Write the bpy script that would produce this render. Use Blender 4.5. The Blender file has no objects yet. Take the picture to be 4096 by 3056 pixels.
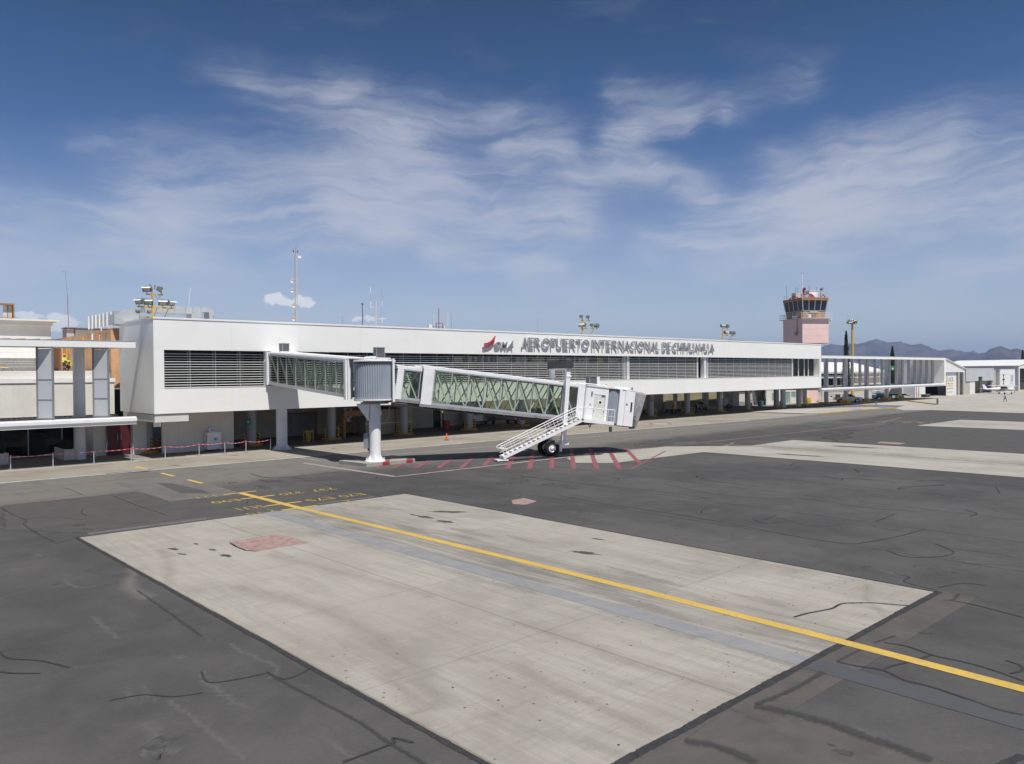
import bpy, bmesh, math, random
from mathutils import Vector, Matrix
random.seed(7)
SC = bpy.context.scene
COL = SC.collection
R = math.radians

# ---------------------------------------------------------------- camera
CAM_YAW, CAM_PITCH, CAM_ROLL, CAM_H = 0.8249, -0.0110, -0.0085, 6.5
cd = bpy.data.cameras.new('camera'); cam = bpy.data.objects.new('camera', cd); COL.objects.link(cam)
cd.sensor_fit = 'HORIZONTAL'; cd.sensor_width = 36.0; cd.lens = 3121.8 / 4096 * 36
cd.clip_start = 0.1; cd.clip_end = 60000
F = Vector((math.cos(CAM_YAW) * math.cos(CAM_PITCH), math.sin(CAM_YAW) * math.cos(CAM_PITCH), math.sin(CAM_PITCH)))
Rt = Vector((math.sin(CAM_YAW), -math.cos(CAM_YAW), 0)); Up = Rt.cross(F)
R2 = Rt * math.cos(CAM_ROLL) + Up * math.sin(CAM_ROLL); U2 = -Rt * math.sin(CAM_ROLL) + Up * math.cos(CAM_ROLL)
cam.matrix_world = Matrix.Translation((0, 0, CAM_H)) @ Matrix((R2, U2, -F)).transposed().to_4x4()
SC.camera = cam

# ---------------------------------------------------------------- exposure, sun, sky
SC.view_settings.view_transform = 'Standard'; SC.view_settings.look = 'None'
SC.view_settings.gamma = 1.0; SC.view_settings.exposure = 0.22; SC.view_settings.use_curve_mapping = False
sun_dir = Vector((0.10, 0.52, -1.0)).normalized()
sd = bpy.data.lights.new('sun', 'SUN'); sd.energy = 4.3; sd.angle = R(0.53); sd.color = (1.0, 0.965, 0.90)
sun = bpy.data.objects.new('sun', sd); COL.objects.link(sun)
sun.rotation_mode = 'QUATERNION'; sun.rotation_quaternion = (-sun_dir).to_track_quat('Z', 'Y')
sun.location = (0, 0, 200)

W = bpy.data.worlds.new('World'); SC.world = W; W.use_nodes = True
nt = W.node_tree; nt.nodes.clear()
class NT:
    """small helper for building node graphs"""
    def __init__(s, t): s.t = t
    def n(s, ty, **k):
        o = s.t.nodes.new(ty)
        for a, v in k.items(): setattr(o, a, v)
        return o
    def put(s, sock, v):
        if isinstance(v, bpy.types.NodeSocket): s.t.links.new(v, sock)
        elif v is not None: sock.default_value = v
    def m(s, op, a, b=None, c=None, clamp=False):
        o = s.n('ShaderNodeMath', operation=op, use_clamp=clamp)
        s.put(o.inputs[0], a); s.put(o.inputs[1], b)
        if c is not None: s.put(o.inputs[2], c)
        return o.outputs[0]
    def mix(s, f, a, b, mode='MIX'):
        o = s.n('ShaderNodeMix', data_type='RGBA', blend_type=mode)
        s.put(o.inputs[0], f); s.put(o.inputs[6], a); s.put(o.inputs[7], b)
        return o.outputs[2]
    def noise(s, vec, scale, detail=4, rough=0.55, dist=0.0, out=0):
        o = s.n('ShaderNodeTexNoise'); s.put(o.inputs['Vector'], vec)
        o.inputs['Scale'].default_value = scale; o.inputs['Detail'].default_value = detail
        o.inputs['Roughness'].default_value = rough; o.inputs['Distortion'].default_value = dist
        return o.outputs[out]
    def mr(s, v, a, b, c=0.0, d=1.0, smooth=True):
        o = s.n('ShaderNodeMapRange', interpolation_type='SMOOTHSTEP' if smooth else 'LINEAR')
        s.put(o.inputs[0], v)
        for i, x in zip((1, 2, 3, 4), (a, b, c, d)): s.put(o.inputs[i], x)
        return o.outputs[0]
    def mapping(s, vec, scale=(1, 1, 1), rot=(0, 0, 0), loc=(0, 0, 0)):
        o = s.n('ShaderNodeMapping'); s.put(o.inputs[0], vec)
        o.inputs[1].default_value = loc; o.inputs[2].default_value = rot; o.inputs[3].default_value = scale
        return o.outputs[0]
    def xyz(s, x, y, z=0.0):
        o = s.n('ShaderNodeCombineXYZ'); s.put(o.inputs[0], x); s.put(o.inputs[1], y); s.put(o.inputs[2], z)
        return o.outputs[0]
w = NT(nt)
sky = w.n('ShaderNodeTexSky', sky_type='NISHITA', sun_disc=False)
sky.sun_elevation = math.asin(-sun_dir.z); sky.sun_rotation = math.atan2(-sun_dir.x, -sun_dir.y)
sky.altitude = 1400; sky.air_density = 1.0; sky.dust_density = 0.8; sky.ozone_density = 2.0
tc = w.n('ShaderNodeTexCoord'); sep = w.n('ShaderNodeSeparateXYZ'); nt.links.new(tc.outputs['Generated'], sep.inputs[0])
X, Y, Z = sep.outputs
hor = w.m('SQRT', w.m('ADD', w.m('MULTIPLY', X, X), w.m('MULTIPLY', Y, Y)))
rel = w.m('SUBTRACT', CAM_YAW, w.m('ARCTAN2', Y, X))                     # bearing, clockwise from the view axis
tel = w.m('MINIMUM', w.m('DIVIDE', Z, w.m('MAXIMUM', hor, 0.02)), 6.0)    # tangent of the elevation
P = w.xyz(rel, tel, 0.0)
# bearing / elevation warped for wispy edges
wn = w.noise(P, 2.6, 5, 0.6, out=1)
wsep = w.n('ShaderNodeSeparateXYZ'); nt.links.new(wn, wsep.inputs[0])
wn2 = w.noise(w.mapping(P, scale=(1, 1.6, 1), loc=(3, 7, 1)), 11.0, 4, 0.6, out=1)
ws2 = w.n('ShaderNodeSeparateXYZ'); nt.links.new(wn2, ws2.inputs[0])
def warp(k1, k2, k3, k4):
    du = w.m('ADD', w.m('MULTIPLY', w.m('SUBTRACT', wsep.outputs[0], 0.5), k1), w.m('MULTIPLY', w.m('SUBTRACT', ws2.outputs[0], 0.5), k2))
    dv = w.m('ADD', w.m('MULTIPLY', w.m('SUBTRACT', wsep.outputs[1], 0.5), k3), w.m('MULTIPLY', w.m('SUBTRACT', ws2.outputs[1], 0.5), k4))
    return w.m('ADD', rel, du), w.m('ADD', tel, dv)
u, v = warp(.045, .075, .030, .050)
uw, vw = warp(.20, .03, .13, .02)
def skypt(x, y):                       # a point of the sky given on a 2214-wide sheet facing the view axis
    a = math.atan((x - 1107) / 1687.0)
    return a, (816 - y) / 1687.0 * math.cos(a)
def capsule(x0, y0, x1, y1, wd, st):
    (a0, e0), (a1, e1) = skypt(x0, y0), skypt(x1, y1); wd = wd * 1.0 / 1687.0
    dx, dy = a1 - a0, e1 - e0; L2 = dx * dx + dy * dy
    du = w.m('SUBTRACT', u, a0); dv = w.m('SUBTRACT', v, e0)
    t = w.m('ADD', w.m('MULTIPLY', du, dx / L2), w.m('MULTIPLY', dv, dy / L2), clamp=True)
    ex = w.m('SUBTRACT', du, w.m('MULTIPLY', t, dx)); ey = w.m('SUBTRACT', dv, w.m('MULTIPLY', t, dy))
    d2 = w.m('ADD', w.m('MULTIPLY', ex, ex), w.m('MULTIPLY', ey, ey))
    return w.m('MULTIPLY', w.m('EXPONENT', w.m('MULTIPLY', d2, -1.0 / (wd * wd))), st)
caps = [(380, 430, 800, 420, 90, .85), (780, 440, 1230, 460, 62, .95), (560, 195, 760, 235, 46, .30), (740, 225, 880, 290, 52, .75), (870, 290, 960, 400, 44, .75), (1180, 455, 1250, 480, 24, .5),
        (480, 165, 620, 230, 36, .12), (950, 275, 1200, 310, 50, .50), (1090, 320, 1300, 380, 55, .35), (1340, 340, 1350, 300, 36, .5), (1350, 295, 1480, 270, 26, .62), (1250, 370, 1400, 390, 40, .35),
        (1350, 350, 1540, 428, 30, .75), (1340, 215, 1560, 245, 34, .35), (1560, 240, 1760, 190, 30, .18), (1400, 550, 1640, 540, 34, .5), (1560, 520, 1780, 440, 60, .95), (1740, 440, 2000, 380, 80, .95),
        (1900, 430, 2240, 400, 85, .80), (2240, 430, 2700, 380, 90, .6), (930, 560, 1210, 580, 24, .6), (560, 510, 860, 500, 26, .35), (0, 450, 330, 470, 26, .35), (240, 500, 420, 490, 24, .35), (170, 300, 330, 300, 26, .2),
        (0, 540, 400, 560, 44, .25), (2080, 580, 2240, 600, 36, .30), (-700, 300, -200, 420, 100, .5)]
acc = None
for c_ in caps:
    k = capsule(*c_); acc = k if acc is None else w.m('ADD', acc, k)
# fibres: strongly stretched noise in curved coordinates
st1 = w.noise(w.mapping(w.xyz(uw, vw), scale=(1.0, 2.8, 1), rot=(0, 0, R(10))), 5.2, 7, 0.55, 0.2)
st2 = w.noise(w.mapping(w.xyz(uw, vw), scale=(1.0, 7.5, 1), rot=(0, 0, R(16)), loc=(5, 2, 0)), 6.5, 8, 0.60, 0.3)
st3 = w.noise(w.mapping(w.xyz(uw, vw), scale=(1.0, 9.0, 1), rot=(0, 0, R(-18)), loc=(2, 9, 0)), 9.0, 6, 0.60, 0.3)
tex = w.m('ADD', w.m('MULTIPLY', w.mr(st1, 0.30, 0.68), 0.45), w.m('ADD', w.m('MULTIPLY', w.mr(st2, 0.30, 0.72), 0.55), w.m('MULTIPLY', w.mr(st3, 0.32, 0.72), 0.25)))
cir = w.m('SUBTRACT', 1.0, w.m('EXPONENT', w.m('MULTIPLY', w.m('MULTIPLY', acc, -1.3), w.m('ADD', w.m('POWER', tex, 1.9), .12))))
away = w.mr(w.m('ABSOLUTE', rel), 0.75, 1.3)                              # the same cirrus carries on round the sky
thin = w.m('MULTIPLY', w.mr(st1, 0.5, 0.8), w.m('ADD', 0.06, w.m('MULTIPLY', away, 0.3)))
thin = w.m('MULTIPLY', thin, w.mr(tel, 2.5, 0.35))
veil = w.m('MULTIPLY', w.mr(tel, 0.30, 0.02), w.m('ADD', 0.30, w.m('MULTIPLY', w.mr(st1, 0.3, 0.75), 0.30)))
cloud = w.m('MULTIPLY', w.m('SUBTRACT', 1.0, w.m('EXPONENT', w.m('MULTIPLY', w.m('ADD', w.m('ADD', cir, thin), veil), -1.25))), 0.98)
# small cumulus low over the horizon
def puff(x, y, rx, ry):
    a, e = skypt(x, y)
    q = w.n('ShaderNodeMath', operation='ADD')
    ex = w.m('DIVIDE', w.m('ADD', w.m('SUBTRACT', rel, a), w.m('MULTIPLY', w.m('SUBTRACT', pn2.outputs[0], .5), .020)), rx / 1687.0)
    ey = w.m('DIVIDE', w.m('ADD', w.m('SUBTRACT', tel, e), w.m('MULTIPLY', w.m('SUBTRACT', pn2.outputs[1], .5), .016)), ry / 1687.0)
    return w.mr(w.m('ADD', w.m('MULTIPLY', ex, ex), w.m('MULTIPLY', ey, ey)), 1.15, 0.45)
pn = w.noise(P, 85, 4, 0.62, out=1); pn2 = w.n('ShaderNodeSeparateXYZ'); nt.links.new(pn, pn2.inputs[0])
pf = None
for a_ in [(592, 652, 18, 12), (610, 656, 22, 11), (628, 659, 22, 9), (655, 657, 24, 12), (668, 661, 16, 7), (130, 690, 26, 14), (120, 706, 34, 12), (60, 682, 28, 7), (150, 700, 18, 10),
           (775, 697, 13, 6), (800, 694, 12, 8), (603, 645, 9, 8), (650, 650, 9, 7)]:
    k = puff(*a_); pf = k if pf is None else w.m('MAXIMUM', pf, k)
pf = w.m('MULTIPLY', pf, 0.72)
# clear-sky tint: deep polarised blue overhead, pale blue at the horizon
grad = w.n('ShaderNodeValToRGB'); nt.links.new(w.mr(tel, 0.0, 0.62, smooth=False), grad.inputs[0])
el = grad.color_ramp.elements
el[0].position = 0.0; el[0].color = (1, 1, 1, 1); el[1].position = 1.0; el[1].color = (1, 1, 1, 1)
SKY_TINT = [(0.0, (.96, .92, .94)), (.10, (.94, .92, .96)), (.22, (.76, .81, .94)), (.38, (.46, .60, .80)), (.55, (.33, .49, .68)), (.78, (.22, .37, .49)), (1.0, (.16, .28, .36))]
el[0].color = (*SKY_TINT[0][1], 1); el[1].color = (*SKY_TINT[-1][1], 1)
for p_, c_ in SKY_TINT[1:-1]:
    e = el.new(p_); e.color = (*c_, 1)
skyc = w.mix(1.0, sky.outputs[0], grad.outputs[0], 'MULTIPLY')
skyc = w.mix(cloud, skyc, (6.1, 6.2, 6.75, 1))
skyc = w.mix(pf, skyc, (9.6, 9.4, 9.6, 1))
bg = w.n('ShaderNodeBackground'); w.put(bg.inputs[0], skyc); bg.inputs[1].default_value = 0.09
wo = w.n('ShaderNodeOutputWorld'); nt.links.new(bg.outputs[0], wo.inputs[0])

# ---------------------------------------------------------------- materials
MATS = {}
def mat(name, col, rough=0.6, var=0.05, scale=2.0, metal=0.0, bump=0.0, streak=0.0, dirt=None, dirt_amt=0.0, spec=None):
    if name in MATS: return MATS[name]
    m = bpy.data.materials.new(name); m.use_nodes = True; t = NT(m.node_tree); b = m.node_tree.nodes['Principled BSDF']
    g = t.n('ShaderNodeNewGeometry').outputs['Position']
    c = (*col, 1); dk = tuple(max(0, x * (1 - var * 2)) for x in col) + (1,); lt = tuple(min(1, x * (1 + var)) for x in col) + (1,)
    n1 = t.noise(g, scale, 5, 0.6)
    out = t.mix(t.mr(n1, 0.3, 0.7), dk, lt)
    if streak:
        n2 = t.noise(t.mapping(g, scale=(1, 1, .08)), 3.0, 4, .6)
        out = t.mix(t.m('MULTIPLY', t.mr(n2, .5, .75), streak), out, tuple(x * .55 for x in col) + (1,))
    if dirt:
        n3 = t.noise(g, scale * .35, 6, .65)
        out = t.mix(t.m('MULTIPLY', t.mr(n3, .52, .72), dirt_amt), out, (*dirt, 1))
    t.put(b.inputs['Base Color'], out); b.inputs['Metallic'].default_value = metal
    t.put(b.inputs['Roughness'], t.mr(t.noise(g, scale * 2.3, 3), .3, .7, max(.05, rough - .06), min(1, rough + .06)))
    if spec is not None: b.inputs['Specular IOR Level'].default_value = spec
    if bump:
        bn = t.n('ShaderNodeBump'); bn.inputs['Strength'].default_value = bump; bn.inputs['Distance'].default_value = .02
        t.put(bn.inputs['Height'], t.noise(g, scale * 12, 4, .6)); t.put(b.inputs['Normal'], bn.outputs[0])
    MATS[name] = m; return m
def glass(name, tint, refl=0.08, rough=0.02, haze=0.0, hz=(.5, .55, .55)):
    if name in MATS: return MATS[name]
    m = bpy.data.materials.new(name); m.use_nodes = True; t = NT(m.node_tree); m.node_tree.nodes.clear()
    tr = t.n('ShaderNodeBsdfTransparent'); tr.inputs[0].default_value = (*tint, 1)
    df = t.n('ShaderNodeBsdfDiffuse'); df.inputs[0].default_value = (*hz, 1)
    gl = t.n('ShaderNodeBsdfGlossy'); gl.inputs['Roughness'].default_value = rough
    lw = t.n('ShaderNodeLayerWeight'); lw.inputs[0].default_value = 0.35
    f = t.m('ADD', t.m('MULTIPLY', t.m('POWER', lw.outputs['Facing'], 2.5), .55), refl, clamp=True)
    g = t.n('ShaderNodeNewGeometry').outputs['Position']
    m0 = t.n('ShaderNodeMixShader'); t.put(m0.inputs[0], haze if haze > .5 else t.m('MULTIPLY', t.mr(t.noise(g, .7, 4), .3, .8), haze)); t.put(m0.inputs[1], tr.outputs[0]); t.put(m0.inputs[2], df.outputs[0])
    m1 = t.n('ShaderNodeMixShader'); t.put(m1.inputs[0], f); t.put(m1.inputs[1], m0.outputs[0]); t.put(m1.inputs[2], gl.outputs[0])
    o = t.n('ShaderNodeOutputMaterial'); t.put(o.inputs[0], m1.outputs[0])
    MATS[name] = m; return m

def asphalt():
    m = bpy.data.materials.new('asphalt'); m.use_nodes = True; t = NT(m.node_tree); b = m.node_tree.nodes['Principled BSDF']
    g = t.n('ShaderNodeNewGeometry').outputs['Position']; s = t.n('ShaderNodeSeparateXYZ'); t.put(s.inputs[0], g)
    big = t.noise(g, .09, 5, .6); mid = t.noise(g, .6, 6, .65, .4); fine = t.noise(g, 9, 5, .7); grit = t.noise(g, 45, 2, .8)
    # worn, lighter lane along the terminal
    yy = t.m('ADD', s.outputs[1], t.m('MULTIPLY', t.m('SUBTRACT', t.noise(g, .22, 4, .6), .5), 5.0))
    lane = t.m('MULTIPLY', t.mr(yy, 44.5, 48.5), t.mr(s.outputs[0], 200, 140))
    c = t.mix(t.mr(big, .33, .67), (.054, .052, .052, 1), (.092, .088, .086, 1))
    c = t.mix(lane, c, (.165, .153, .140, 1))
    c = t.mix(t.m('MULTIPLY', t.mr(mid, .38, .68), .55), c, t.mix(.5, c, (.104, .101, .098, 1)))
    c = t.mix(t.m('MULTIPLY', t.mr(mid, .55, .3), .35), c, (.055, .054, .054, 1))
    # pale dusty scuffs running across the stand
    sc = t.noise(t.mapping(g, scale=(1, .35, 1), rot=(0, 0, R(20))), 1.1, 8, .72, .6)
    c = t.mix(t.m('MULTIPLY', t.mr(sc, .56, .80), .42), c, (.22, .215, .205, 1))
    c = t.mix(t.m('MULTIPLY', t.mr(t.noise(g, .28, 6, .7, 1.0), .62, .74), .5), c, (.045, .044, .043, 1))
    c = t.mix(t.m('MULTIPLY', t.mr(fine, .35, .7), .35), c, t.mix(1.0, c, (1.35, 1.33, 1.3, 1), 'MULTIPLY'))
    c = t.mix(t.m('MULTIPLY', t.mr(grit, .56, .72), .5), c, (.16, .155, .15, 1))
    # fine map cracking
    vo = t.n('ShaderNodeTexVoronoi', feature='DISTANCE_TO_EDGE'); vo.inputs['Scale'].default_value = .16
    t.put(vo.inputs['Vector'], t.mix(.035, g, t.noise(g, .9, 5, .6, out=1)))
    wv = t.n('ShaderNodeVectorMath', operation='ADD'); t.put(wv.inputs[0], g)
    w2 = t.n('ShaderNodeVectorMath', operation='SCALE'); t.put(w2.inputs[0], t.noise(g, .35, 5, .6, out=1)); w2.inputs[3].default_value = 5.0
    t.put(wv.inputs[1], w2.outputs[0]); t.put(vo.inputs['Vector'], wv.outputs[0])
    crk = t.m('MULTIPLY', t.mr(vo.outputs[0], .007, .002), t.mr(t.noise(g, .13, 3), .50, .60))
    c = t.mix(t.m('MULTIPLY', crk, .55), c, (.030, .031, .034, 1))
    # beyond the airfield the ground is dry tan soil
    r2 = t.m('SQRT', t.m('ADD', t.m('MULTIPLY', s.outputs[0], s.outputs[0]), t.m('MULTIPLY', s.outputs[1], s.outputs[1])))
    c = t.mix(t.mr(r2, 420, 520), c, t.mix(t.mr(t.noise(g, .004, 6, .6), .35, .65), (.24, .19, .13, 1), (.15, .14, .085, 1)))
    t.put(b.inputs['Base Color'], c); b.inputs['Roughness'].default_value = .86; b.inputs['Specular IOR Level'].default_value = .3
    bn = t.n('ShaderNodeBump'); bn.inputs['Strength'].default_value = .35; bn.inputs['Distance'].default_value = .01
    t.put(bn.inputs['Height'], t.m('ADD', fine, grit)); t.put(b.inputs['Normal'], bn.outputs[0])
    return m
def concrete(name, c1, c2, joints=None, pores=0.0, streak_y=True, center=None):
    m = bpy.data.materials.new(name); m.use_nodes = True; t = NT(m.node_tree); b = m.node_tree.nodes['Principled BSDF']
    g = t.n('ShaderNodeNewGeometry').outputs['Position']; s = t.n('ShaderNodeSeparateXYZ'); t.put(s.inputs[0], g)
    c = t.mix(t.mr(t.noise(g, .22, 6, .62, .5), .32, .68), (*c1, 1), (*c2, 1))
    st = t.noise(t.mapping(g, scale=(2.2, .16, 1) if streak_y else (.16, 2.2, 1), rot=(0, 0, R(4))), 1.6, 7, .65, .3)
    c = t.mix(t.m('MULTIPLY', t.mr(st, .40, .66), .5), c, tuple(x * .82 for x in c1) + (1,))
    st3 = t.noise(t.mapping(g, scale=(6, .5, 1) if streak_y else (.5, 6, 1), rot=(0, 0, R(-9))), 1.5, 6, .7)
    c = t.mix(t.m('MULTIPLY', t.mr(st3, .5, .72), .30), c, tuple(min(1, x * 1.22) for x in c2) + (1,))
    c = t.mix(t.m('MULTIPLY', t.mr(t.noise(g, .5, 7, .7, .8), .56, .74), .38), c, (c1[0] * .62, c1[1] * .58, c1[2] * .52, 1))
    c = t.mix(t.m('MULTIPLY', t.mr(t.noise(g, 14, 4, .7), .4, .7), .22), c, tuple(x * .8 for x in c1) + (1,))
    fan = t.noise(t.mapping(g, scale=(.5, 5.5, 1), rot=(0, 0, R(24))), 1.3, 7, .7, .2)
    c = t.mix(t.m('MULTIPLY', t.mr(fan, .48, .70), .38), c, tuple(x * .74 for x in c1) + (1,))
    c = t.mix(t.m('MULTIPLY', t.mr(t.noise(g, .12, 5, .6, .6), .45, .62), .28), c, (c2[0] * 1.12, c2[1] * 1.11, c2[2] * 1.1, 1))
    if center is not None:        # tyre and oil darkening either side of the lead-in line
        dx = t.m('ABSOLUTE', t.m('SUBTRACT', s.outputs[0], center))
        tr = t.m('MULTIPLY', t.mr(dx, 2.6, .6), t.mr(st, .35, .6, .25, .9))
        tr = t.m('MULTIPLY', tr, t.mr(t.noise(g, .3, 4), .32, .62, .35, 1))
        c = t.mix(t.m('MULTIPLY', tr, .62), c, (.105, .10, .095, 1))
    if joints:
        for ax, per, off, wd, am in joints:
            q = t.m('ADD', t.m('DIVIDE', t.m('SUBTRACT', s.outputs[ax], off), per), 0.5)
            d = t.m('MULTIPLY', t.m('ABSOLUTE', t.m('SUBTRACT', t.m('FRACT', q), .5)), per)
            c = t.mix(t.m('MULTIPLY', t.mr(d, wd, wd * .3), am), c, (.17, .15, .125, 1))
    if pores:
        vo = t.n('ShaderNodeTexVoronoi', feature='F1'); vo.inputs['Scale'].default_value = 2.4; t.put(vo.inputs['Vector'], g)
        p = t.m('MULTIPLY', t.m('MULTIPLY', t.mr(vo.outputs['Distance'], .085, .06), t.mr(s.outputs[1], 21, 15)), t.mr(t.noise(g, .9, 3), .36, .46))
        c = t.mix(t.m('MULTIPLY', p, pores), c, (.05, .048, .045, 1))
    t.put(b.inputs['Base Color'], c); b.inputs['Roughness'].default_value = .88; b.inputs['Specular IOR Level'].default_value = .3
    bn = t.n('ShaderNodeBump'); bn.inputs['Strength'].default_value = .2; bn.inputs['Distance'].default_value = .008
    t.put(bn.inputs['Height'], t.noise(g, 20, 4, .6)); t.put(b.inputs['Normal'], bn.outputs[0])
    return m
def worn(name, col, base, amt=.5, scale=5, edge=.55):
    """old paint with the pavement showing through"""
    m = bpy.data.materials.new(name); m.use_nodes = True; t = NT(m.node_tree); b = m.node_tree.nodes['Principled BSDF']
    g = t.n('ShaderNodeNewGeometry').outputs['Position']
    k = t.m('MULTIPLY', t.mr(t.noise(g, scale, 7, .75), edge - .12, edge + .12), amt)
    c = t.mix(t.mr(t.noise(g, .8, 4), .3, .7), (*[x * .88 for x in col], 1), (*col, 1))
    t.put(b.inputs['Base Color'], t.mix(k, c, (*base, 1))); b.inputs['Roughness'].default_value = .75
    return m
def soft(name, col, col2, scale=2.0, dens=1.0, lo=.25, hi=.75):
    """stain that thins out towards its own rim"""
    m = bpy.data.materials.new(name); m.use_nodes = True; t = NT(m.node_tree); b = m.node_tree.nodes['Principled BSDF']
    g = t.n('ShaderNodeNewGeometry').outputs['Position']; at = t.n('ShaderNodeAttribute', attribute_name='rim').outputs['Fac']
    n = t.noise(g, scale, 7, .72, .3)
    k = t.mr(t.m('ADD', at, t.m('MULTIPLY', t.m('SUBTRACT', n, .5), 1.1)), lo, hi, 0, dens)
    t.put(b.inputs['Base Color'], t.mix(t.mr(n, .35, .65), (*col, 1), (*col2, 1))); b.inputs['Roughness'].default_value = .8
    t.put(b.inputs['Alpha'], t.m('MULTIPLY', k, t.mr(at, 0, .18)))
    return m
def striped(name, a, b_, per, ang=45):
    m = bpy.data.materials.new(name); m.use_nodes = True; t = NT(m.node_tree); b = m.node_tree.nodes['Principled BSDF']
    s = t.n('ShaderNodeSeparateXYZ'); t.put(s.inputs[0], t.n('ShaderNodeTexCoord').outputs['Object'])
    q = t.m('FRACT', t.m('DIVIDE', t.m('ADD', t.m('MULTIPLY', s.outputs[0], .9), s.outputs[2]), per))
    t.put(b.inputs['Base Color'], t.mix(t.m('GREATER_THAN', q, .5), (*a, 1), (*b_, 1))); b.inputs['Roughness'].default_value = .5
    return m

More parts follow.
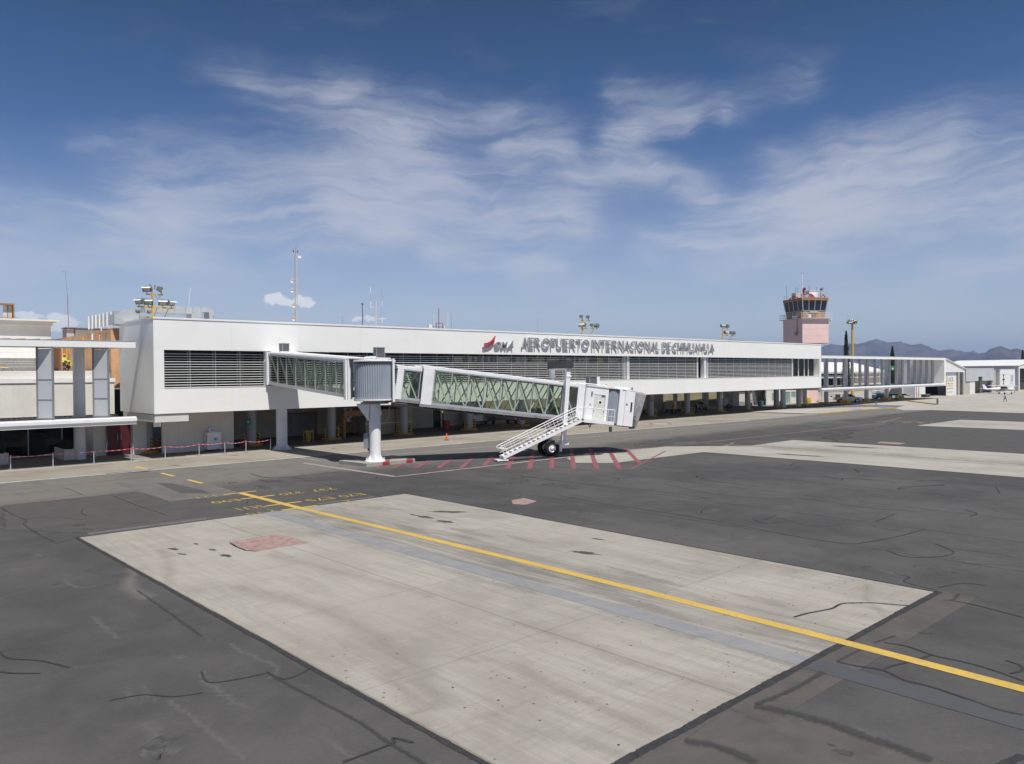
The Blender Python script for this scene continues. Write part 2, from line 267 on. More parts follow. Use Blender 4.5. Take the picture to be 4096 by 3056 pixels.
M = dict(
    white=mat('white_wall', (.86, .855, .83), .55, .012, .35, dirt=(.62, .60, .56), dirt_amt=.10),
    whitepaint=mat('white_metal', (.85, .85, .85), .35, .02, 1.2, dirt=(.52, .50, .47), dirt_amt=.22),
    whiteold=mat('old_white_wall', (.74, .72, .67), .7, .03, .6, streak=.10, dirt=(.55, .52, .46), dirt_amt=.2),
    offwhite=mat('off_white_wall', (.66, .65, .61), .7, .03, .5, dirt=(.45, .43, .4), dirt_amt=.15),
    soffit=mat('soffit', (.62, .60, .57), .8, .05, .5),
    inner=mat('inner_wall', (.62, .59, .53), .8, .05, .5, streak=.15),
    darkin=mat('interior_shade', (.045, .047, .05), .8, .1, .5),  # near-black base colour stands in for the shade inside buildings
    pillar=mat('pillar_paint', (.40, .42, .46), .5, .03, .8, dirt=(.2, .2, .2), dirt_amt=.1),
    whitepillar=mat('white_pillar_paint', (.72, .73, .76), .4, .02, .8, dirt=(.5, .5, .5), dirt_amt=.1),
    slat=mat('slat_paint', (.84, .84, .82), .4, .02, 1.0),
    alu=mat('aluminium', (.55, .57, .60), .35, .03, 3, metal=.4),
    galv=mat('galvanised_duct', (.56, .585, .60), .45, .05, 1.0, metal=.25, dirt=(.4, .4, .4), dirt_amt=.2),
    grey=mat('grey_metal', (.28, .29, .31), .5, .06, 1.5, metal=.2),
    dgrey=mat('dark_grey_metal', (.055, .057, .062), .5, .1, 2),
    under=mat('underframe_metal', (.30, .285, .275), .6, .1, 1.5, dirt=(.14, .11, .09), dirt_amt=.4),
    curtain=mat('grey_curtain', (.32, .36, .41), .6, .04, 1.0),
    bellows=mat('bellows_fabric', (.40, .40, .40), .6, .08, 3.0),
    black=mat('black_plastic', (.02, .02, .022), .6, .1, 3),
    rubber=mat('tyre_rubber', (.018, .018, .019), .8, .15, 6, bump=.3),
    lett=mat('letter_face', (.24, .275, .34), .4, .02, 1.5, metal=.15),
    lettside=mat('letter_side', (.62, .60, .57), .35, .02, 1.5, metal=.2),
    red=mat('red_paint', (.42, .030, .045), .45, .05, 2),
    maroon=mat('maroon_door_paint', (.075, .006, .014), .5, .05, 1),
    tape=mat('red_barrier_tape', (.75, .03, .10), .5, .1, 8),
    yellow=mat('yellow_paint', (.66, .42, .035), .5, .08, 2.5, dirt=(.3, .2, .04), dirt_amt=.4),
    kerby=mat('yellow_kerb_paint', (.52, .33, .03), .7, .15, 2.0, dirt=(.25, .2, .1), dirt_amt=.5),
    orange=mat('orange_cone', (.85, .13, .02), .5, .05, 4),
    adobe=mat('adobe_orange_wall', (.74, .43, .24), .9, .08, 1.2, bump=.5, streak=.2, dirt=(.5, .27, .14), dirt_amt=.4),
    pink=mat('pink_wall', (.84, .60, .57), .8, .03, .7, streak=.12, dirt=(.74, .50, .48), dirt_amt=.25),
    brown=mat('tan_tower_wall', (.42, .24, .125), .8, .06, 1.5),
    rust=mat('red_tower_steel', (.40, .06, .045), .6, .1, 2),
    board=mat('plaster_board', (.40, .37, .28), .8, .05, .8),
    woodt=mat('timber', (.34, .19, .09), .7, .1, 2),
    green=mat('green_banner', (.02, .23, .08), .6, .05, 1),
    blue=mat('blue_paint', (.06, .24, .60), .6, .1, 2),
    teal=mat('blue_lift_paint', (.05, .17, .25), .5, .1, 1),
    carp=mat('car_white_paint', (.75, .75, .76), .25, .02, 1),
    carglass=mat('car_window_glass', (.03, .035, .04), .08, .1, 1),
    skin=mat('skin', (.35, .20, .13), .6, .05, 8),
    hivis=mat('yellow_vest', (.72, .62, .10), .7, .05, 5),
    hivisg=mat('green_vest', (.42, .68, .06), .7, .05, 5),
    hiviso=mat('orange_vest', (.75, .12, .03), .7, .05, 5),
    jeans=mat('blue_jeans', (.045, .075, .14), .9, .1, 8),
    khaki=mat('khaki_cloth', (.20, .16, .11), .9, .1, 8),
    blackcloth=mat('black_cloth', (.02, .02, .025), .9, .1, 8),
    whitecloth=mat('white_cloth', (.70, .72, .78), .9, .05, 8),
    greycloth=mat('grey_cloth', (.33, .31, .27), .9, .1, 8),
    hair=mat('dark_hair', (.015, .012, .01), .8, .1, 20),
    leaf=mat('cypress_leaf', (.035, .055, .022), .8, .35, 2.0),
    bark=mat('bark', (.10, .07, .045), .9, .2, 4),
    hangarw=mat('hangar_white_sheet', (.78, .78, .77), .5, .02, .4, streak=.05),
    hangarg=mat('hangar_grey_and_shaded_sheet', (.50, .52, .55), .5, .03, .4, streak=.08),  # real grey sheeting; also carries the shade on the big hangar's side
    block=mat('concrete_block', (.46, .44, .39), .9, .05, 1, bump=.3),
    tan=mat('tan_wall', (.34, .29, .20), .9, .1, .5),
    lampglass=mat('lamp_lens', (.60, .58, .52), .15, .1, 6),
    rooft=mat('corrugated_roof', (.40, .42, .44), .5, .06, 1.2, metal=.3),
    fin=glass('fin_screen', (.62, .64, .68), .02, .25, .7, (.66, .68, .72)),
    tglass=glass('tunnel_glass', (.875, .91, .86), .03, .01, .05, (.5, .58, .54)),
    wglass=glass('terminal_glass', (.50, .55, .52), .015, .02, .0),
    cabglass=mat('tower_glass', (.02, .035, .055), .06, .2, .5, spec=.8),
    greenglass=mat('pale_green_glass', (.28, .42, .38), .25, .05, .6),
    rafter=mat('mint_brace_paint', (.74, .80, .75), .45, .02, 1),
)
M['hazard'] = striped('hazard_stripe', (.62, .42, .02), (.02, .02, .02), .30)
M['asphalt'] = asphalt()
M['pad'] = concrete('pad_concrete', (.296, .274, .243), (.385, .360, .322), joints=[(0, 5.36, 8.5, .035, .6), (1, 5.5, 8.35, .028, .45)], pores=.8, center=17.6)
M['pad2'] = concrete('far_pad_concrete', (.33, .312, .28), (.41, .39, .355), joints=[(0, 3.75, 0, .03, .3)], center=61.7)
M['strip'] = concrete('lane_concrete', (.25, .225, .185), (.33, .30, .255), joints=[(0, 4.5, 1.0, .04, .35), (1, 3.6, 56.7, .04, .3)], streak_y=False)
M['pale'] = concrete('pale_concrete', (.36, .34, .31), (.45, .425, .385), joints=[(0, 4.5, 1.0, .04, .3)], streak_y=False)
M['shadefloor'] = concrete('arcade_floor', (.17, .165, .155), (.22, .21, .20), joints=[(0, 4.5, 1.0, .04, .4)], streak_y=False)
M['plinth'] = concrete('plinth_concrete', (.33, .31, .28), (.42, .40, .36))
M['yline'] = worn('yellow_line_paint', (.62, .405, .07), (.33, .28, .18), .6, 6, .55)
M['ytext'] = worn('worn_yellow_text_paint', (.56, .38, .07), (.12, .11, .09), .6, 7, .52)
M['ylinefaded'] = worn('faded_yellow_paint', (.46, .32, .08), (.15, .14, .12), .85, 3, .50)
M['rline'] = worn('red_line_paint', (.29, .045, .075), (.17, .13, .125), .75, 4, .50)
M['rlinefaded'] = worn('faded_red_paint', (.33, .16, .155), (.19, .175, .165), .7, 3, .5)
M['wline'] = worn('white_line_paint', (.52, .52, .50), (.2, .19, .18), .6, 3, .52)
M['bline'] = worn('grey_blue_paint', (.235, .243, .265), (.30, .285, .26), .6, 1.4, .5)
M['blinedark'] = worn('dark_grey_blue_paint', (.072, .078, .092), (.075, .073, .072), .8, 2.5, .48)
M['patch'] = worn('pink_red_patch_paint', (.33, .14, .155), (.34, .28, .235), .9, 3.2, .47)
M['seal'] = soft('crack_sealant', (.026, .026, .029), (.045, .044, .045), 5, .95, .12, .32)
M['sealsoft'] = soft('old_crack_sealant', (.046, .046, .049), (.060, .058, .058), 2.5, .72, .15, 1.05)
M['oil'] = soft('oil_stain', (.055, .048, .040), (.09, .082, .072), 2.2, .85, .3, .9)
M['browned'] = soft('browned_asphalt', (.125, .112, .103), (.095, .088, .083), 1.0, .8, .15, .5)
M['lightasph'] = soft('light_asphalt_patch', (.175, .165, .152), (.14, .133, .126), .8, .85, .1, .5)
M['darkasph'] = soft('dark_asphalt_patch', (.080, .077, .074), (.10, .095, .09), .8, .85, .1, .45)
M['sweep'] = soft('tyre_sweep', (.25, .215, .175), (.23, .20, .165), 1.6, .20, -.1, 1.6)
M['rubber_stain'] = soft('rubber_stain', (.19, .175, .16), (.22, .20, .18), 1.8, .26, .35, 1.6)
M['palesweep'] = soft('pale_sweep', (.43, .41, .37), (.40, .38, .34), 1.2, .3, -.1, 1.5)
M['drips'] = soft('oil_spots', (.035, .033, .03), (.05, .047, .043), 3, .9, .1, .5)
M['whitescuff'] = soft('chalky_scuff', (.20, .195, .19), (.15, .145, .14), 3.0, .55, .45, 1.15)

# ---------------------------------------------------------------- mesh helpers
class MB:
    def __init__(s): s.v = []; s.f = []; s.mi = []; s.cur = 0; s.ch = []; s.rim = None
    def _a(s, vs, fs):
        o = len(s.v); s.ch.append((o, len(s.f), len(vs), len(fs))); s.v += [tuple(x) for x in vs]; s.f += [tuple(i + o for i in f) for f in fs]; s.mi += [s.cur] * len(fs); return s
    BF = [(0, 3, 2, 1), (4, 5, 6, 7), (0, 1, 5, 4), (1, 2, 6, 5), (2, 3, 7, 6), (3, 0, 4, 7)]
    def box(s, x0, x1, y0, y1, z0, z1):
        return s._a([(x0, y0, z0), (x1, y0, z0), (x1, y1, z0), (x0, y1, z0), (x0, y0, z1), (x1, y0, z1), (x1, y1, z1), (x0, y1, z1)], s.BF)
    def hexa(s, b4, t4): return s._a(list(b4) + list(t4), s.BF)
    def obox(s, c, ax, ay, az, hx, hy, hz):
        c = Vector(c); ax, ay, az = Vector(ax).normalized(), Vector(ay).normalized(), Vector(az).normalized()
        q = [(-1, -1), (1, -1), (1, 1), (-1, 1)]
        return s.hexa([c + ax * hx * a + ay * hy * b - az * hz for a, b in q], [c + ax * hx * a + ay * hy * b + az * hz for a, b in q])
    def bar(s, p, q, wd, hg=None, up=(0, 0, 1)):
        p, q = Vector(p), Vector(q); d = (q - p); L = d.length; d.normalize(); up = Vector(up)
        if abs(d.dot(up)) > .98: up = Vector((0, 1, 0))
        sx = d.cross(up).normalized(); u_ = sx.cross(d)
        return s.obox((p + q) / 2, d, sx, u_, L / 2, wd / 2, (hg or wd) / 2)
    def tube(s, p, q, r, r2=None, n=12, cap=True):
        p, q = Vector(p), Vector(q); d = (q - p).normalized(); r2 = r if r2 is None else r2
        a = d.cross(Vector((0, 0, 1)) if abs(d.z) < .95 else Vector((1, 0, 0))).normalized(); b = d.cross(a)
        vs = [c + (a * math.cos(6.2832 * i / n) + b * math.sin(6.2832 * i / n)) * rr for c, rr in ((p, r), (q, r2)) for i in range(n)]
        fs = [(i, (i + 1) % n, n + (i + 1) % n, n + i) for i in range(n)]
        if cap: fs += [tuple(range(n))[::-1], tuple(range(n, 2 * n))]
        return s._a(vs, fs)
    def path(s, pts, r, n=8):
        for a, b in zip(pts, pts[1:]): s.tube(a, b, r, n=n)
        return s
    def lathe(s, c, prof, n=20, a0=0, a1=360):
        c = Vector(c); k = n if a1 - a0 >= 360 else n + 1
        vs = [c + Vector((r * math.cos(R(a0) + R(a1 - a0) * i / n), r * math.sin(R(a0) + R(a1 - a0) * i / n), z)) for r, z in prof for i in range(k)]
        fs = []
        for j in range(len(prof) - 1):
            for i in range(n):
                i2 = (i + 1) % k
                fs.append((j * k + i, j * k + i2, (j + 1) * k + i2, (j + 1) * k + i))
        return s._a(vs, fs)
    def prism(s, pts, dirv):          # closed outline of 3D points, swept by dirv
        dv = Vector(dirv); n = len(pts); a = [Vector(p) for p in pts]
        return s._a(a + [p + dv for p in a], [tuple(range(n))[::-1], tuple(range(n, 2 * n))] + [(i, (i + 1) % n, n + (i + 1) % n, n + i) for i in range(n)])
    def sheet(s, pts, z):
        return s._a([(x, y, z) for x, y in pts], [tuple(range(len(pts)))])
    def grid(s, nx, ny, fn):
        vs = [fn(i / nx, j / ny) for j in range(ny + 1) for i in range(nx + 1)]
        return s._a(vs, [(j * (nx + 1) + i, j * (nx + 1) + i + 1, (j + 1) * (nx + 1) + i + 1, (j + 1) * (nx + 1) + i) for j in range(ny) for i in range(nx)])
    def mesh(s, name, mats, smooth=False):
        me = bpy.data.meshes.new(name); me.from_pydata([tuple(v) for v in s.v], [], s.f)
        for m in (mats if isinstance(mats, (list, tuple)) else [mats]): me.materials.append(m if isinstance(m, bpy.types.Material) else M[m])
        if s.rim:
            at = me.attributes.new('rim', 'FLOAT', 'POINT'); at.data.foreach_set('value', s.rim)
        if any(s.mi): me.polygons.foreach_set('material_index', s.mi)
        bm = bmesh.new(); bm.from_mesh(me); bmesh.ops.recalc_face_normals(bm, faces=bm.faces); bm.to_mesh(me); bm.free()
        if smooth:
            for p_ in me.polygons: p_.use_smooth = True
            try: me.set_sharp_from_angle(angle=R(40))
            except Exception: pass
        return me
def thing(name, label, cat, loc=(0, 0, 0), group=None, rz=0.0):
    o = bpy.data.objects.new(name, None); COL.objects.link(o); o.location = loc; o.rotation_euler = (0, 0, rz); o.empty_display_size = .2
    o['label'] = label; o['category'] = cat
    if group: o['group'] = group
    return o
SPLIT = set('curtain_rail strut side_beam top_beam lower_rail end_panel rear_panel side_wall drum_frame main_beam portal_frame front_wall end_frame roof_post hinge corner_post warning_lamp edge_beam ground_wall white_wall equipment_box blue_mark frame_post side_panel partition foot railing_post foot_roller red_frame casing wing_root seam roof_tray wheel core_wall cage leg side_casing block_wall back_wall_piece whip'.split())
def add(name, mb, m, parent=None, smooth=False, label=None, local=False, kind=None):
    """one mesh object; the mesh is in world space unless local=True"""
    if name in SPLIT and isinstance(mb, MB) and len(mb.ch) > 1 and kind != 'stuff':
        first = None
        for v0, f0, nv, nf in mb.ch:
            q = MB(); q.v = mb.v[v0:v0 + nv]; q.f = [tuple(i - v0 for i in f) for f in mb.f[f0:f0 + nf]]; q.mi = [0] * nf; q.ch = [0]
            o = add(name, q, m, parent, smooth, label, local); first = first or o
        return first
    me = mb if isinstance(mb, bpy.types.Mesh) else mb.mesh(name, m, smooth)
    o = bpy.data.objects.new(name, me); COL.objects.link(o)
    if parent is not None:
        o.parent = parent
        if not local:
            root = parent; mw = Matrix.Identity(4); ch = []
            while root is not None: ch.append(root); root = root.parent
            for q in reversed(ch):
                mw = mw @ q.matrix_parent_inverse @ Matrix.LocRotScale(q.location, q.rotation_euler, q.scale)
            o.matrix_parent_inverse = mw.inverted()
    if label: o['label'] = label
    if kind: o['kind'] = kind
    return o
def tag(o, label=None, cat=None, group=None, kind=None):
    for k, v_ in (('label', label), ('category', cat), ('group', group), ('kind', kind)):
        if v_: o[k] = v_
    return o
def kids(o): return [c for c in bpy.data.objects if c.parent is o]
def dup(root, loc, label=None, rz=None, group=None, _kids={}):
    if root.name not in _kids: _kids[root.name] = [(k, kids(k)) for k in kids(root)]
    r = root.copy(); COL.objects.link(r); r.location = loc
    if rz is not None: r.rotation_euler = (0, 0, rz)
    if label: r['label'] = label
    if group: r['group'] = group
    for k, gk in _kids[root.name]:
        c = k.copy(); COL.objects.link(c); c.parent = r
        for g_ in gk:
            d = g_.copy(); COL.objects.link(d); d.parent = c
    return r
def text_mesh(s, size=1.0, ext=0.0, off=0.0, shear=0.0, name='letter'):
    cu = bpy.data.curves.new('t', 'FONT'); cu.body = s; cu.size = size; cu.extrude = ext; cu.offset = off; cu.shear = shear; cu.resolution_u = 4
    o = bpy.data.objects.new('t', cu); COL.objects.link(o); bpy.context.view_layer.update()
    me = bpy.data.meshes.new_from_object(o.evaluated_get(bpy.context.evaluated_depsgraph_get()))
    bpy.data.objects.remove(o); bpy.data.curves.remove(cu); me.name = name
    return me
def fit_text(me, x0, x1, y0, y1):
    """scale flat text to fill a box in its own plane"""
    xs = [v.co.x for v in me.vertices]; ys = [v.co.y for v in me.vertices]
    sx = (x1 - x0) / (max(xs) - min(xs)); sy = (y1 - y0) / (max(ys) - min(ys))
    for v_ in me.vertices: v_.co.x = x0 + (v_.co.x - min(xs)) * sx; v_.co.y = y0 + (v_.co.y - min(ys)) * sy
    return me

# ================================================================ GROUND
mb = MB()
N = 24
mb.sheet([(-9000, -9000), (16000, -9000), (16000, 16000), (-9000, 16000)], 0.0)
ground = tag(add('ground', mb, 'asphalt'), kind='structure')
_lay = [0.0]
SOFT = {'rubber_stain', 'sweep', 'palesweep', 'drips', 'seal', 'sealsoft', 'oil', 'browned', 'lightasph', 'darkasph', 'whitescuff'}
def sheet(name, pts, m, z, parent=ground, label=None, kind=None):
    mb = MB()
    if m in SOFT:          # rings from rim to middle carry how dense the stain is
        cx = sum(p[0] for p in pts) / len(pts); cy = sum(p[1] for p in pts) / len(pts); n = len(pts); k_ = .45 if m in ('oil', 'rubber_stain') else .9
        mb._a([(x, y, z) for x, y in pts] + [(cx + (x - cx) * k_, cy + (y - cy) * k_, z) for x, y in pts] + [(cx, cy, z)], [(i, (i + 1) % n, n + (i + 1) % n, n + i) for i in range(n)] + [(n + i, n + (i + 1) % n, 2 * n) for i in range(n)])
        mb.rim = [0.0] * n + [.9 if m == 'oil' else 1.0] * n + [1.0]
    else: mb.sheet(pts, z)
    return add(name, mb, m, parent, label=label, kind=kind)
def rect(x0, x1, y0, y1): return [(x0, y0), (x1, y0), (x1, y1), (x0, y1)]
def ribbon(pts, wd, seed=0, jag=.25, taper=True):
    """uneven strip along a polyline"""
    rnd = random.Random(seed); out = []
    P_ = [Vector((*p, 0)) for p in pts]; sm = []
    for a, b in zip(P_, P_[1:]):
        k = max(2, int((b - a).length / (wd * 3)) + 1); k = min(k, 60)
        for i in range(k): sm.append(a.lerp(b, i / k))
    sm.append(P_[-1]); L_, R_ = [], []
    for i, p in enumerate(sm):
        d = (sm[min(i + 1, len(sm) - 1)] - sm[max(i - 1, 0)]).normalized(); nn = Vector((-d.y, d.x, 0))
        e = .35 if taper and i in (0, len(sm) - 1) else 1
        L_.append(p + nn * wd * .5 * e * (1 + rnd.uniform(-jag, jag))); R_.append(p - nn * wd * .5 * e * (1 + rnd.uniform(-jag, jag)))
    return L_, R_
def strip(name, pts, wd, m, z, seed=0, jag=.25, parent=ground):
    if m in SOFT: wd *= 1.4; jag *= .35
    if m == 'whitescuff': wd *= 3.2
    if m in ('sweep', 'palesweep'): wd *= 1.5
    L_, R_ = ribbon(pts, wd, seed, jag, name in ('crack_seal', 'chalk_scuff')); mb = MB(); n = len(L_)
    if m in SOFT:
        C_ = [(a + b) / 2 for a, b in zip(L_, R_)]
        mb._a([(p.x, p.y, z) for p in L_ + C_ + R_], [(i, i + 1, n + i + 1, n + i) for i in range(n - 1)] + [(n + i, n + i + 1, 2 * n + i + 1, 2 * n + i) for i in range(n - 1)])
        en = [min(1.0, .25 + .5 * min(i, n - 1 - i)) if name != 'joint_seal' else 1.0 for i in range(n)]
        mb.rim = [0.0] * n + en + [0.0] * n
        return add(name, mb, m, parent)
    mb._a([(p.x, p.y, z) for p in L_ + R_], [(i, i + 1, n + i + 1, n + i) for i in range(n - 1)])
    return add(name, mb, m, parent)
def blob(cx, cy, rx, ry, seed, rot=0.0, jag=.35, n=18):
    rnd = random.Random(seed); out = []
    for i in range(n):
        a = 6.2832 * i / n; r_ = 1 + rnd.uniform(-jag, jag); x, y = rx * r_ * math.cos(a), ry * r_ * math.sin(a)
        out.append((cx + x * math.cos(rot) - y * math.sin(rot), cy + x * math.sin(rot) + y * math.cos(rot)))
    return out
# concrete areas
lane = tag(sheet('concrete_lane', [(-60, 56.9), (30.3, 56.8), (51, 56.9), (70, 55.8), (93.4, 54.7), (113.1, 54.7), (113.1, 66.0), (-60, 66.0)], 'strip', .004, None), kind='structure')
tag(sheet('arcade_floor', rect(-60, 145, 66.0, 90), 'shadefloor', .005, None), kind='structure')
tag(sheet('edge_kerb_line', rect(-60, 113, 63.55, 63.95), 'wline', .009, None), kind='structure')
pad = tag(sheet('concrete_pad', rect(8.47, 24.47, 8.35, 35.1), 'pad', .004, None), kind='structure')
pad2 = tag(sheet('concrete_pad', [(54.2, -8), (69.25, -8), (69.25, 36.0), (61.6, 36.0), (57.5, 39.6), (55.9, 40.9), (47.5, 42.2), (43.4, 40.9), (41.5, 38.3), (43.4, 36.2), (54.2, 35.9)], 'pad2', .004, None), kind='structure')
pad3 = tag(sheet('concrete_pad', rect(96.6, 111.3, -8, 34.9), 'pad2', .004, None), kind='structure')
tag(sheet('concrete_apron', [(134.2, -40), (420, -40), (420, 120), (200, 120), (150, 100), (150, 56.3), (138, 53.4), (132, 49.5), (135.6, 47), (133.3, 33)], 'pale', .003, None), kind='structure')
sheet('dark_patch', [(100, 44.5), (118, 46.6), (135.4, 47), (133.3, 33), (134.2, -40), (60, -40), (60, 30), (80, 36), (99, 39)], 'darkasph', .0032)
# raised pale walk by the gallery with yellow kerb edge and blue ramps
walk_pts = [(93.4, 54.9), (111.9, 56.2), (113.1, 54.75), (126.5, 54.75), (138, 53.4), (140.7, 55.9), (133.0, 60.4), (123.7, 64.9), (111.8, 65.6), (93.4, 65.6)]
mb = MB(); mb.prism([(x, y, .0) for x, y in walk_pts[1:9]], (0, 0, .12)); walk = tag(add('pavement', mb, 'pale'), kind='structure')
mb = MB(); mb.bar((113.1, 54.62, .065), (126.5, 54.62, .065), .14, .135); mb.bar((126.6, 54.62, .065), (138, 53.27, .065), .14, .135); add('yellow_kerb', mb, 'kerby', walk)
sheet('blue_ramp', [(125.3, 54.72), (127.9, 54.6), (129.3, 55.7), (126.6, 56.0)], 'blue', .125, walk); sheet('blue_ramp', [(134.6, 53.9), (137.6, 53.55), (140.0, 55.7), (136.2, 56.1)], 'blue', .125, walk)
# lighter / darker repair patches
sheet('asphalt_patch', [(14.33, 47.18), (14.32, 41.72), (17.44, 41.34), (18.35, 42.42), (18.54, 47.07), (14.49, 52.00)], 'lightasph', .0040)
sheet('asphalt_patch', [(16.29, 49.77), (16.89, 48.80), (17.16, 44.56), (17.02, 42.91), (15.78, 44.20)], 'darkasph', .0044)
sheet('asphalt_patch', [(7.74, 46.86), (14.29, 47.04), (14.28, 41.61), (18.24, 40.80), (15.90, 35.59), (11.07, 36.52), (8.87, 35.65), (6.44, 39.08)], 'darkasph', .0036)
sheet('asphalt_patch', [(15.39, 57.20), (18.33, 57.13), (18.72, 56.91), (17.73, 55.95), (15.50, 56.58)], 'seal', .0068)
sheet('tan_joint', [(10.80, 56.59), (11.38, 56.73), (11.34, 53.87), (10.81, 53.88)], 'lightasph', .0042)
for q in ([(16.17, 55.87), (18.34, 55.76), (18.26, 55.30), (16.10, 55.27)], [(16.08, 54.96), (18.24, 54.80), (18.12, 54.33), (16.00, 54.47)], [(15.03, 53.68), (17.82, 53.54), (17.73, 53.06), (14.95, 53.15)]): sheet('painted_bar', q, 'lightasph', .0072)
strip('painted_line', [(-60, 56.85), (30.3, 56.7), (51, 56.8), (70, 55.6), (93.4, 54.6)], .32, 'wline', .0085, 1, .3)
# joint of the pad: sealed edges
seal_z = .0095
for i, (a, b, wd) in enumerate([((8.40, 35.15), (8.40, 8.2), .13), ((8.3, 8.30), (24.6, 8.28), .17), ((24.52, 35.2), (24.52, 8.3), .07), ((8.4, 35.15), (24.5, 35.17), .07)]):
    strip('joint_seal', [a, b], wd, 'seal', seal_z, 20 + i, .45)
strip('joint_seal', [(54.15, 35.9), (54.15, -8)], .09, 'seal', seal_z, 31, .3)
sheet('pad_lip', [(8.85, 35.45), (13.9, 35.4), (14.0, 35.75), (8.85, 35.85)], 'lightasph', .006); sheet('pad_lip', [(19.3, 35.35), (22.6, 35.3), (22.9, 35.6), (19.3, 35.7)], 'lightasph', .006)
# brown strip beyond the near edge of the pad
sheet('browned_strip', [(13.0, 7.30), (24.9, 7.30), (25.0, 8.25), (13.0, 8.25)], 'browned', .0042)
sheet('browned_strip', [(9.28, 9.00), (11.53, 8.10), (13.46, 8.26), (13.92, 6.44), (14.08, 3.51), (12.05, 3.01), (7.52, 7.31)], 'browned', .0038)
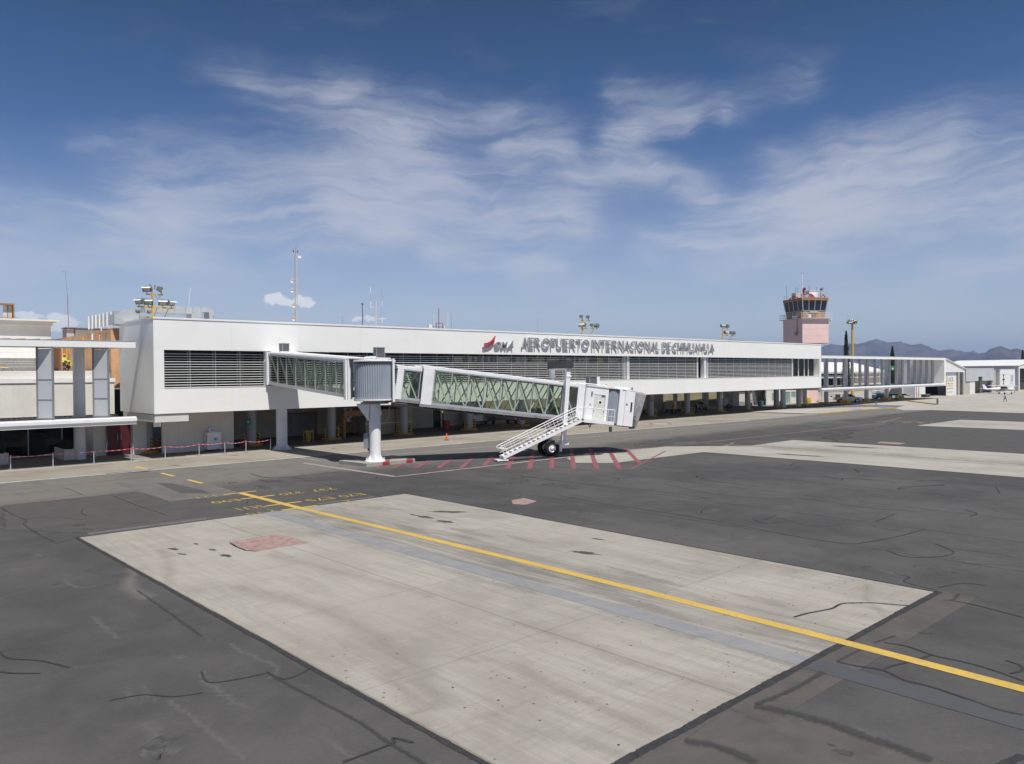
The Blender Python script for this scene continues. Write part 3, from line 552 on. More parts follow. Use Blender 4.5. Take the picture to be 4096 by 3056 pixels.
# sealed cracks traced on the apron
CRW = .78
CR = [([(19.32, 10.06), (19.95, 9.96), (20.74, 9.72), (21.40, 9.72), (21.73, 9.51), (22.12, 9.13), (22.34, 8.72), (22.56, 8.34)], .11, 'seal'),
      ([(23.87, 7.80), (23.91, 7.18), (23.59, 5.89)], .08, 'seal'), ([(23.77, 7.90), (24.03, 7.72), (24.82, 7.81)], .10, 'sealsoft'),
      ([(19.06, 7.64), (19.19, 7.13), (19.01, 6.53), (19.05, 5.85), (18.98, 5.32), (18.76, 4.68)], .09, 'seal'), ([(19.82, 5.31), (19.72, 5.00), (19.43, 4.88), (19.01, 5.00)], .09, 'seal'),
      ([(17.07, 7.87), (17.11, 7.47), (17.28, 6.96), (17.06, 6.41), (17.08, 5.86), (16.96, 5.21), (16.83, 4.64), (16.91, 4.22)], .11, 'seal'), ([(17.28, 6.96), (17.62, 6.93), (18.25, 6.73), (18.97, 6.56)], .09, 'seal'),
      ([(17.07, 7.87), (17.65, 7.84), (18.25, 7.82)], .10, 'sealsoft'), ([(18.87, 7.80), (19.17, 7.74), (19.79, 7.64)], .1, 'sealsoft'),
      ([(13.71, 7.94), (14.31, 7.85), (15.18, 7.78), (16.32, 7.79)], .20, 'sealsoft'), ([(13.63, 7.94), (13.85, 7.35), (13.95, 6.67), (13.90, 5.96), (13.90, 5.33), (13.82, 4.75)], .42, 'sealsoft'),
      ([(11.46, 8.05), (11.71, 7.46), (11.66, 6.72)], .35, 'sealsoft'), ([(15.14, 3.78), (14.73, 3.88), (14.33, 3.98)], .22, 'seal'),
      ([(3.56, 21.84), (3.62, 21.15), (4.10, 20.49), (4.49, 19.52)], .08, 'seal'), ([(3.31, 20.34), (3.51, 20.00), (3.94, 19.59)], .08, 'seal'),
      ([(4.60, 16.97), (5.20, 16.79), (5.61, 16.27), (6.13, 16.04)], .06, 'seal'), ([(6.55, 17.25), (6.42, 16.52), (6.86, 16.26), (7.53, 16.12)], .07, 'seal'),
      ([(7.58, 16.25), (7.67, 15.54), (8.35, 15.69)], .07, 'seal'), ([(7.56, 16.18), (7.59, 15.18), (7.66, 13.84), (7.72, 12.65), (7.66, 11.57), (7.67, 10.43)], .11, 'sealsoft'),
      ([(6.70, 11.52), (7.24, 11.50), (7.72, 11.51), (7.82, 11.66), (7.98, 11.26)], .09, 'seal'), ([(7.64, 25.17), (7.61, 23.84), (7.56, 22.34), (7.44, 19.42)], .10, 'sealsoft'),
      ([(7.65, 46.33), (7.64, 43.55), (7.76, 41.00), (7.50, 40.12), (7.45, 37.08), (7.57, 34.81)], .10, 'sealsoft'), ([(12.82, 46.66), (12.74, 41.99), (12.84, 37.44)], .09, 'sealsoft'),
      ([(7.79, 41.16), (8.39, 41.46), (9.28, 40.25), (9.79, 39.13)], .06, 'sealsoft'), ([(10.48, 42.43), (10.13, 41.45), (10.09, 40.31)], .07, 'sealsoft'), ([(11.66, 51.53), (11.77, 50.46), (11.74, 48.66), (11.69, 47.54)], .07, 'sealsoft'),
      ([(7.44, 34.37), (8.26, 35.02), (8.50, 35.33)], .07, 'sealsoft'),
      ([(23.44, 46.19), (23.29, 43.69), (23.13, 40.42), (23.16, 37.29), (23.06, 35.12)], .08, 'sealsoft'), ([(27.43, 42.40), (26.75, 41.56), (26.64, 40.56)], .06, 'sealsoft'), ([(22.30, 49.84), (22.32, 46.58), (24.96, 46.20), (27.33, 46.25)], .25, 'sealsoft'),
      ([(29.84, 28.79), (29.49, 24.97), (29.62, 21.23), (29.30, 17.70), (28.86, 14.23), (29.22, 12.61)], .10, 'sealsoft'), ([(37.16, 27.43), (36.02, 23.56), (36.29, 20.85), (37.82, 18.64), (37.27, 16.08), (37.82, 13.58)], .09, 'sealsoft'),
      ([(29.10, 12.73), (31.53, 12.17), (33.99, 11.93)], .09, 'seal'), ([(31.11, 18.10), (30.50, 17.20), (31.36, 16.71)], .07, 'seal'), ([(30.91, 17.54), (32.66, 17.73)], .06, 'seal'), ([(32.14, 17.45), (31.23, 15.40), (32.65, 14.67)], .05, 'sealsoft'),
      ([(34.04, 14.00), (36.62, 14.13)], .09, 'seal'), ([(29.05, 11.54), (28.42, 10.66), (29.26, 9.82), (30.35, 9.73), (31.28, 10.66)], .07, 'seal'), ([(30.88, 9.98), (31.01, 8.82), (30.91, 7.71)], .07, 'sealsoft'),
      ([(39.72, 12.24), (39.25, 11.62), (38.17, 11.58)], .10, 'seal'), ([(25.74, 9.80), (25.66, 9.49), (24.99, 9.38), (24.74, 8.37)], .06, 'seal'), ([(25.01, 8.46), (26.09, 8.11), (26.30, 7.54)], .06, 'seal'),
      ([(41.56, 28.02), (40.40, 26.91), (39.97, 23.83), (39.94, 22.94)], .12, 'sealsoft'), ([(44.17, 16.92), (46.20, 16.70), (47.72, 15.77)], .12, 'sealsoft'), ([(49.15, 13.63), (46.12, 12.58)], .12, 'sealsoft'), ([(50.99, 22.29), (50.02, 21.57)], .2, 'sealsoft'),
      ([(44.34, 17.03), (45.56, 17.10), (46.26, 16.37), (47.72, 15.90), (47.30, 15.64)], .12, 'sealsoft'), ([(47.00, 22.47), (45.62, 20.68), (46.50, 20.93), (47.16, 19.45)], .12, 'sealsoft'), ([(48.08, 17.35), (49.25, 16.88), (49.50, 15.12), (49.76, 12.41)], .12, 'sealsoft'),
      ([(51.92, 22.78), (50.28, 21.67), (49.56, 21.52)], .12, 'sealsoft'), ([(44.46, 26.01), (45.99, 22.70), (47.35, 18.11)], .10, 'sealsoft'), ([(49.73, 26.12), (52.03, 26.86), (53.15, 26.23)], .10, 'sealsoft'),
      ([(33.86, 36.15), (33.85, 32.76), (34.23, 28.67), (34.62, 25.82), (34.46, 22.17)], .09, 'sealsoft'), ([(37.46, 34.81), (38.68, 34.81), (38.64, 35.29)], .08, 'sealsoft'), ([(37.72, 32.89), (37.01, 30.55), (35.64, 29.84)], .07, 'sealsoft'), ([(41.38, 28.24), (40.96, 27.14), (39.97, 26.72), (39.74, 25.56)], .08, 'sealsoft'),
      ([(43.33, 34.03), (42.22, 32.40), (41.68, 32.08)], .07, 'sealsoft'), ([(32.70, 20.75), (31.62, 20.94), (30.51, 20.33)], .07, 'sealsoft'), ([(29.64, 7.39), (29.38, 8.08), (28.69, 8.99)], .06, 'sealsoft'), ([(20.54, 14.73), (20.64, 13.11)], .01, 'sealsoft')]
def wig(pts, seed, amp):
    rnd = random.Random(seed); P_ = [pts[0]] + list(pts) + [pts[-1]]; sp = [pts[0]]
    for p0, p1, p2, p3 in zip(P_, P_[1:], P_[2:], P_[3:]):           # smooth curve through the traced points
        for i in range(1, 7):
            t = i / 6; sp.append(tuple(.5 * (2 * b + (c - a) * t + (2 * a - 5 * b + 4 * c - d) * t * t + (3 * b - a - 3 * c + d) * t ** 3) for a, b, c, d in zip(p0, p1, p2, p3)))
    pts = sp; amp *= .35; out = [pts[0]]
    for a, b in zip(pts, pts[1:]):
        L = math.hypot(b[0] - a[0], b[1] - a[1]); k = max(1, int(L / 1.0)); k = min(k, 14)
        for i in range(1, k + 1):
            t = i / k; j = 0 if i == k else amp
            out.append((a[0] + (b[0] - a[0]) * t + rnd.uniform(-j, j), a[1] + (b[1] - a[1]) * t + rnd.uniform(-j, j)))
    return out
for i, (pts, wd, m_) in enumerate(CR): strip('crack_seal', wig(list(pts), i, .06 + wd * .35), wd * (.66 if m_ == 'seal' else 1.1 if wd < .2 else .85), m_, .0105 + (i % 5) * .0003, i, .45)
# chalky scuffs on the near left asphalt
for i, (pts, wd) in enumerate([([(6.55, 17.25), (6.42, 16.65), (6.38, 15.69), (6.39, 14.62)], .16), ([(5.49, 16.23), (5.50, 15.33), (5.54, 14.08), (5.59, 12.63)], .14), ([(4.78, 15.47), (4.72, 14.75), (4.83, 14.15)], .3), ([(7.73, 18.56), (7.70, 17.71), (7.89, 16.32), (7.39, 15.72)], .12),
                               ([(6.35, 28.32), (6.44, 26.78), (6.97, 26.55)], .12), ([(5.95, 23.34), (5.85, 21.33), (5.91, 20.79)], .14), ([(4.28, 14.11), (4.66, 14.09), (4.86, 13.78)], .25), ([(6.58, 18.59), (6.58, 18.29)], .2)]):
    strip('chalk_scuff', wig(list(pts), 90 + i, .08), wd, 'whitescuff', .0055, 70 + i, .8)
# tyre sweeps and stains on the pad
for i, (pts, wd, m_) in enumerate([([(9.94, 23.64), (10.53, 20.98), (10.71, 18.69), (10.49, 16.11), (9.82, 13.73), (9.12, 12.00)], .55, 'sweep'), ([(9.46, 14.81), (9.31, 13.86), (8.91, 12.63), (8.48, 11.52)], .4, 'sweep'), ([(10.14, 30.64), (9.37, 27.44), (8.39, 24.79)], .35, 'sweep'), ([(11.30, 15.79), (10.42, 14.47), (9.80, 13.22), (9.28, 11.84)], .45, 'palesweep'),
        ([(13.78, 15.01), (13.85, 12.63), (13.80, 10.52), (13.99, 8.37)], .45, 'sweep'), ([(11.93, 13.01), (11.56, 11.19), (11.40, 9.81), (11.34, 8.40)], .4, 'sweep'), ([(24.06, 10.11), (22.54, 9.53), (21.66, 8.85), (21.02, 8.35)], .25, 'sweep'), ([(12.68, 27.05), (13.24, 22.33), (13.79, 18.11)], .5, 'sweep'),
        ([(9.58, 10.46), (10.00, 9.69), (10.26, 8.73), (10.29, 8.25)], .3, 'palesweep'), ([(8.63, 28.18), (7.65, 25.88), (7.56, 23.89)], .4, 'palesweep'), ([(24.63, 22.40), (24.76, 17.75), (24.26, 13.61)], .6, 'sweep'), ([(21.63, 20.88), (21.48, 16.36), (21.58, 13.71)], .8, 'palesweep')]):
    strip('tyre_sweep', wig(list(pts), 200 + i, .02), wd, m_, .0068 + i * .0001, 300 + i, .3, pad)
rnd = random.Random(11)
for i in range(90):
    x_, y_ = rnd.uniform(9, 24), 8.6 + 11 * rnd.random() ** 1.6; r_ = rnd.choice((.012, .016, .022, .03)); sheet('oil_drip', blob(x_, y_, r_, r_ * rnd.uniform(.6, 1.3), i, 0, .4, 7), 'drips', .0081, pad)
for i in range(26): a_ = rnd.uniform(0, 6.28); x_, y_ = rnd.uniform(15.2, 21.4), rnd.uniform(9, 34); sheet('rubber_stain', blob(x_, y_, rnd.uniform(.25, .7), rnd.uniform(.8, 2.6), 400 + i, rnd.uniform(-.1, .1), .3), 'rubber_stain', .0064 + i * .00001, pad)
for i in range(34): x_, y_ = rnd.choice((rnd.uniform(-14, 8), rnd.uniform(25, 50))), rnd.uniform(6, 42); sheet('oil_stain', blob(x_, y_, rnd.uniform(.04, .22), rnd.uniform(.05, .25), 500 + i, 1.0, .5, 11), 'oil', .0076)
# paving lane seams
for i, x_ in enumerate((-11.5, -1.6, 28.9, 33.8, 38.8, 43.7, 48.7, 74.2, 79.1, 84.1)): strip('paving_seam', wig([(x_ + .1, -5), (x_, 10), (x_ + .05, 25), (x_, 41)], i, .05), .07, 'sealsoft', .0062, 600 + i, .5)
# painted lead-in line with its crossbars and dashes
yl = 18.19
strip('painted_line', [(18.15, -12), (18.27, 4.5), (18.42, 9), (18.48, 15), (18.47, 20), (18.36, 27), (18.2, 34.9)], .36, 'yline', .0125, 2, .03)
sheet('painted_line', rect(yl - .19, yl + .19, 34.9, 42.1), 'yline', .0125)
for y_ in (35.1, 36.8, 39.8, 42.0): sheet('painted_bar', rect(yl - .92, yl - .19, y_ - .12, y_ + .12), 'yline', .0126); sheet('painted_bar', rect(yl + .19, yl + .98, y_ - .12, y_ + .12), 'yline', .0126)
for a, b in ((47.35, 49.75), (52.05, 54.45), (57.2, 59.85)): sheet('painted_dash', rect(yl - .13, yl + .13, a, b), 'yline', .0126)
def ground_text(s, x0, x1, y0, y1, m='ytext'):
    me = text_mesh(s, 1.0, name='painted_number'); fit_text(me, 0, x1 - x0, 0, y1 - y0)
    for v_ in me.vertices: v_.co.x, v_.co.y, v_.co.z = x1 - v_.co.x, y1 - v_.co.y, .0128
    me.materials.append(M[m]); add('painted_number', me, m, ground)
for s_, x0, x1, y_ in (('320', 19.45, 20.75, 39.3), ('737', 21.35, 22.75, 39.3), ('E75', 19.5, 20.95, 36.35), ('E70', 21.4, 22.8, 36.35), ('E90', 15.75, 17.15, 39.35), ('SU1', 15.85, 17.2, 36.45)):
    ground_text(s_, x0, x1, y_, y_ + .78)
ground_text('321', 15.8, 17.05, 41.6, 42.35, 'ylinefaded'); ground_text('9 14', 15.55, 17.1, 34.75, 35.5, 'ylinefaded'); ground_text('2', 20.7, 21.2, 34.7, 35.4, 'ylinefaded')
# grey-blue covered line beside it
sheet('painted_line', rect(16.25, 16.92, 8.36, 35.2), 'bline', .0086); sheet('painted_line', rect(16.2, 16.9, -12, 8.18), 'blinedark', .0086)
# pink-red ground panels
sheet('painted_panel', [(12.47, 29.82), (13.30, 29.95), (14.59, 29.85), (14.62, 28.82), (14.64, 27.54), (13.70, 27.61), (13.06, 27.62), (12.45, 27.55), (12.42, 28.25)], 'patch', .0112)
sheet('painted_panel', [(27.00, 29.33), (27.96, 29.40), (27.65, 28.14), (26.52, 27.81), (26.27, 28.46)], 'patch', .0112); sheet('painted_panel', [(71.20, 29.14), (72.85, 29.37), (72.69, 27.11), (70.91, 27.11)], 'patch', .0112)
strip('crack_seal', [(12.47, 29.82), (12.34, 28.85), (12.32, 28.01), (12.61, 27.52)], .08, 'seal', .0118, 5, .6)
# service road lines
strip('painted_line', [(-60, 53.9), (23.6, 52.75), (27.8, 52.75)], .10, 'rlinefaded', .0100, 3, .2)
strip('painted_line', [(27.75, 52.8), (28.15, 41.35)], .34, 'wline', .0100, 3, .1); strip('painted_line', [(27.75, 52.8), (28.15, 41.35)], .13, 'rline', .0108, 4, .1)
strip('painted_line', [(28.1, 41.4), (44, 41.3), (53.8, 41.05)], .26, 'wline', .0100, 3, .2); strip('painted_line', [(28.1, 41.35), (44, 41.2), (53.8, 41.05)], .09, 'rline', .0108, 4, .2)
strip('painted_line', [(53.8, 41.05), (69, 40.4), (98.3, 39.6)], .22, 'rlinefaded', .0100, 5, .3); strip('painted_line', [(98.3, 39.6), (112.4, 42.6)], .2, 'rlinefaded', .0100, 5, .3)
strip('painted_line', [(29.9, 65.2), (29.4, 57.0), (29.4, 53.2), (46, 52.5), (72.6, 52.9), (113, 50.5)], .11, 'wline', .0100, 6, .3)
# red hatching under the boarding bridge
H0 = [(29.87, 46.30), (30.73, 45.57), (31.77, 44.28), (32.75, 43.05), (33.83, 41.91), (35.96, 41.94)]
H1 = [(33.65, 49.73), (34.44, 48.42), (35.85, 47.93), (37.46, 47.36), (39.10, 46.78), (41.03, 46.54)]
H2 = [(35.85, 39.34), (36.88, 38.24), (37.92, 37.13), (38.86, 35.95), (39.84, 34.74), (40.88, 33.64)]
H3 = [(42.03, 45.38), (45.61, 46.80), (44.09, 43.14), (48.81, 45.44), (50.24, 44.61), (51.66, 43.80)]
for a, b in list(zip(H0, H1)) + list(zip(H2, H3)): strip('painted_stripe', [a, b], .34, 'rline', .0116, 9, .04)
strip('painted_stripe', [(44.24, 34.54), (52.28, 42.36)], .34, 'rline', .0116, 9, .04); strip('painted_line', [(41.42, 33.06), (52.82, 38.62)], .16, 'rline', .0120, 9, .06)
strip('painted_line', [(29.87, 46.30), (31.74, 44.22), (33.86, 41.88), (35.85, 39.34), (38.86, 35.95), (41.42, 33.06)], .09, 'rlinefaded', .0112, 9, .3)
strip('painted_line', [(43.73, 41.10), (49.36, 41.31), (53.49, 41.03)], .12, 'rline', .0118, 12, .3)
# small marks on the lane
mb = MB(); mb.lathe((80.1, 59.3, .0096), [(1.15, 0), (1.45, 0)], 28); add('painted_ring', mb, 'rline', lane); sheet('painted_disc', [(80.1 + 1.0 * math.cos(i * .3142), 59.3 + 1.0 * math.sin(i * .3142)) for i in range(20)], 'wline', .0094, lane)
mb = MB(); mb.lathe((87.5, 55.6, .0096), [(1.0, 0), (1.25, 0)], 28); add('painted_ring', mb, 'rlinefaded', lane)
for i in range(7): sheet('painted_bar', rect(94.6 + (i % 2) * .05, 97.6, 43.5 + i * 1.35, 44.1 + i * 1.35), 'lightasph', .0102)
for pts in ([(58.94, 42.15), (61.75, 41.63)], [(60.89, 39.97), (61.35, 38.28), (61.24, 35.82)], [(57.90, 37.67), (60.13, 37.52), (63.19, 38.60)], [(59.83, 53.66), (60.04, 51.71)], [(60.55, 49.07), (60.84, 47.35)]): strip('painted_line', pts, .22, 'ylinefaded', .0101, 8, .5)
for pts in ([(100.97, 41.31), (103.06, 40.77), (103.13, 38.68), (103.54, 35.48)], [(100.53, 37.99), (104.07, 37.54), (101.38, 35.86)], [(134.39, 39.13), (136.86, 37.80)]): strip('painted_line', pts, .35, 'ylinefaded', .0101, 8, .5)
sheet('painted_line', rect(61.5, 61.7, -8, 36.5), 'ylinefaded', .0125); sheet('painted_line', rect(103.9, 104.1, -8, 36), 'ylinefaded', .0125)
# oil and rubber stains
for i, (c_, rx, ry, rot) in enumerate([((21.58, 45.49), .55, 1.4, .2), ((20.09, 43.25), .35, 1.0, 0), ((21.07, 28.79), .25, .7, 0), ((21.05, 27.26), .3, .7, .3), ((22.68, 29.01), .35, 1.3, .5), ((21.04, 29.54), .1, .4, 0),
        ((10.48, 30.19), .16, .45, .2), ((10.39, 29.10), .14, .4, .3), ((11.50, 29.00), .14, .4, .2), ((11.47, 27.71), .24, .5, .2), ((11.44, 30.48), .1, .25, 0), ((16.56, 26.99), .16, .16, 0),
        ((66.30, 28.98), .6, 3.6, .1), ((57.02, 29.43), .5, 2.6, .15), ((57.17, 28.21), .4, 1.2, .1), ((56.80, 44.02), 1.2, .7, 0), ((60.94, 44.74), 1.6, .5, 0), ((74.40, 34.20), 5, 1.6, .3),
        ((33.07, 35.42), .8, .4, 0), ((32.36, 33.96), .7, .35, .4), ((32.50, 32.09), .8, .35, .2), ((30.87, 34.13), .9, .5, 0), ((32.22, 30.12), .3, .5, .2), ((32.52, 30.75), .4, .2, .2),
        ((20.94, 18.94), .25, .8, .3), ((23.04, 20.06), .12, .4, .2), ((13.08, 5.93), .14, .22, .2), ((13.17, 6.17), .06, .12, 0), ((20.50, 7.20), .12, .3, .4),
        ((10.18, 24.94), .0, .0, 0), ((9.20, 38.04), .3, .5, .2), ((9.21, 36.81), .25, .5, .4), ((11.02, 39.78), .12, .3, .2), ((19.62, 46.30), .4, .3, 0), ((18.86, 44.06), .25, .25, 0), ((20.49, 58.23), .5, .25, 0), ((26.36, 61.94), .5, .2, 0), ((49.37, 61.03), .5, .25, 0), ((35.14, 61.33), .5, .25, 0)]):
    if rx: sheet('oil_stain', blob(c_[0], c_[1], rx, ry, i, rot), 'oil', .0075 + (i % 7) * .0002)

# ================================================================ TERMINAL
YF = 63.21
term = thing('terminal_building', 'long white airport terminal raised on round pillars with a louvred window band', 'building', (20.65, YF, 0))
XL, XR, ZT, ZB = 20.65, 131.68, 11.13, 3.58
T = lambda name, mb, m, par=term, **k: add(name, mb, m, par, **k)
# the front skin is laid as wide sheets with fine joints
px_ = [XL] + [XL + (XR - XL) * i / 18 for i in range(1, 18)] + [XR]
WX0, WX1, WZ0, WZ1 = 21.43, 131.04, 5.58, 8.58
for i in range(18):
    a, b = px_[i] + .004, px_[i + 1] - .004
    T('wall_panel', MB().box(a, b, YF, YF + .30, WZ1, 10.98), 'white')
    T('wall_panel', MB().box(a, b, YF, YF + .30, ZB, WZ0), 'white')
T('core_wall', MB().box(XL, XR, YF + .302, YF + .5, WZ1 + .002, 10.98).box(XL, XR, YF + .302, YF + .5, ZB + .002, WZ0 - .002), 'white')
T('end_wall', MB().box(XL, WX0, YF, YF + 1.05, WZ0 + .002, WZ1 - .002).box(XL, XL + .3, YF + 1.052, 71.7, WZ0, WZ1).box(XL, XL + .3, YF + .51, 71.7, ZB, WZ0 - .002).box(XL, XL + .3, YF + .51, 71.7, WZ1 + .002, 10.98), 'white')
T('end_wall', MB().box(WX1, XR, YF, 77, WZ0 + .002, WZ1 - .002).box(XR - .3, XR, YF + .51, 77, ZB, WZ0 - .002).box(XR - .3, XR, YF + .51, 77, WZ1 + .002, 10.98), 'white')
T('parapet_cap', MB().box(XL - .03, XR + .03, YF - .05, YF + .6, 10.985, ZT).box(XL - .03, XL + .5, YF + .602, 71.75, 10.985, ZT).box(XR - .5, XR + .03, YF + .602, 77, 10.985, ZT), 'whitepaint')
T('roof', MB().box(XL + .31, XR - .31, YF + .51, 71.7, 10.3, 10.6).box(24.1, XR - .31, 71.701, 77.2, 10.3, 10.6), 'soffit')
T('soffit', MB().box(XL + .31, XR - .31, YF + .51, 71.7, ZB + .01, ZB + .25).box(24.1, XR - .31, 71.701, 77.2, ZB + .01, ZB + .25), 'soffit')
T('recess_floor', MB().box(WX0, WX1, YF + .51, YF + 1.2, WZ0 - .15, WZ0 - .002), 'white')
T('recess_ceiling', MB().box(WX0, WX1, YF + .51, YF + 1.2, WZ1 + .002, WZ1 + .2), 'white')
T('window_sill', MB().box(WX0 + .002, WX1 - .002, YF - .035, YF + .48, WZ0 + .001, WZ0 + .055), 'whitepaint')
# inside of the upper floor: back wall with gaps onto an added sunlit tan wall
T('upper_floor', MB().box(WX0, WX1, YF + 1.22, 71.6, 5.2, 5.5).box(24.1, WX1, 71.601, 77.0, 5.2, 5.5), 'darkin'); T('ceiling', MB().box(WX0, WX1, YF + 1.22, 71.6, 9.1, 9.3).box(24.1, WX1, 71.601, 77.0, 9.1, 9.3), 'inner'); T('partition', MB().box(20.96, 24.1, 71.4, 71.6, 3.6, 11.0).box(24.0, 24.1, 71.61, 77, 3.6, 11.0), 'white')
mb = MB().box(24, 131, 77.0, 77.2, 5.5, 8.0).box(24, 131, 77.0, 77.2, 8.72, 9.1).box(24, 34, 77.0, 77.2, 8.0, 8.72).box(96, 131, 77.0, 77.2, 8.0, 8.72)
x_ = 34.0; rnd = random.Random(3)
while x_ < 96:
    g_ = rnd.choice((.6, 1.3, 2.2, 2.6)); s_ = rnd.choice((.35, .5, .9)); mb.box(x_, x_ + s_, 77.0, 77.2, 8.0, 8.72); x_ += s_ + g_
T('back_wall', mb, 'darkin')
mb = MB()
for x_ in [30.5 + 6.2 * i for i in range(17)]: mb.tube((x_, 70.0, 5.5), (x_, 70.0, 9.1), .3, n=10)
T('inner_columns', mb, 'inner', kind='stuff')
T('partition', MB().box(24, 24.15, 65, 77, 5.5, 9.1).box(98.0, 98.2, YF + 1.3, 77, 5.5, 9.1), 'inner')
mb = MB()
for i in range(26): x_ = 99 + i * 1.25; mb.box(x_, x_ + .55, 68 + (i % 3) * .9, 68.5 + (i % 3) * .9, 5.5, 6.0).box(x_, x_ + .55, 68.5 + (i % 3) * .9, 68.58 + (i % 3) * .9, 6.0, 6.5)
T('seat_rows', mb, 'grey', kind='stuff')
# glazing
YG = YF + 1.05
gx = [WX0] + [21.55 + 2.0705 * i for i in range(1, 53)] + [WX1]
for a, b in zip(gx, gx[1:]):
    if b - a < .3: continue
    T('pane', MB().box(a + .03, b - .03, YG, YG + .02, WZ0, WZ1), 'wglass'); T('mullion', MB().box(b - .025, b + .025, YG + .022, YG + .12, WZ0, WZ1), 'grey')
# louvre slats, each section's slats run between its end posts
YS = YF + .46
zs = [8.286 - .207 * k for k in range(13)]
for a, b in ((21.47, 29.92), (30.10, 79.05), (79.25, 94.75), (97.25, 122.3)):
    for z_ in zs: T('slat', MB().hexa([(a, YS - .07, z_ - .024), (b, YS - .07, z_ - .024), (b, YS + .07, z_ - .010), (a, YS + .07, z_ - .010)], [(a, YS - .07, z_ + .008), (b, YS - .07, z_ + .008), (b, YS + .07, z_ + .022), (a, YS + .07, z_ + .022)]), 'slat')
    for x_ in (a, b): T('post', MB().box(x_ - .06, x_ + .06, YS - .10, YS + .10, WZ0 + .06, WZ1), 'slat')
for x_ in gx[1:]:
    if not (29.5 < x_ < 30.4 or 94.6 < x_ < 97.5 or x_ > 122.0): T('post', MB().box(x_ - .02, x_ + .02, YS + .045, YS + .085, WZ0 + .06, WZ1), 'alu')
for x_ in (123.4, 125.4, 127.45, 128.9): T('post', MB().box(x_ - .05, x_ + .05, YG - .12, YG - .005, WZ0, WZ1), 'slat')
T('post', MB().box(78.6, 79.0, YS + .2, YS + .5, WZ0 + .06, WZ1), 'whitepillar'); T('post', MB().box(96.15, 96.7, YF + .25, YF + .85, WZ0 + .06, WZ1), 'whitepillar')
# pillars with round yellow kerbs
PX = [22.3, 31.5, 39.85, 48.65, 57.8, 66.2, 75.0, 83.4, 92.2, 101.4, 110.4, 119.0, 128.6]
PY = 70.0
for i, x_ in enumerate(PX):
    T('pillar', MB().tube((x_, PY, 0.006), (x_, PY, ZB), .46, n=28, cap=False), 'pillar', smooth=True)
    T('pillar_base', MB().lathe((x_, PY, 0.006), [(1.02, 0), (1.02, .16), (.98, .2), (.3, .2)], 28), 'kerby', smooth=True)
T('pillar', MB().tube((129.9, 69.4, .006), (129.9, 69.4, ZB), .46, n=24, cap=False), 'whitepillar', smooth=True)
# ground floor rooms set back under the soffit
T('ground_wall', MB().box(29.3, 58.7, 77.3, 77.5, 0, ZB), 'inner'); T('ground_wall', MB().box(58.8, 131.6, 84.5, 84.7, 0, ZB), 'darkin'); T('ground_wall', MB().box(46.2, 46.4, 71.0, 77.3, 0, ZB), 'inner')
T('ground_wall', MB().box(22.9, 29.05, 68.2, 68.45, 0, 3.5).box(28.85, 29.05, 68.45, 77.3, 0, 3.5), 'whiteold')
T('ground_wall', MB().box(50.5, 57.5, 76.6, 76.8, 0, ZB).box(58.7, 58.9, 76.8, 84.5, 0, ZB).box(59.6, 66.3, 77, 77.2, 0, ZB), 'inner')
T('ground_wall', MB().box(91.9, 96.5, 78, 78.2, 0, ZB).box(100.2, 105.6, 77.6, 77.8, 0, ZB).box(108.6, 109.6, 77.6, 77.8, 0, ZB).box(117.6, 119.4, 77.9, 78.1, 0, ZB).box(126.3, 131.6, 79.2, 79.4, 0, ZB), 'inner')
dr = T('door', MB().box(38.9, 42.0, 77.24, 77.28, 0, 2.35), 'grey'); T('frame', MB().box(42.0, 42.25, 77.2, 77.29, 0, 2.5).box(38.9, 42.0, 77.2, 77.29, 2.35, 2.5), 'woodt', dr)
dr = T('door', MB().box(57.5, 58.7, 76.6, 76.7, 0, 2.6), 'wglass'); T('frame', MB().box(57.4, 57.5, 76.5, 76.8, 0, ZB).box(58.7, 58.85, 76.5, 76.8, 0, ZB).box(57.5, 58.7, 76.5, 76.8, 2.6, 2.7), 'alu', dr)
dr = T('door', MB().box(127.0, 129.2, 79.1, 79.14, 0, 2.5), 'grey'); T('frame', MB().box(126.9, 127.0, 79.05, 79.18, 0, 2.6).box(129.2, 129.3, 79.05, 79.18, 0, 2.6).box(128.05, 128.15, 79.05, 79.18, 0, 2.5), 'alu', dr)
T('beam_box', MB().box(20.7, 23.3, YF + .1, YF + .6, 2.92, 3.5).box(20.7, 21.0, YF + .62, 70, 2.92, 3.5), 'offwhite')
# plaster boarded booth between pillars
booth = thing('boarded_booth', 'tan plasterboard booth with a dark doorway beside the fourth dark pillar', 'booth', (48.5, 70.2, 0))
for i, (a, b) in enumerate(((44.55, 46.1), (46.1, 48.3), (48.35, 50.6))):
    for j, (z0, z1) in enumerate(((.05, 1.25), (1.30, 2.75))): add('board_panel', MB().box(a + .03, b - .03, 71.1, 71.18, z0, z1), 'board', booth)
add('seam', MB().box(45.2, 45.28, 71.085, 71.1, .1, 2.7).box(49.4, 49.48, 71.085, 71.1, .1, 2.7).box(44.5, 50.6, 71.085, 71.1, 1.22, 1.32), 'whitecloth', booth)
add('door_surround', MB().box(42.0, 44.5, 71.1, 71.2, 2.2, 2.75).box(41.9, 42.2, 71.1, 71.2, 0, 2.2), 'woodt', booth); add('side_wall', MB().box(50.5, 50.6, 71.2, 76.5, 0, 2.75), 'board', booth)

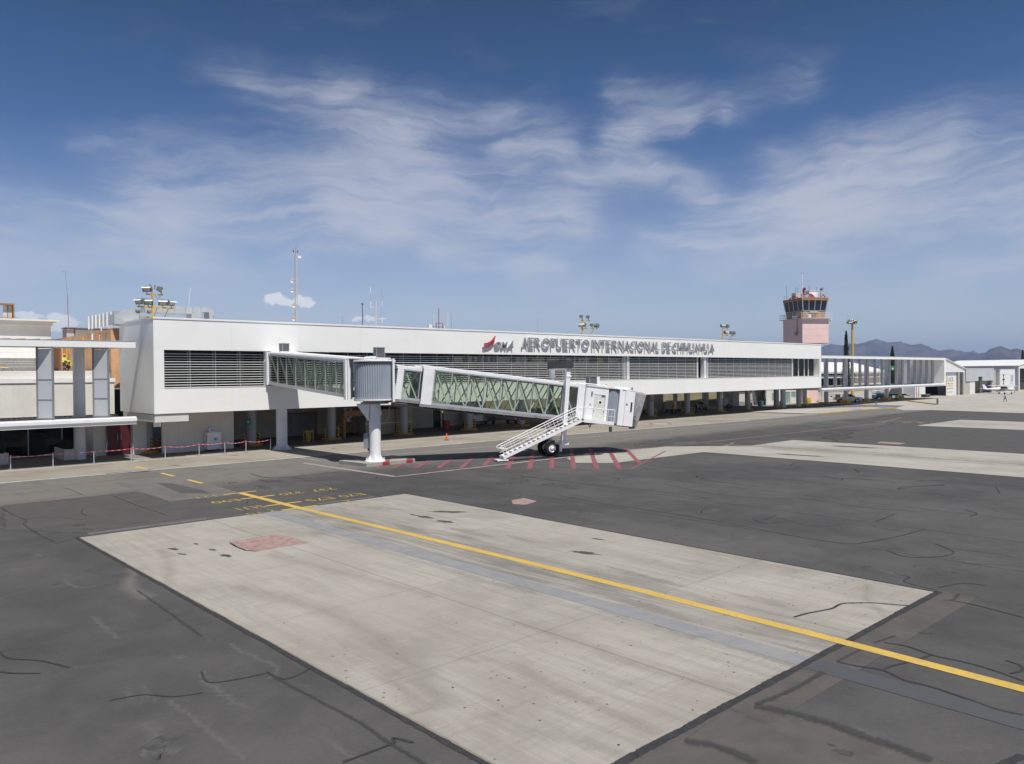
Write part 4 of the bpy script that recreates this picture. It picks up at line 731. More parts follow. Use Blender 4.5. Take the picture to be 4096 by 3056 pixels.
# lettering on the fascia: one thing, each letter a part
sign = thing('lettering_sign', 'grey raised letters AEROPUERTO INTERNACIONAL DE CHIHUAHUA on the white fascia', 'sign', (60, YF - .3, 9.4))
LX = [('A', 60.0, 60.95), ('E', 61.04, 61.88), ('R', 62.02, 62.98), ('O', 63.2, 64.44), ('P', 64.63, 65.5), ('U', 65.60, 66.55), ('E', 66.72, 67.62), ('R', 67.89, 68.91), ('T', 69.0, 69.91), ('O', 70.01, 71.28),
      ('I', 71.78, 72.0), ('N', 72.3, 73.27), ('T', 73.38, 74.34), ('E', 74.52, 75.32), ('R', 75.58, 76.65), ('N', 76.87, 77.84), ('A', 77.95, 79.08), ('C', 79.15, 80.07), ('I', 80.32, 80.54), ('O', 80.77, 81.96), ('N', 82.25, 83.29), ('A', 83.4, 84.52), ('L', 84.68, 85.39),
      ('D', 86.05, 86.9), ('E', 87.11, 87.93), ('C', 88.32, 89.37), ('H', 89.6, 90.5), ('I', 90.72, 90.92), ('H', 91.12, 92.05), ('U', 92.3, 93.3), ('A', 93.4, 94.5), ('H', 94.75, 95.7), ('U', 95.95, 96.95), ('A', 97.15, 98.5)]
_tm = {}
def two_tone(me):
    me.materials.clear(); me.materials.append(M['lett']); me.materials.append(M['lettside']); me.update()
    for p_ in me.polygons: p_.material_index = 0 if abs(p_.normal.y) > .8 else 1; p_.use_smooth = False
kx = (YF - .28) / YF
for ch, a, b in LX:
    if ch not in _tm: _tm[ch] = text_mesh(ch, 1.0, .5, -.004)
    me = _tm[ch].copy(); me.name = 'letter'; a, b = a * kx, b * kx
    fit_text(me, a, b, 9.40, 10.50)
    zz = [v_.co.z for v_ in me.vertices]; z0, z1 = min(zz), max(zz)
    for v_ in me.vertices:
        x_, y_, z_ = v_.co; v_.co = (x_, YF - .10 - (z_ - z0) / (z1 - z0) * .18, y_)
    two_tone(me); add('letter', me, 'lett', sign)
logo = thing('company_logo', 'red double swoosh with grey slanted OMA letters left of the big lettering', 'sign', (55.9, YF - .3, 9.3))
mb = MB()
up_ = [(54.35, 9.74), (54.8, 9.81), (55.2, 9.96), (55.55, 10.21), (55.86, 10.55), (55.68, 10.12), (55.35, 9.87), (54.9, 9.73), (54.35, 9.65)]
lo_ = [(54.1, 9.33), (54.5, 9.39), (54.95, 9.50), (55.25, 9.62), (55.5, 9.79), (55.7, 10.02), (55.58, 9.76), (55.3, 9.52), (54.9, 9.34), (54.5, 9.26), (54.1, 9.23)]
for o_ in (up_, lo_): add('swoosh', MB().prism([(x_, YF - .26, z_) for x_, z_ in o_], (0, .22, 0)), 'red', logo)
for ch, a, b in (('O', 55.72, 56.6), ('M', 56.62, 57.6), ('A', 57.55, 58.45)):
    me = text_mesh(ch, 1.0, .5, .03, .28); fit_text(me, a, b, 9.27, 9.95)
    zz = [v_.co.z for v_ in me.vertices]; z0, z1 = min(zz), max(zz)
    for v_ in me.vertices: x_, y_, z_ = v_.co; v_.co = (x_, YF - .04 - (z_ - z0) / (z1 - z0) * .22, y_)
    two_tone(me); add('letter', me, 'lett', logo)
me = text_mesh('MR', 1.0, .3, .02); fit_text(me, 58.42, 58.62, 9.98, 10.08)
for v_ in me.vertices: x_, y_, z_ = v_.co; v_.co = (x_, YF - .1 - z_ * .1, y_)
me.materials.clear(); me.materials.append(M['lett']); add('letter', me, 'lett', logo)

# ================================================================ GALLERIES either side
def gallery(name, label, x0, x1, fins, cols, mirror, colz=8.69):
    g_ = thing(name, label, 'canopy', ((x0 + x1) / 2, YF, 0))
    A = lambda n_, mb, m_, **k: add(n_, mb, m_, g_, **k)
    A('roof_beam', MB().box(x0, x1, YF, YF + .35, 8.69, 9.16), 'white'); A('roof', MB().box(x0, x1, YF + .352, 69.2, 8.80, 9.10), 'soffit')
    mb = MB(); n_ = int((x1 - x0) / .9)
    for i in range(n_):
        a = x0 + (x1 - x0) * i / n_; b = a + (x1 - x0) / n_
        mb.hexa([(a, YF - .02, 9.165), (b, YF - .02, 9.165), (b, 69.2, 9.3), (a, 69.2, 9.3)], [(a, YF - .02, 9.18), (b, YF - .02, 9.25), (b, 69.2, 9.40), (a, 69.2, 9.33)])
    A('corrugated_roof', mb, 'rooft', kind='stuff')
    A('lower_ledge', MB().box(x0, x1, YF - .12, YF + .5, 3.14, 3.36), 'whitepaint'); A('gutter', MB().box(x0, x1, YF + .02, YF + .4, 3.362, 3.46), 'whitepaint')
    A('lower_beam', MB().box(x0, x1, YF, YF + .35, 2.88, 3.138), 'white'); A('lower_slab', MB().box(x0, x1, YF + .502, 70.6, 3.1, 3.3), 'soffit')
    mb = MB()
    for i in range(int((x1 - x0) / .35)): a = x0 + .35 * i; mb.box(a, a + .05, YF + .55, 70.5, 3.302, 3.36)
    A('deck_rib', mb, 'grey', kind='stuff')
    for x_ in fins:
        d = -1 if mirror else 1; p0 = Vector((x_, YF + .04, 0)); p1 = Vector((x_ + d * .80, YF + .9, 0)) if mirror else Vector((x_ + d * .62, YF + .70, 0)); u_ = (p1 - p0).normalized()
        nrm = Vector((-u_.y, u_.x, 0)); L_ = (p1 - p0).length
        f_ = MB()
        for q in (p0, p1): f_.obox(q + Vector((0, 0, 6.1)), u_, nrm, (0, 0, 1), .06, .05, 2.6)
        mid = (p0 + p1) / 2
        for z_ in (3.55, 4.9, 6.35, 8.63): f_.obox(mid + Vector((0, 0, z_)), u_, nrm, (0, 0, 1), L_ / 2 - .06, .035, .035)
        fo = A('screen_fin', f_, 'grey')
        add('screen_panel', MB().obox(mid + Vector((0, 0, 6.05)), u_, nrm, (0, 0, 1), L_ / 2 - .06, .008, 2.5), 'fin', fo)
    for x_, y_ in cols:
        A('pillar', MB().tube((x_, y_, .006), (x_, y_, 8.8), .43, n=24, cap=False), 'whitepillar', smooth=True)
    return g_
gL = gallery('open_gallery', 'white open gallery with glass screen fins and ribbed roof left of the terminal', -45, 19.35, [17.42 - 3.66 * i for i in range(11)], [(16.72, 68.5), (7.5, 68.5), (-2, 68.5), (-12, 68.5)], True)
gR = gallery('open_gallery', 'long white open gallery with glass screen fins on posts right of the terminal', 131.8, 191.4, [134.3 + 3.38 * i for i in range(16)], [(138.2, 69.5), (147.8, 70.0), (154.6, 69.2), (164.3, 69.2), (174.8, 69.3), (182.9, 69.6), (193.0, 70.5)][1:6], False)
add('end_wall', MB().box(191.4, 192.35, YF, 71.2, 2.88, 9.16), 'white', gR)
add('pillar', MB().tube((136.0, 69.6, .006), (136.0, 69.6, 3.0), .43, n=24, cap=False), 'whitepillar', gR, smooth=True)
add('pillar', MB().tube((138.4, 69.6, .006), (138.4, 69.6, 3.0), .36, n=24, cap=False), 'whitepillar', gR, smooth=True)
for x_, y_ in ((138.4, 69.6), (147.8, 70.0), (154.6, 69.2), (164.3, 69.2), (174.8, 69.3), (182.9, 69.6)):
    add('pillar_base', MB().box(x_ - .8, x_ + .8, y_ - .65, y_ + .65, .006, .62 if x_ > 150 else .4), 'yellow', gR)

# ================================================================ BOARDING BRIDGE
RC = Vector((30.9, 48.1, 0)); AB = R(-20.5)
us = Vector((math.cos(AB), math.sin(AB), 0)); un = Vector((-math.sin(AB), math.cos(AB), 0)); uz = Vector((0, 0, 1))
def Ls(s, n, z): return RC + us * s + un * n + uz * z
TH = math.atan(.12); pu = us * math.cos(TH) - uz * math.sin(TH); ph = us * math.sin(TH) + uz * math.cos(TH)
PO = RC + uz * 4.74
def Lp(s, n, h): return PO + pu * s + un * n + ph * h
def pbox(mb, s0, s1, n0, n1, h0, h1):
    return mb.hexa([Lp(s0, n0, h0), Lp(s1, n0, h0), Lp(s1, n1, h0), Lp(s0, n1, h0)], [Lp(s0, n0, h1), Lp(s1, n0, h1), Lp(s1, n1, h1), Lp(s0, n1, h1)])
def lbox(mb, s0, s1, n0, n1, z0, z1):
    return mb.hexa([Ls(s0, n0, z0), Ls(s1, n0, z0), Ls(s1, n1, z0), Ls(s0, n1, z0)], [Ls(s0, n0, z1), Ls(s1, n0, z1), Ls(s1, n1, z1), Ls(s0, n1, z1)])
jb = thing('boarding_bridge', 'white glass walled passenger boarding bridge with stairs and wheels, joined to the terminal', 'boarding bridge', (30.9, 48.1, .25))
J = lambda name, mb, m, par=jb, **k: add(name, mb, m, par, **k)
# fixed walkway from the facade down to the rotunda
X0, X1, YA, YB = 29.95, 32.3, 49.55, YF - .004
zf = lambda y: 4.87 + .074 * (y - 50.2); zr = lambda y: 7.68 + .063 * (y - 50.2)
def ybox(mb, x0, x1, y0, y1, f0, f1):
    return mb.hexa([(x0, y0, f0(y0)), (x1, y0, f0(y0)), (x1, y1, f0(y1)), (x0, y1, f0(y1))], [(x0, y0, f1(y0)), (x1, y0, f1(y0)), (x1, y1, f1(y1)), (x0, y1, f1(y1))])
fw = J('fixed_walkway', ybox(MB(), X0, X1, YA, YB, lambda y: zf(y) + .03, lambda y: zf(y) + .16), 'under')
ybox_ = lambda *a, **k: ybox(MB(), *a, **k)
add('roof', ybox(ybox(MB(), X0 - .10, X1 + .10, YA, YB, lambda y: zr(y) - .14, zr), X0 + .25, X1 - .25, YA, YB, zr, lambda y: zr(y) + .07), 'whitepaint', fw)
add('side_beam', ybox(ybox(MB(), X0 - .10, X0 - .002, YA, YB, lambda y: zf(y) - .06, lambda y: zf(y) + .17), X1 + .002, X1 + .10, YA, YB, lambda y: zf(y) - .06, lambda y: zf(y) + .17), 'alu', fw)
add('top_beam', ybox(ybox(MB(), X0 - .07, X0, YA, YB, lambda y: zr(y) - .30, lambda y: zr(y) - .142), X1, X1 + .07, YA, YB, lambda y: zr(y) - .30, lambda y: zr(y) - .142), 'alu', fw)
ys_ = [50.3, 51.75, 53.35, 54.93, 56.53, 58.13, 59.7, 61.27, 62.85]
for xx in (X0, X1):
    for a, b in zip(ys_, ys_[1:]):
        add('pane', ybox_(xx - .01, xx + .01, a + .03, b - .03, lambda y: zf(y) + .17, lambda y: zr(y) - .30), 'tglass', fw)
    for a in ys_: add('mullion', ybox_(xx - .05, xx + .05, a - .03, a + .03, lambda y: zf(y) + .17, lambda y: zr(y) - .30), 'alu', fw)
    xi = xx + (.14 if xx == X0 else -.14)
    for k, (a, b) in enumerate(zip(ys_, ys_[1:])):
        if k >= 4: p_, q_ = (xi, b - .1, zr(b) - .32), (xi, a + .1, zf(a) + .2)
        else: p_, q_ = (xi, a + .1, zr(a) - .32), (xi, b - .1, zf(b) + .2)
        add('diagonal_brace', MB().bar(p_, q_, .10, .10), 'rafter', fw)
add('end_frame', MB().box(X0 - .15, X0 + .02, YA - .02, YA + .5, 4.72, 7.60).box(X1 - .02, X1 + .15, YA - .02, YA + .5, 4.72, 7.60), 'whitepaint', fw)
add('end_frame', MB().box(X0 - .2, X0 - .002, YF - .34, YF - .05, 5.7, 8.5).box(X1 + .002, X1 + .2, YF - .34, YF - .05, 5.7, 8.5), 'whitepaint', fw)
def vent(x, y, z0, w_, h_, par, rz=0):
    c, s_ = math.cos(rz), math.sin(rz); ax, ay = Vector((c, s_, 0)), Vector((-s_, c, 0)); ce = Vector((x, y, z0 + h_ / 2))
    o = add('ventilation_box', MB().obox(ce, ax, ay, uz, w_ / 2 - .03, w_ / 2 - .03, h_ / 2 - .02), 'dgrey', par)
    f_ = MB()
    for a, b in ((-1, -1), (1, -1), (1, 1), (-1, 1)): f_.obox(ce + ax * a * (w_ / 2 - .02) + ay * b * (w_ / 2 - .02), ax, ay, uz, .025, .025, h_ / 2)
    f_.obox(ce + uz * (h_ / 2 + .01), ax, ay, uz, w_ / 2 + .02, w_ / 2 + .02, .03)
    add('corner_frame', f_, 'grey', o)
    for k in range(int(h_ / .09)):
        zz = z0 + .05 + k * .09
        if zz > z0 + h_ - .04: break
        add('louvre_blade', MB().obox(Vector((x, y, zz)), ax, ay, uz, w_ / 2, w_ / 2, .018), 'grey', o)
    return o
J('roof_tray', MB().box(30.4, 31.9, 61.6, 62.9, 8.46, 8.52), 'whitepaint'); vent(31.05, 62.3, 8.52, .62, .68, jb)
# support post below the facade
J('support_post', MB().tube((31.55, 63.95, .006), (31.55, 63.95, 3.57), .47, n=28, cap=False), 'whitepillar', smooth=True)
def flange(x, y, z, r, par):
    add('base_plate', MB().lathe((x, y, z), [(0, 0), (r, 0), (r, .05), (0, .05)], 24), 'whitepaint', par)
    for k in range(10):
        a = 6.2832 * k / 10 + .2; c, s_ = math.cos(a), math.sin(a)
        add('anchor_bolt', MB().tube((x + c * (r - .1), y + s_ * (r - .1), z + .05), (x + c * (r - .1), y + s_ * (r - .1), z + .26), .028, n=6), 'whitepaint', par)
    g_ = MB()
    for k in range(6):
        a = 6.2832 * k / 6; c, s_ = math.cos(a), math.sin(a); nn = Vector((-s_, c, 0)) * .015
        p0, p1, p2 = Vector((x + c * r * .5, y + s_ * r * .5, z + .05)), Vector((x + c * (r - .03), y + s_ * (r - .03), z + .05)), Vector((x + c * r * .5, y + s_ * r * .5, z + .55))
        g_.prism([p0 - nn, p1 - nn, p2 - nn], nn * 2)
    add('gusset', g_, 'whitepaint', par, kind='stuff')
flange(31.55, 63.95, .006, .82, jb)
# plinth, rotunda post and drum
pl_ = tag(add('concrete_plinth', MB().prism([(x, y, .0) for x, y in [(29.35, 50.5), (29.68, 47.3), (33.75, 47.15), (34.35, 48.3), (34.2, 50.6)]], (0, 0, .24)), 'plinth'), 'low grey concrete plinth with red dashes under the round bridge post', 'plinth')
for a, b in (((31.0, 47.26), (32.1, 48.6)), ((33.0, 47.2), (33.9, 48.3))):
    d = (Vector((*b, 0)) - Vector((*a, 0))).normalized() * .45; add('painted_stripe', MB().sheet([a, (a[0] + .55, a[1] - .015), (b[0] + .5, b[1]), b], .245), 'rline', pl_)
    add('painted_stripe', MB().box(a[0], a[0] + .55, a[1] - .075, a[1] - .045, .02, .235), 'red', pl_)
pc = J('main_post', MB().tube((30.93, 48.1, .25), (30.93, 48.1, 4.42), .41, n=36, cap=False), 'whitepaint', smooth=True); flange(30.93, 48.1, .242, .74, jb)
lf = Vector((math.cos(R(-42) + math.pi), math.sin(R(-42) + math.pi), 0)); bk = Vector((-lf.y, lf.x, 0))
c0 = Vector((30.93, 48.1, 0))
J('bracket', MB().prism([c0 + lf * .3 + uz * 4.40 - bk * .36, c0 + lf * 1.28 + uz * 4.40 - bk * .36, c0 + lf * .40 + uz * 3.15 - bk * .36], bk * .72), 'whitepaint')
J('bearing_ring', MB().lathe((30.93, 48.1, 4.40), [(.3, 0), (1.0, 0), (1.0, .10), (.85, .12), (.85, .26), (0, .26)], 32), 'under', smooth=True)
J('drum_floor', MB().lathe((30.93, 48.1, 4.62), [(0, 0), (1.45, 0), (1.5, .05), (1.5, .16), (0, .16)], 40), 'whitepaint', smooth=True)
J('drum_roof', MB().lathe((30.93, 48.1, 7.42), [(0, 0), (1.5, 0), (1.52, .03), (1.5, .14), (.6, .2), (0, .2)], 40), 'whitepaint', smooth=True)
prof = []
mbc = MB(); nseg = 150; vs = []
for j, z_ in enumerate((4.80, 7.40)):
    for i in range(nseg):
        a = 6.2832 * i / nseg; r_ = 1.43 if i % 3 else 1.375; vs.append((30.93 + r_ * math.cos(a), 48.1 + r_ * math.sin(a), z_))
mbc._a(vs, [(i, (i + 1) % nseg, nseg + (i + 1) % nseg, nseg + i) for i in range(nseg)])
J('corrugated_curtain', mbc, 'curtain'); J('curtain_rail', MB().lathe((30.93, 48.1, 7.30), [(1.44, 0), (1.48, 0), (1.48, .12), (1.44, .12)], 40), 'dgrey')
# frames left and right of the drum
J('drum_frame', MB().box(29.40, 29.62, 49.2, 49.8, 4.70, 7.62).box(29.3, 29.4, 49.35, 49.6, 4.7, 7.6), 'whitepaint')
J('drum_frame', lbox(lbox(MB(), 1.02, 1.17, -1.45, -1.15, 4.55, 7.62), 1.02, 1.17, 1.15, 1.45, 4.55, 7.62), 'whitepaint')
J('roof_pipe', MB().path([(30.0, 47.9, 7.62), (30.0, 47.9, 7.72), (30.5, 47.75, 7.75), (30.9, 47.6, 7.74)], .05), 'whitepaint'); J('roof_tray', MB().box(30.55, 31.75, 47.2, 48.4, 7.63, 7.70), 'whitepaint')
vent(31.15, 47.8, 7.70, .64, .72, jb, R(-15)); J('roof_slab', MB().box(29.5, 31.2, 48.9, 49.6, 7.56, 7.66), 'dgrey')
# hose loop and electrical cabinet on the post
J('cable_loop', MB().path([Ls(.38, -.05, 4.1), Ls(.40, -.05, 3.6), Ls(.46, -.05, 3.25), Ls(.6, -.05, 3.03), Ls(.76, -.05, 3.03), Ls(.92, -.05, 3.2), Ls(1.05, -.05, 3.6), Ls(1.12, -.05, 4.3)], .035), 'grey')
J('drain_pipe', MB().path([Ls(.15, -.42, 4.2), Ls(.2, -.45, 3.95), Ls(.38, -.42, 3.85), Ls(.42, -.3, 3.6)], .04), 'whitepaint')
eb = J('electrical_cabinet', MB().obox(c0 + lf * .62 + bk * -.0 + uz * 1.72, lf, bk, uz, .17, .22, .53), 'grey')
add('meter_box', MB().obox(c0 + lf * .50 - bk * .32 + uz * 1.55, lf, bk, uz, .11, .08, .22), 'whitepaint', eb); add('meter_window', MB().obox(c0 + lf * .50 - bk * .33 + uz * 1.13, lf, bk, uz, .10, .06, .14), 'carglass', eb)
add('conduit', MB().path([c0 + lf * .45 - bk * .3 + uz * 1.3, c0 + lf * .5 - bk * .3 + uz * .9, c0 + lf * .35 - bk * .3 + uz * .62, c0 + lf * .3 - bk * .2 + uz * .55], .03), 'dgrey', eb)
# telescopic tunnels
def tunnel(name, s0, s1, hw, h0, h1, solid, bays, z_in, braces=True):
    o = J(name, pbox(MB(), s0, s1, -hw + .02, hw - .02, h0 + .03, h0 + .14), 'under')
    add('roof', pbox(pbox(MB(), s0, s1, -hw - .06, hw + .06, h1 - .20, h1), s0, s1, -hw + .3, hw - .3, h1, h1 + .06), 'whitepaint', o)
    add('side_beam', pbox(pbox(MB(), s0, s1, -hw - .04, -hw + .02, h0, h0 + .16), s0, s1, hw - .02, hw + .04, h0, h0 + .16), 'alu', o)
    add('lower_rail', pbox(pbox(MB(), s0, s1, -hw - .07, -hw + .05, h0 - .20, h0 - .003), s0, s1, hw - .05, hw + .07, h0 - .20, h0 - .003), 'under', o)
    if solid: add('end_panel', pbox(pbox(MB(), *solid, -hw - .09, -hw - .042, h0 - .02, h1 - .21), *solid, hw + .042, hw + .09, h0 - .02, h1 - .21), 'whitepaint', o)
    for sgn in (-1, 1):
        n_ = sgn * hw
        for a, b in zip(bays, bays[1:]): add('pane', pbox(MB(), a + .02, b - .02, n_ - .008, n_ + .008, h0 + .165, h1 - .28), 'tglass', o)
        for a in bays: add('mullion', pbox(MB(), a - .03, a + .03, n_ - .045, n_ + .045, h0 + .162, h1 - .282), 'alu', o)
        add('top_beam', pbox(MB(), bays[0], bays[-1], n_ - .05, n_ + .05, h1 - .28, h1 - .202), 'alu', o)
        if braces:
            ni = n_ - sgn * z_in
            for a, b in zip(bays, bays[1:]):
                add('diagonal_brace', MB().bar(Lp(a + .12, ni, h1 - .3), Lp(b - .1, ni, h0 + .18), .09, .09, up=un), 'rafter', o)
                add('diagonal_brace', MB().bar(Lp(b - .12, ni - sgn * .35, h1 - .32), Lp(a + .1, ni - sgn * .35, h0 + .2), .08, .08, up=un), 'rafter', o)
    return o
tA = tunnel('inner_tunnel', 1.15, 5.2, 1.18, .18, 2.55, (1.18, 1.62), [1.66, 2.9, 4.1], .12)
add('slide_rail', pbox(MB(), .9, 4.0, -1.0, 1.0, -.12, .0), 'dgrey', tA)
bays = [3.90 + 1.297 * i for i in range(10)]
tB = tunnel('outer_tunnel', 2.98, 15.65, 1.42, 0, 2.75, (3.02, 3.84), bays, .14)
add('front_lip', pbox(MB(), 2.5, 3.1, -.9, 1.1, 2.62, 2.72), 'whitepaint', tB)
J('main_beam', pbox(pbox(MB(), 1.4, 15.3, -.62, -.42, -.36, -.14), 1.4, 15.3, .42, .62, -.36, -.14), 'under')
mb = MB()
for i in range(8): pbox(mb, 3.2 + i * 1.6, 3.32 + i * 1.6, -1.3, 1.3, -.30, -.21)
J('cross_beam', mb, 'under', kind='stuff')
J('cable_tray', pbox(pbox(MB(), 5.0, 14.0, -1.25, -.95, -.34, -.28), 5.2, 13.0, -1.12, -1.0, -.28, -.2), 'dgrey')
for s_ in (7.4, 11.2): J('bracket', pbox(MB(), s_, s_ + .18, -1.3, -.9, -.45, -.2), 'dgrey')
for k, (n_, h_, r_) in enumerate(((-.85, -.18, .035), (-.75, -.22, .025), (.8, -.2, .03))):
    pts = [Lp(3.4 + i * 1.05, n_, h_ - (.07 if i % 2 else 0)) for i in range(12)]; J('hose', MB().path(pts, r_, 6), 'black')
for s_ in (5.2, 8.6, 12.0): J('junction_box', pbox(MB(), s_, s_ + .35, -1.5, -1.46, -.14, .02), 'grey')
for s_ in (4.6, 7.2, 9.8, 12.4): J('roof_joint', pbox(MB(), s_, s_ + .05, -1.3, 1.3, 2.812, 2.835), 'galv')
# end portal and cab
J('portal_frame', pbox(pbox(pbox(MB(), 15.55, 16.15, -1.50, -1.38, .02, 2.70), 15.55, 16.15, 1.38, 1.50, .02, 2.70), 15.55, 16.15, -1.5, 1.5, 2.705, 2.80), 'whitepaint')
cab = J('cab_floor', pbox(MB(), 16.1, 20.55, -1.72, 1.72, -.02, .12), 'under')
CB = lambda n_, mb, m_, **k: add(n_, mb, m_, cab, **k)
CB('rear_panel', pbox(pbox(MB(), 16.12, 16.2, -1.78, -1.42, .08, 2.68), 16.12, 16.2, 1.42, 1.78, .08, 2.68), 'whitepaint')
CB('side_wall', pbox(pbox(pbox(pbox(MB(), 16.2, 16.86, -1.80, -1.72, .05, 2.68), 17.86, 18.1, -1.80, -1.72, .05, 2.68), 16.86, 17.86, -1.80, -1.72, 2.10, 2.68), 16.2, 18.1, 1.72, 1.80, .05, 2.68), 'whitepaint')
d_ = CB('door', pbox(MB(), 16.88, 17.84, -1.775, -1.73, .06, 2.09), 'offwhite')
ce = Lp(17.42, -1.79, 1.50); mbp = MB()
for k in range(20):
    a0, a1 = 6.2832 * k / 20, 6.2832 * (k + 1) / 20
    f3 = lambda a, r_, dn: ce + pu * r_ * math.cos(a) + ph * r_ * math.sin(a) + un * dn
    mbp.hexa([f3(a0, .12, -.01), f3(a0, .19, -.01), f3(a1, .19, -.01), f3(a1, .12, -.01)], [f3(a0, .12, .03), f3(a0, .19, .03), f3(a1, .19, .03), f3(a1, .12, .03)])
add('porthole_ring', mbp, 'whitepaint', d_); mbp = MB(); mbp.tube(ce + un * .0, ce + un * .02, .12, n=20); add('porthole_glass', mbp, 'carglass', d_)
add('door_closer', pbox(MB(), 17.5, 17.82, -1.83, -1.78, 2.02, 2.09), 'dgrey', d_); add('hinge', pbox(pbox(MB(), 16.87, 16.93, -1.80, -1.775, .75, .85), 17.79, 17.85, -1.80, -1.775, .75, .85), 'dgrey', d_)
CB('wall_lamp', pbox(MB(), 16.55, 16.67, -1.88, -1.80, 2.0, 2.30), 'grey')
CB('roof', pbox(pbox(MB(), 16.12, 18.2, -1.86, 1.86, 2.685, 2.78), 18.2, 20.5, -1.84, 1.84, 2.70, 2.78), 'whitepaint')
mb = MB(); nn_ = 30
for sg in (-1, 1):
    mb = MB(); vs = []
    for j, h_ in enumerate((.08, 2.60)):
        for i in range(nn_ + 1):
            t_ = i / nn_; vs.append(Lp(18.1 + 1.0 * t_, sg * (1.62 + .12 * math.sin(3.1416 * t_) + (.03 if i % 2 else 0)), h_))
    mb._a(vs, [(i, i + 1, nn_ + 2 + i, nn_ + 1 + i) for i in range(nn_)]); CB('corrugated_curtain', mb, 'curtain')
CB('curtain_rail', pbox(pbox(MB(), 18.08, 19.1, -1.80, -1.6, 2.605, 2.70), 18.08, 19.1, 1.6, 1.8, 2.605, 2.70), 'dgrey')
CB('front_wall', pbox(pbox(MB(), 19.08, 19.30, -1.86, -1.70, -.14, 2.70), 19.08, 19.3, 1.70, 1.86, -.14, 2.70), 'whitepaint')
CB('front_wall', pbox(pbox(pbox(pbox(MB(), 19.302, 19.62, -1.80, -1.70, -.14, 2.68), 19.622, 19.98, -1.88, -1.70, -.14, 2.68), 19.982, 20.5, -1.82, -1.70, -.14, 2.68), 19.302, 20.5, 1.70, 1.86, -.14, 2.68), 'whitepaint')
sw = CB('slot_window', pbox(MB(), 20.16, 20.32, -1.835, -1.80, 1.02, 1.80), 'carglass'); add('window_frame', pbox(pbox(pbox(pbox(MB(), 20.12, 20.16, -1.84, -1.80, .98, 1.84), 20.32, 20.36, -1.84, -1.80, .98, 1.84), 20.16, 20.32, -1.84, -1.80, 1.80, 1.84), 20.16, 20.32, -1.84, -1.80, .98, 1.02), 'whitepaint', sw)
# folding fabric hood
def hood(a, b, rnd=random.Random(5)):
    mb = MB(); K = 26
    prof_ = [(-1.72, -.05), (-1.74, .9), (-1.74, 1.9), (-1.70, 2.62), (-1.2, 2.74), (0, 2.78), (1.2, 2.74), (1.70, 2.62), (1.74, 1.9), (1.74, .9), (1.72, -.05)]
    sub = []
    for p, q in zip(prof_, prof_[1:]):
        for k in range(4): t_ = k / 4; sub.append((p[0] + (q[0] - p[0]) * t_, p[1] + (q[1] - p[1]) * t_))
    sub.append(prof_[-1]); vs = []
    for i in range(K + 1):
        t_ = i / K
        for n_, h_ in sub:
            s_ = 20.5 + t_ * (.55 + .62 * max(0, h_) / 2.7); w_ = (.06 if i % 2 else 0) + rnd.uniform(-.018, .018)
            sc_ = 1 - w_ / 1.7 - .05 * t_; vs.append(Lp(s_, n_ * sc_, h_ * (1 - w_ * .25) - .06 * t_ + rnd.uniform(-.012, .012)))
    m_ = len(sub); mb._a(vs, [(i * m_ + j, i * m_ + j + 1, (i + 1) * m_ + j + 1, (i + 1) * m_ + j) for i in range(K) for j in range(m_ - 1)]); return mb
CB('fabric_hood', hood(0, 0), 'bellows')
CB('bumper', pbox(pbox(MB(), 20.5, 20.95, -1.55, 1.55, -.22, -.02), 20.4, 20.75, -1.75, -1.5, -.32, -.05), 'dgrey')
CB('hood_arm', MB().path([Lp(20.75, -1.82, .0), Lp(20.68, -1.84, .35), Lp(20.55, -1.84, .62), Lp(20.62, -1.84, .70), Lp(20.70, -1.84, .62)], .03), 'dgrey')
CB('rotor_frame', pbox(pbox(MB(), 16.3, 20.4, -1.3, 1.3, -.14, -.03), 18.3, 19.2, -1.7, 1.7, -.2, -.145), 'under')
CB('hanging_box', lbox(MB(), 18.35, 18.55, -1.75, -1.6, 1.82, 2.22), 'dgrey'); CB('cable_loop', MB().path([Lp(16.9, -1.2, -.1), Lp(16.95, -1.2, -.42), Lp(17.03, -1.2, -.5), Lp(17.1, -1.2, -.4), Lp(17.12, -1.2, -.1)], .035), 'black')
for s_, n_ in ((18.15, -1.2), (20.3, -1.6)):
    bc = CB('beacon', MB().tube(Lp(s_, n_, 2.78), Lp(s_, n_, 2.80) + uz * .05, .07, n=10), 'dgrey'); add('lens', MB().tube(Lp(s_, n_, 2.80) + uz * .05, Lp(s_, n_, 2.80) + uz * .2, .055, n=10), 'rust', bc)
CB('roof_rib', pbox(pbox(MB(), 19.0, 20.4, -1.0, -.9, 2.785, 2.95), 17.9, 18.1, -1.5, 1.5, 2.785, 2.87), 'whitepaint')
CB('roof_pipe', MB().path([Lp(15.2, -1.3, 2.9), Lp(15.8, -1.3, 2.82), Lp(16.2, -1.3, 2.86), Lp(16.9, -1.3, 2.9), Lp(17.6, -1.4, 2.86), Lp(18.0, -1.5, 2.9)], .035), 'whitepaint')
vc = Lp(16.95, -.9, 2.78); vent(vc.x, vc.y, vc.z, .62, .72, jb, AB)
CB('side_duct', MB().obox(vc + us * .5 + uz * .38, us, un, uz, .12, .3, .33), 'whitepaint')
CB('warning_label', pbox(MB(), 16.5, 16.62, -1.812, -1.802, 1.2, 1.34), 'yellow'); CB('warning_label', pbox(MB(), 19.7, 19.86, -1.892, -1.882, 1.5, 1.64), 'rust')
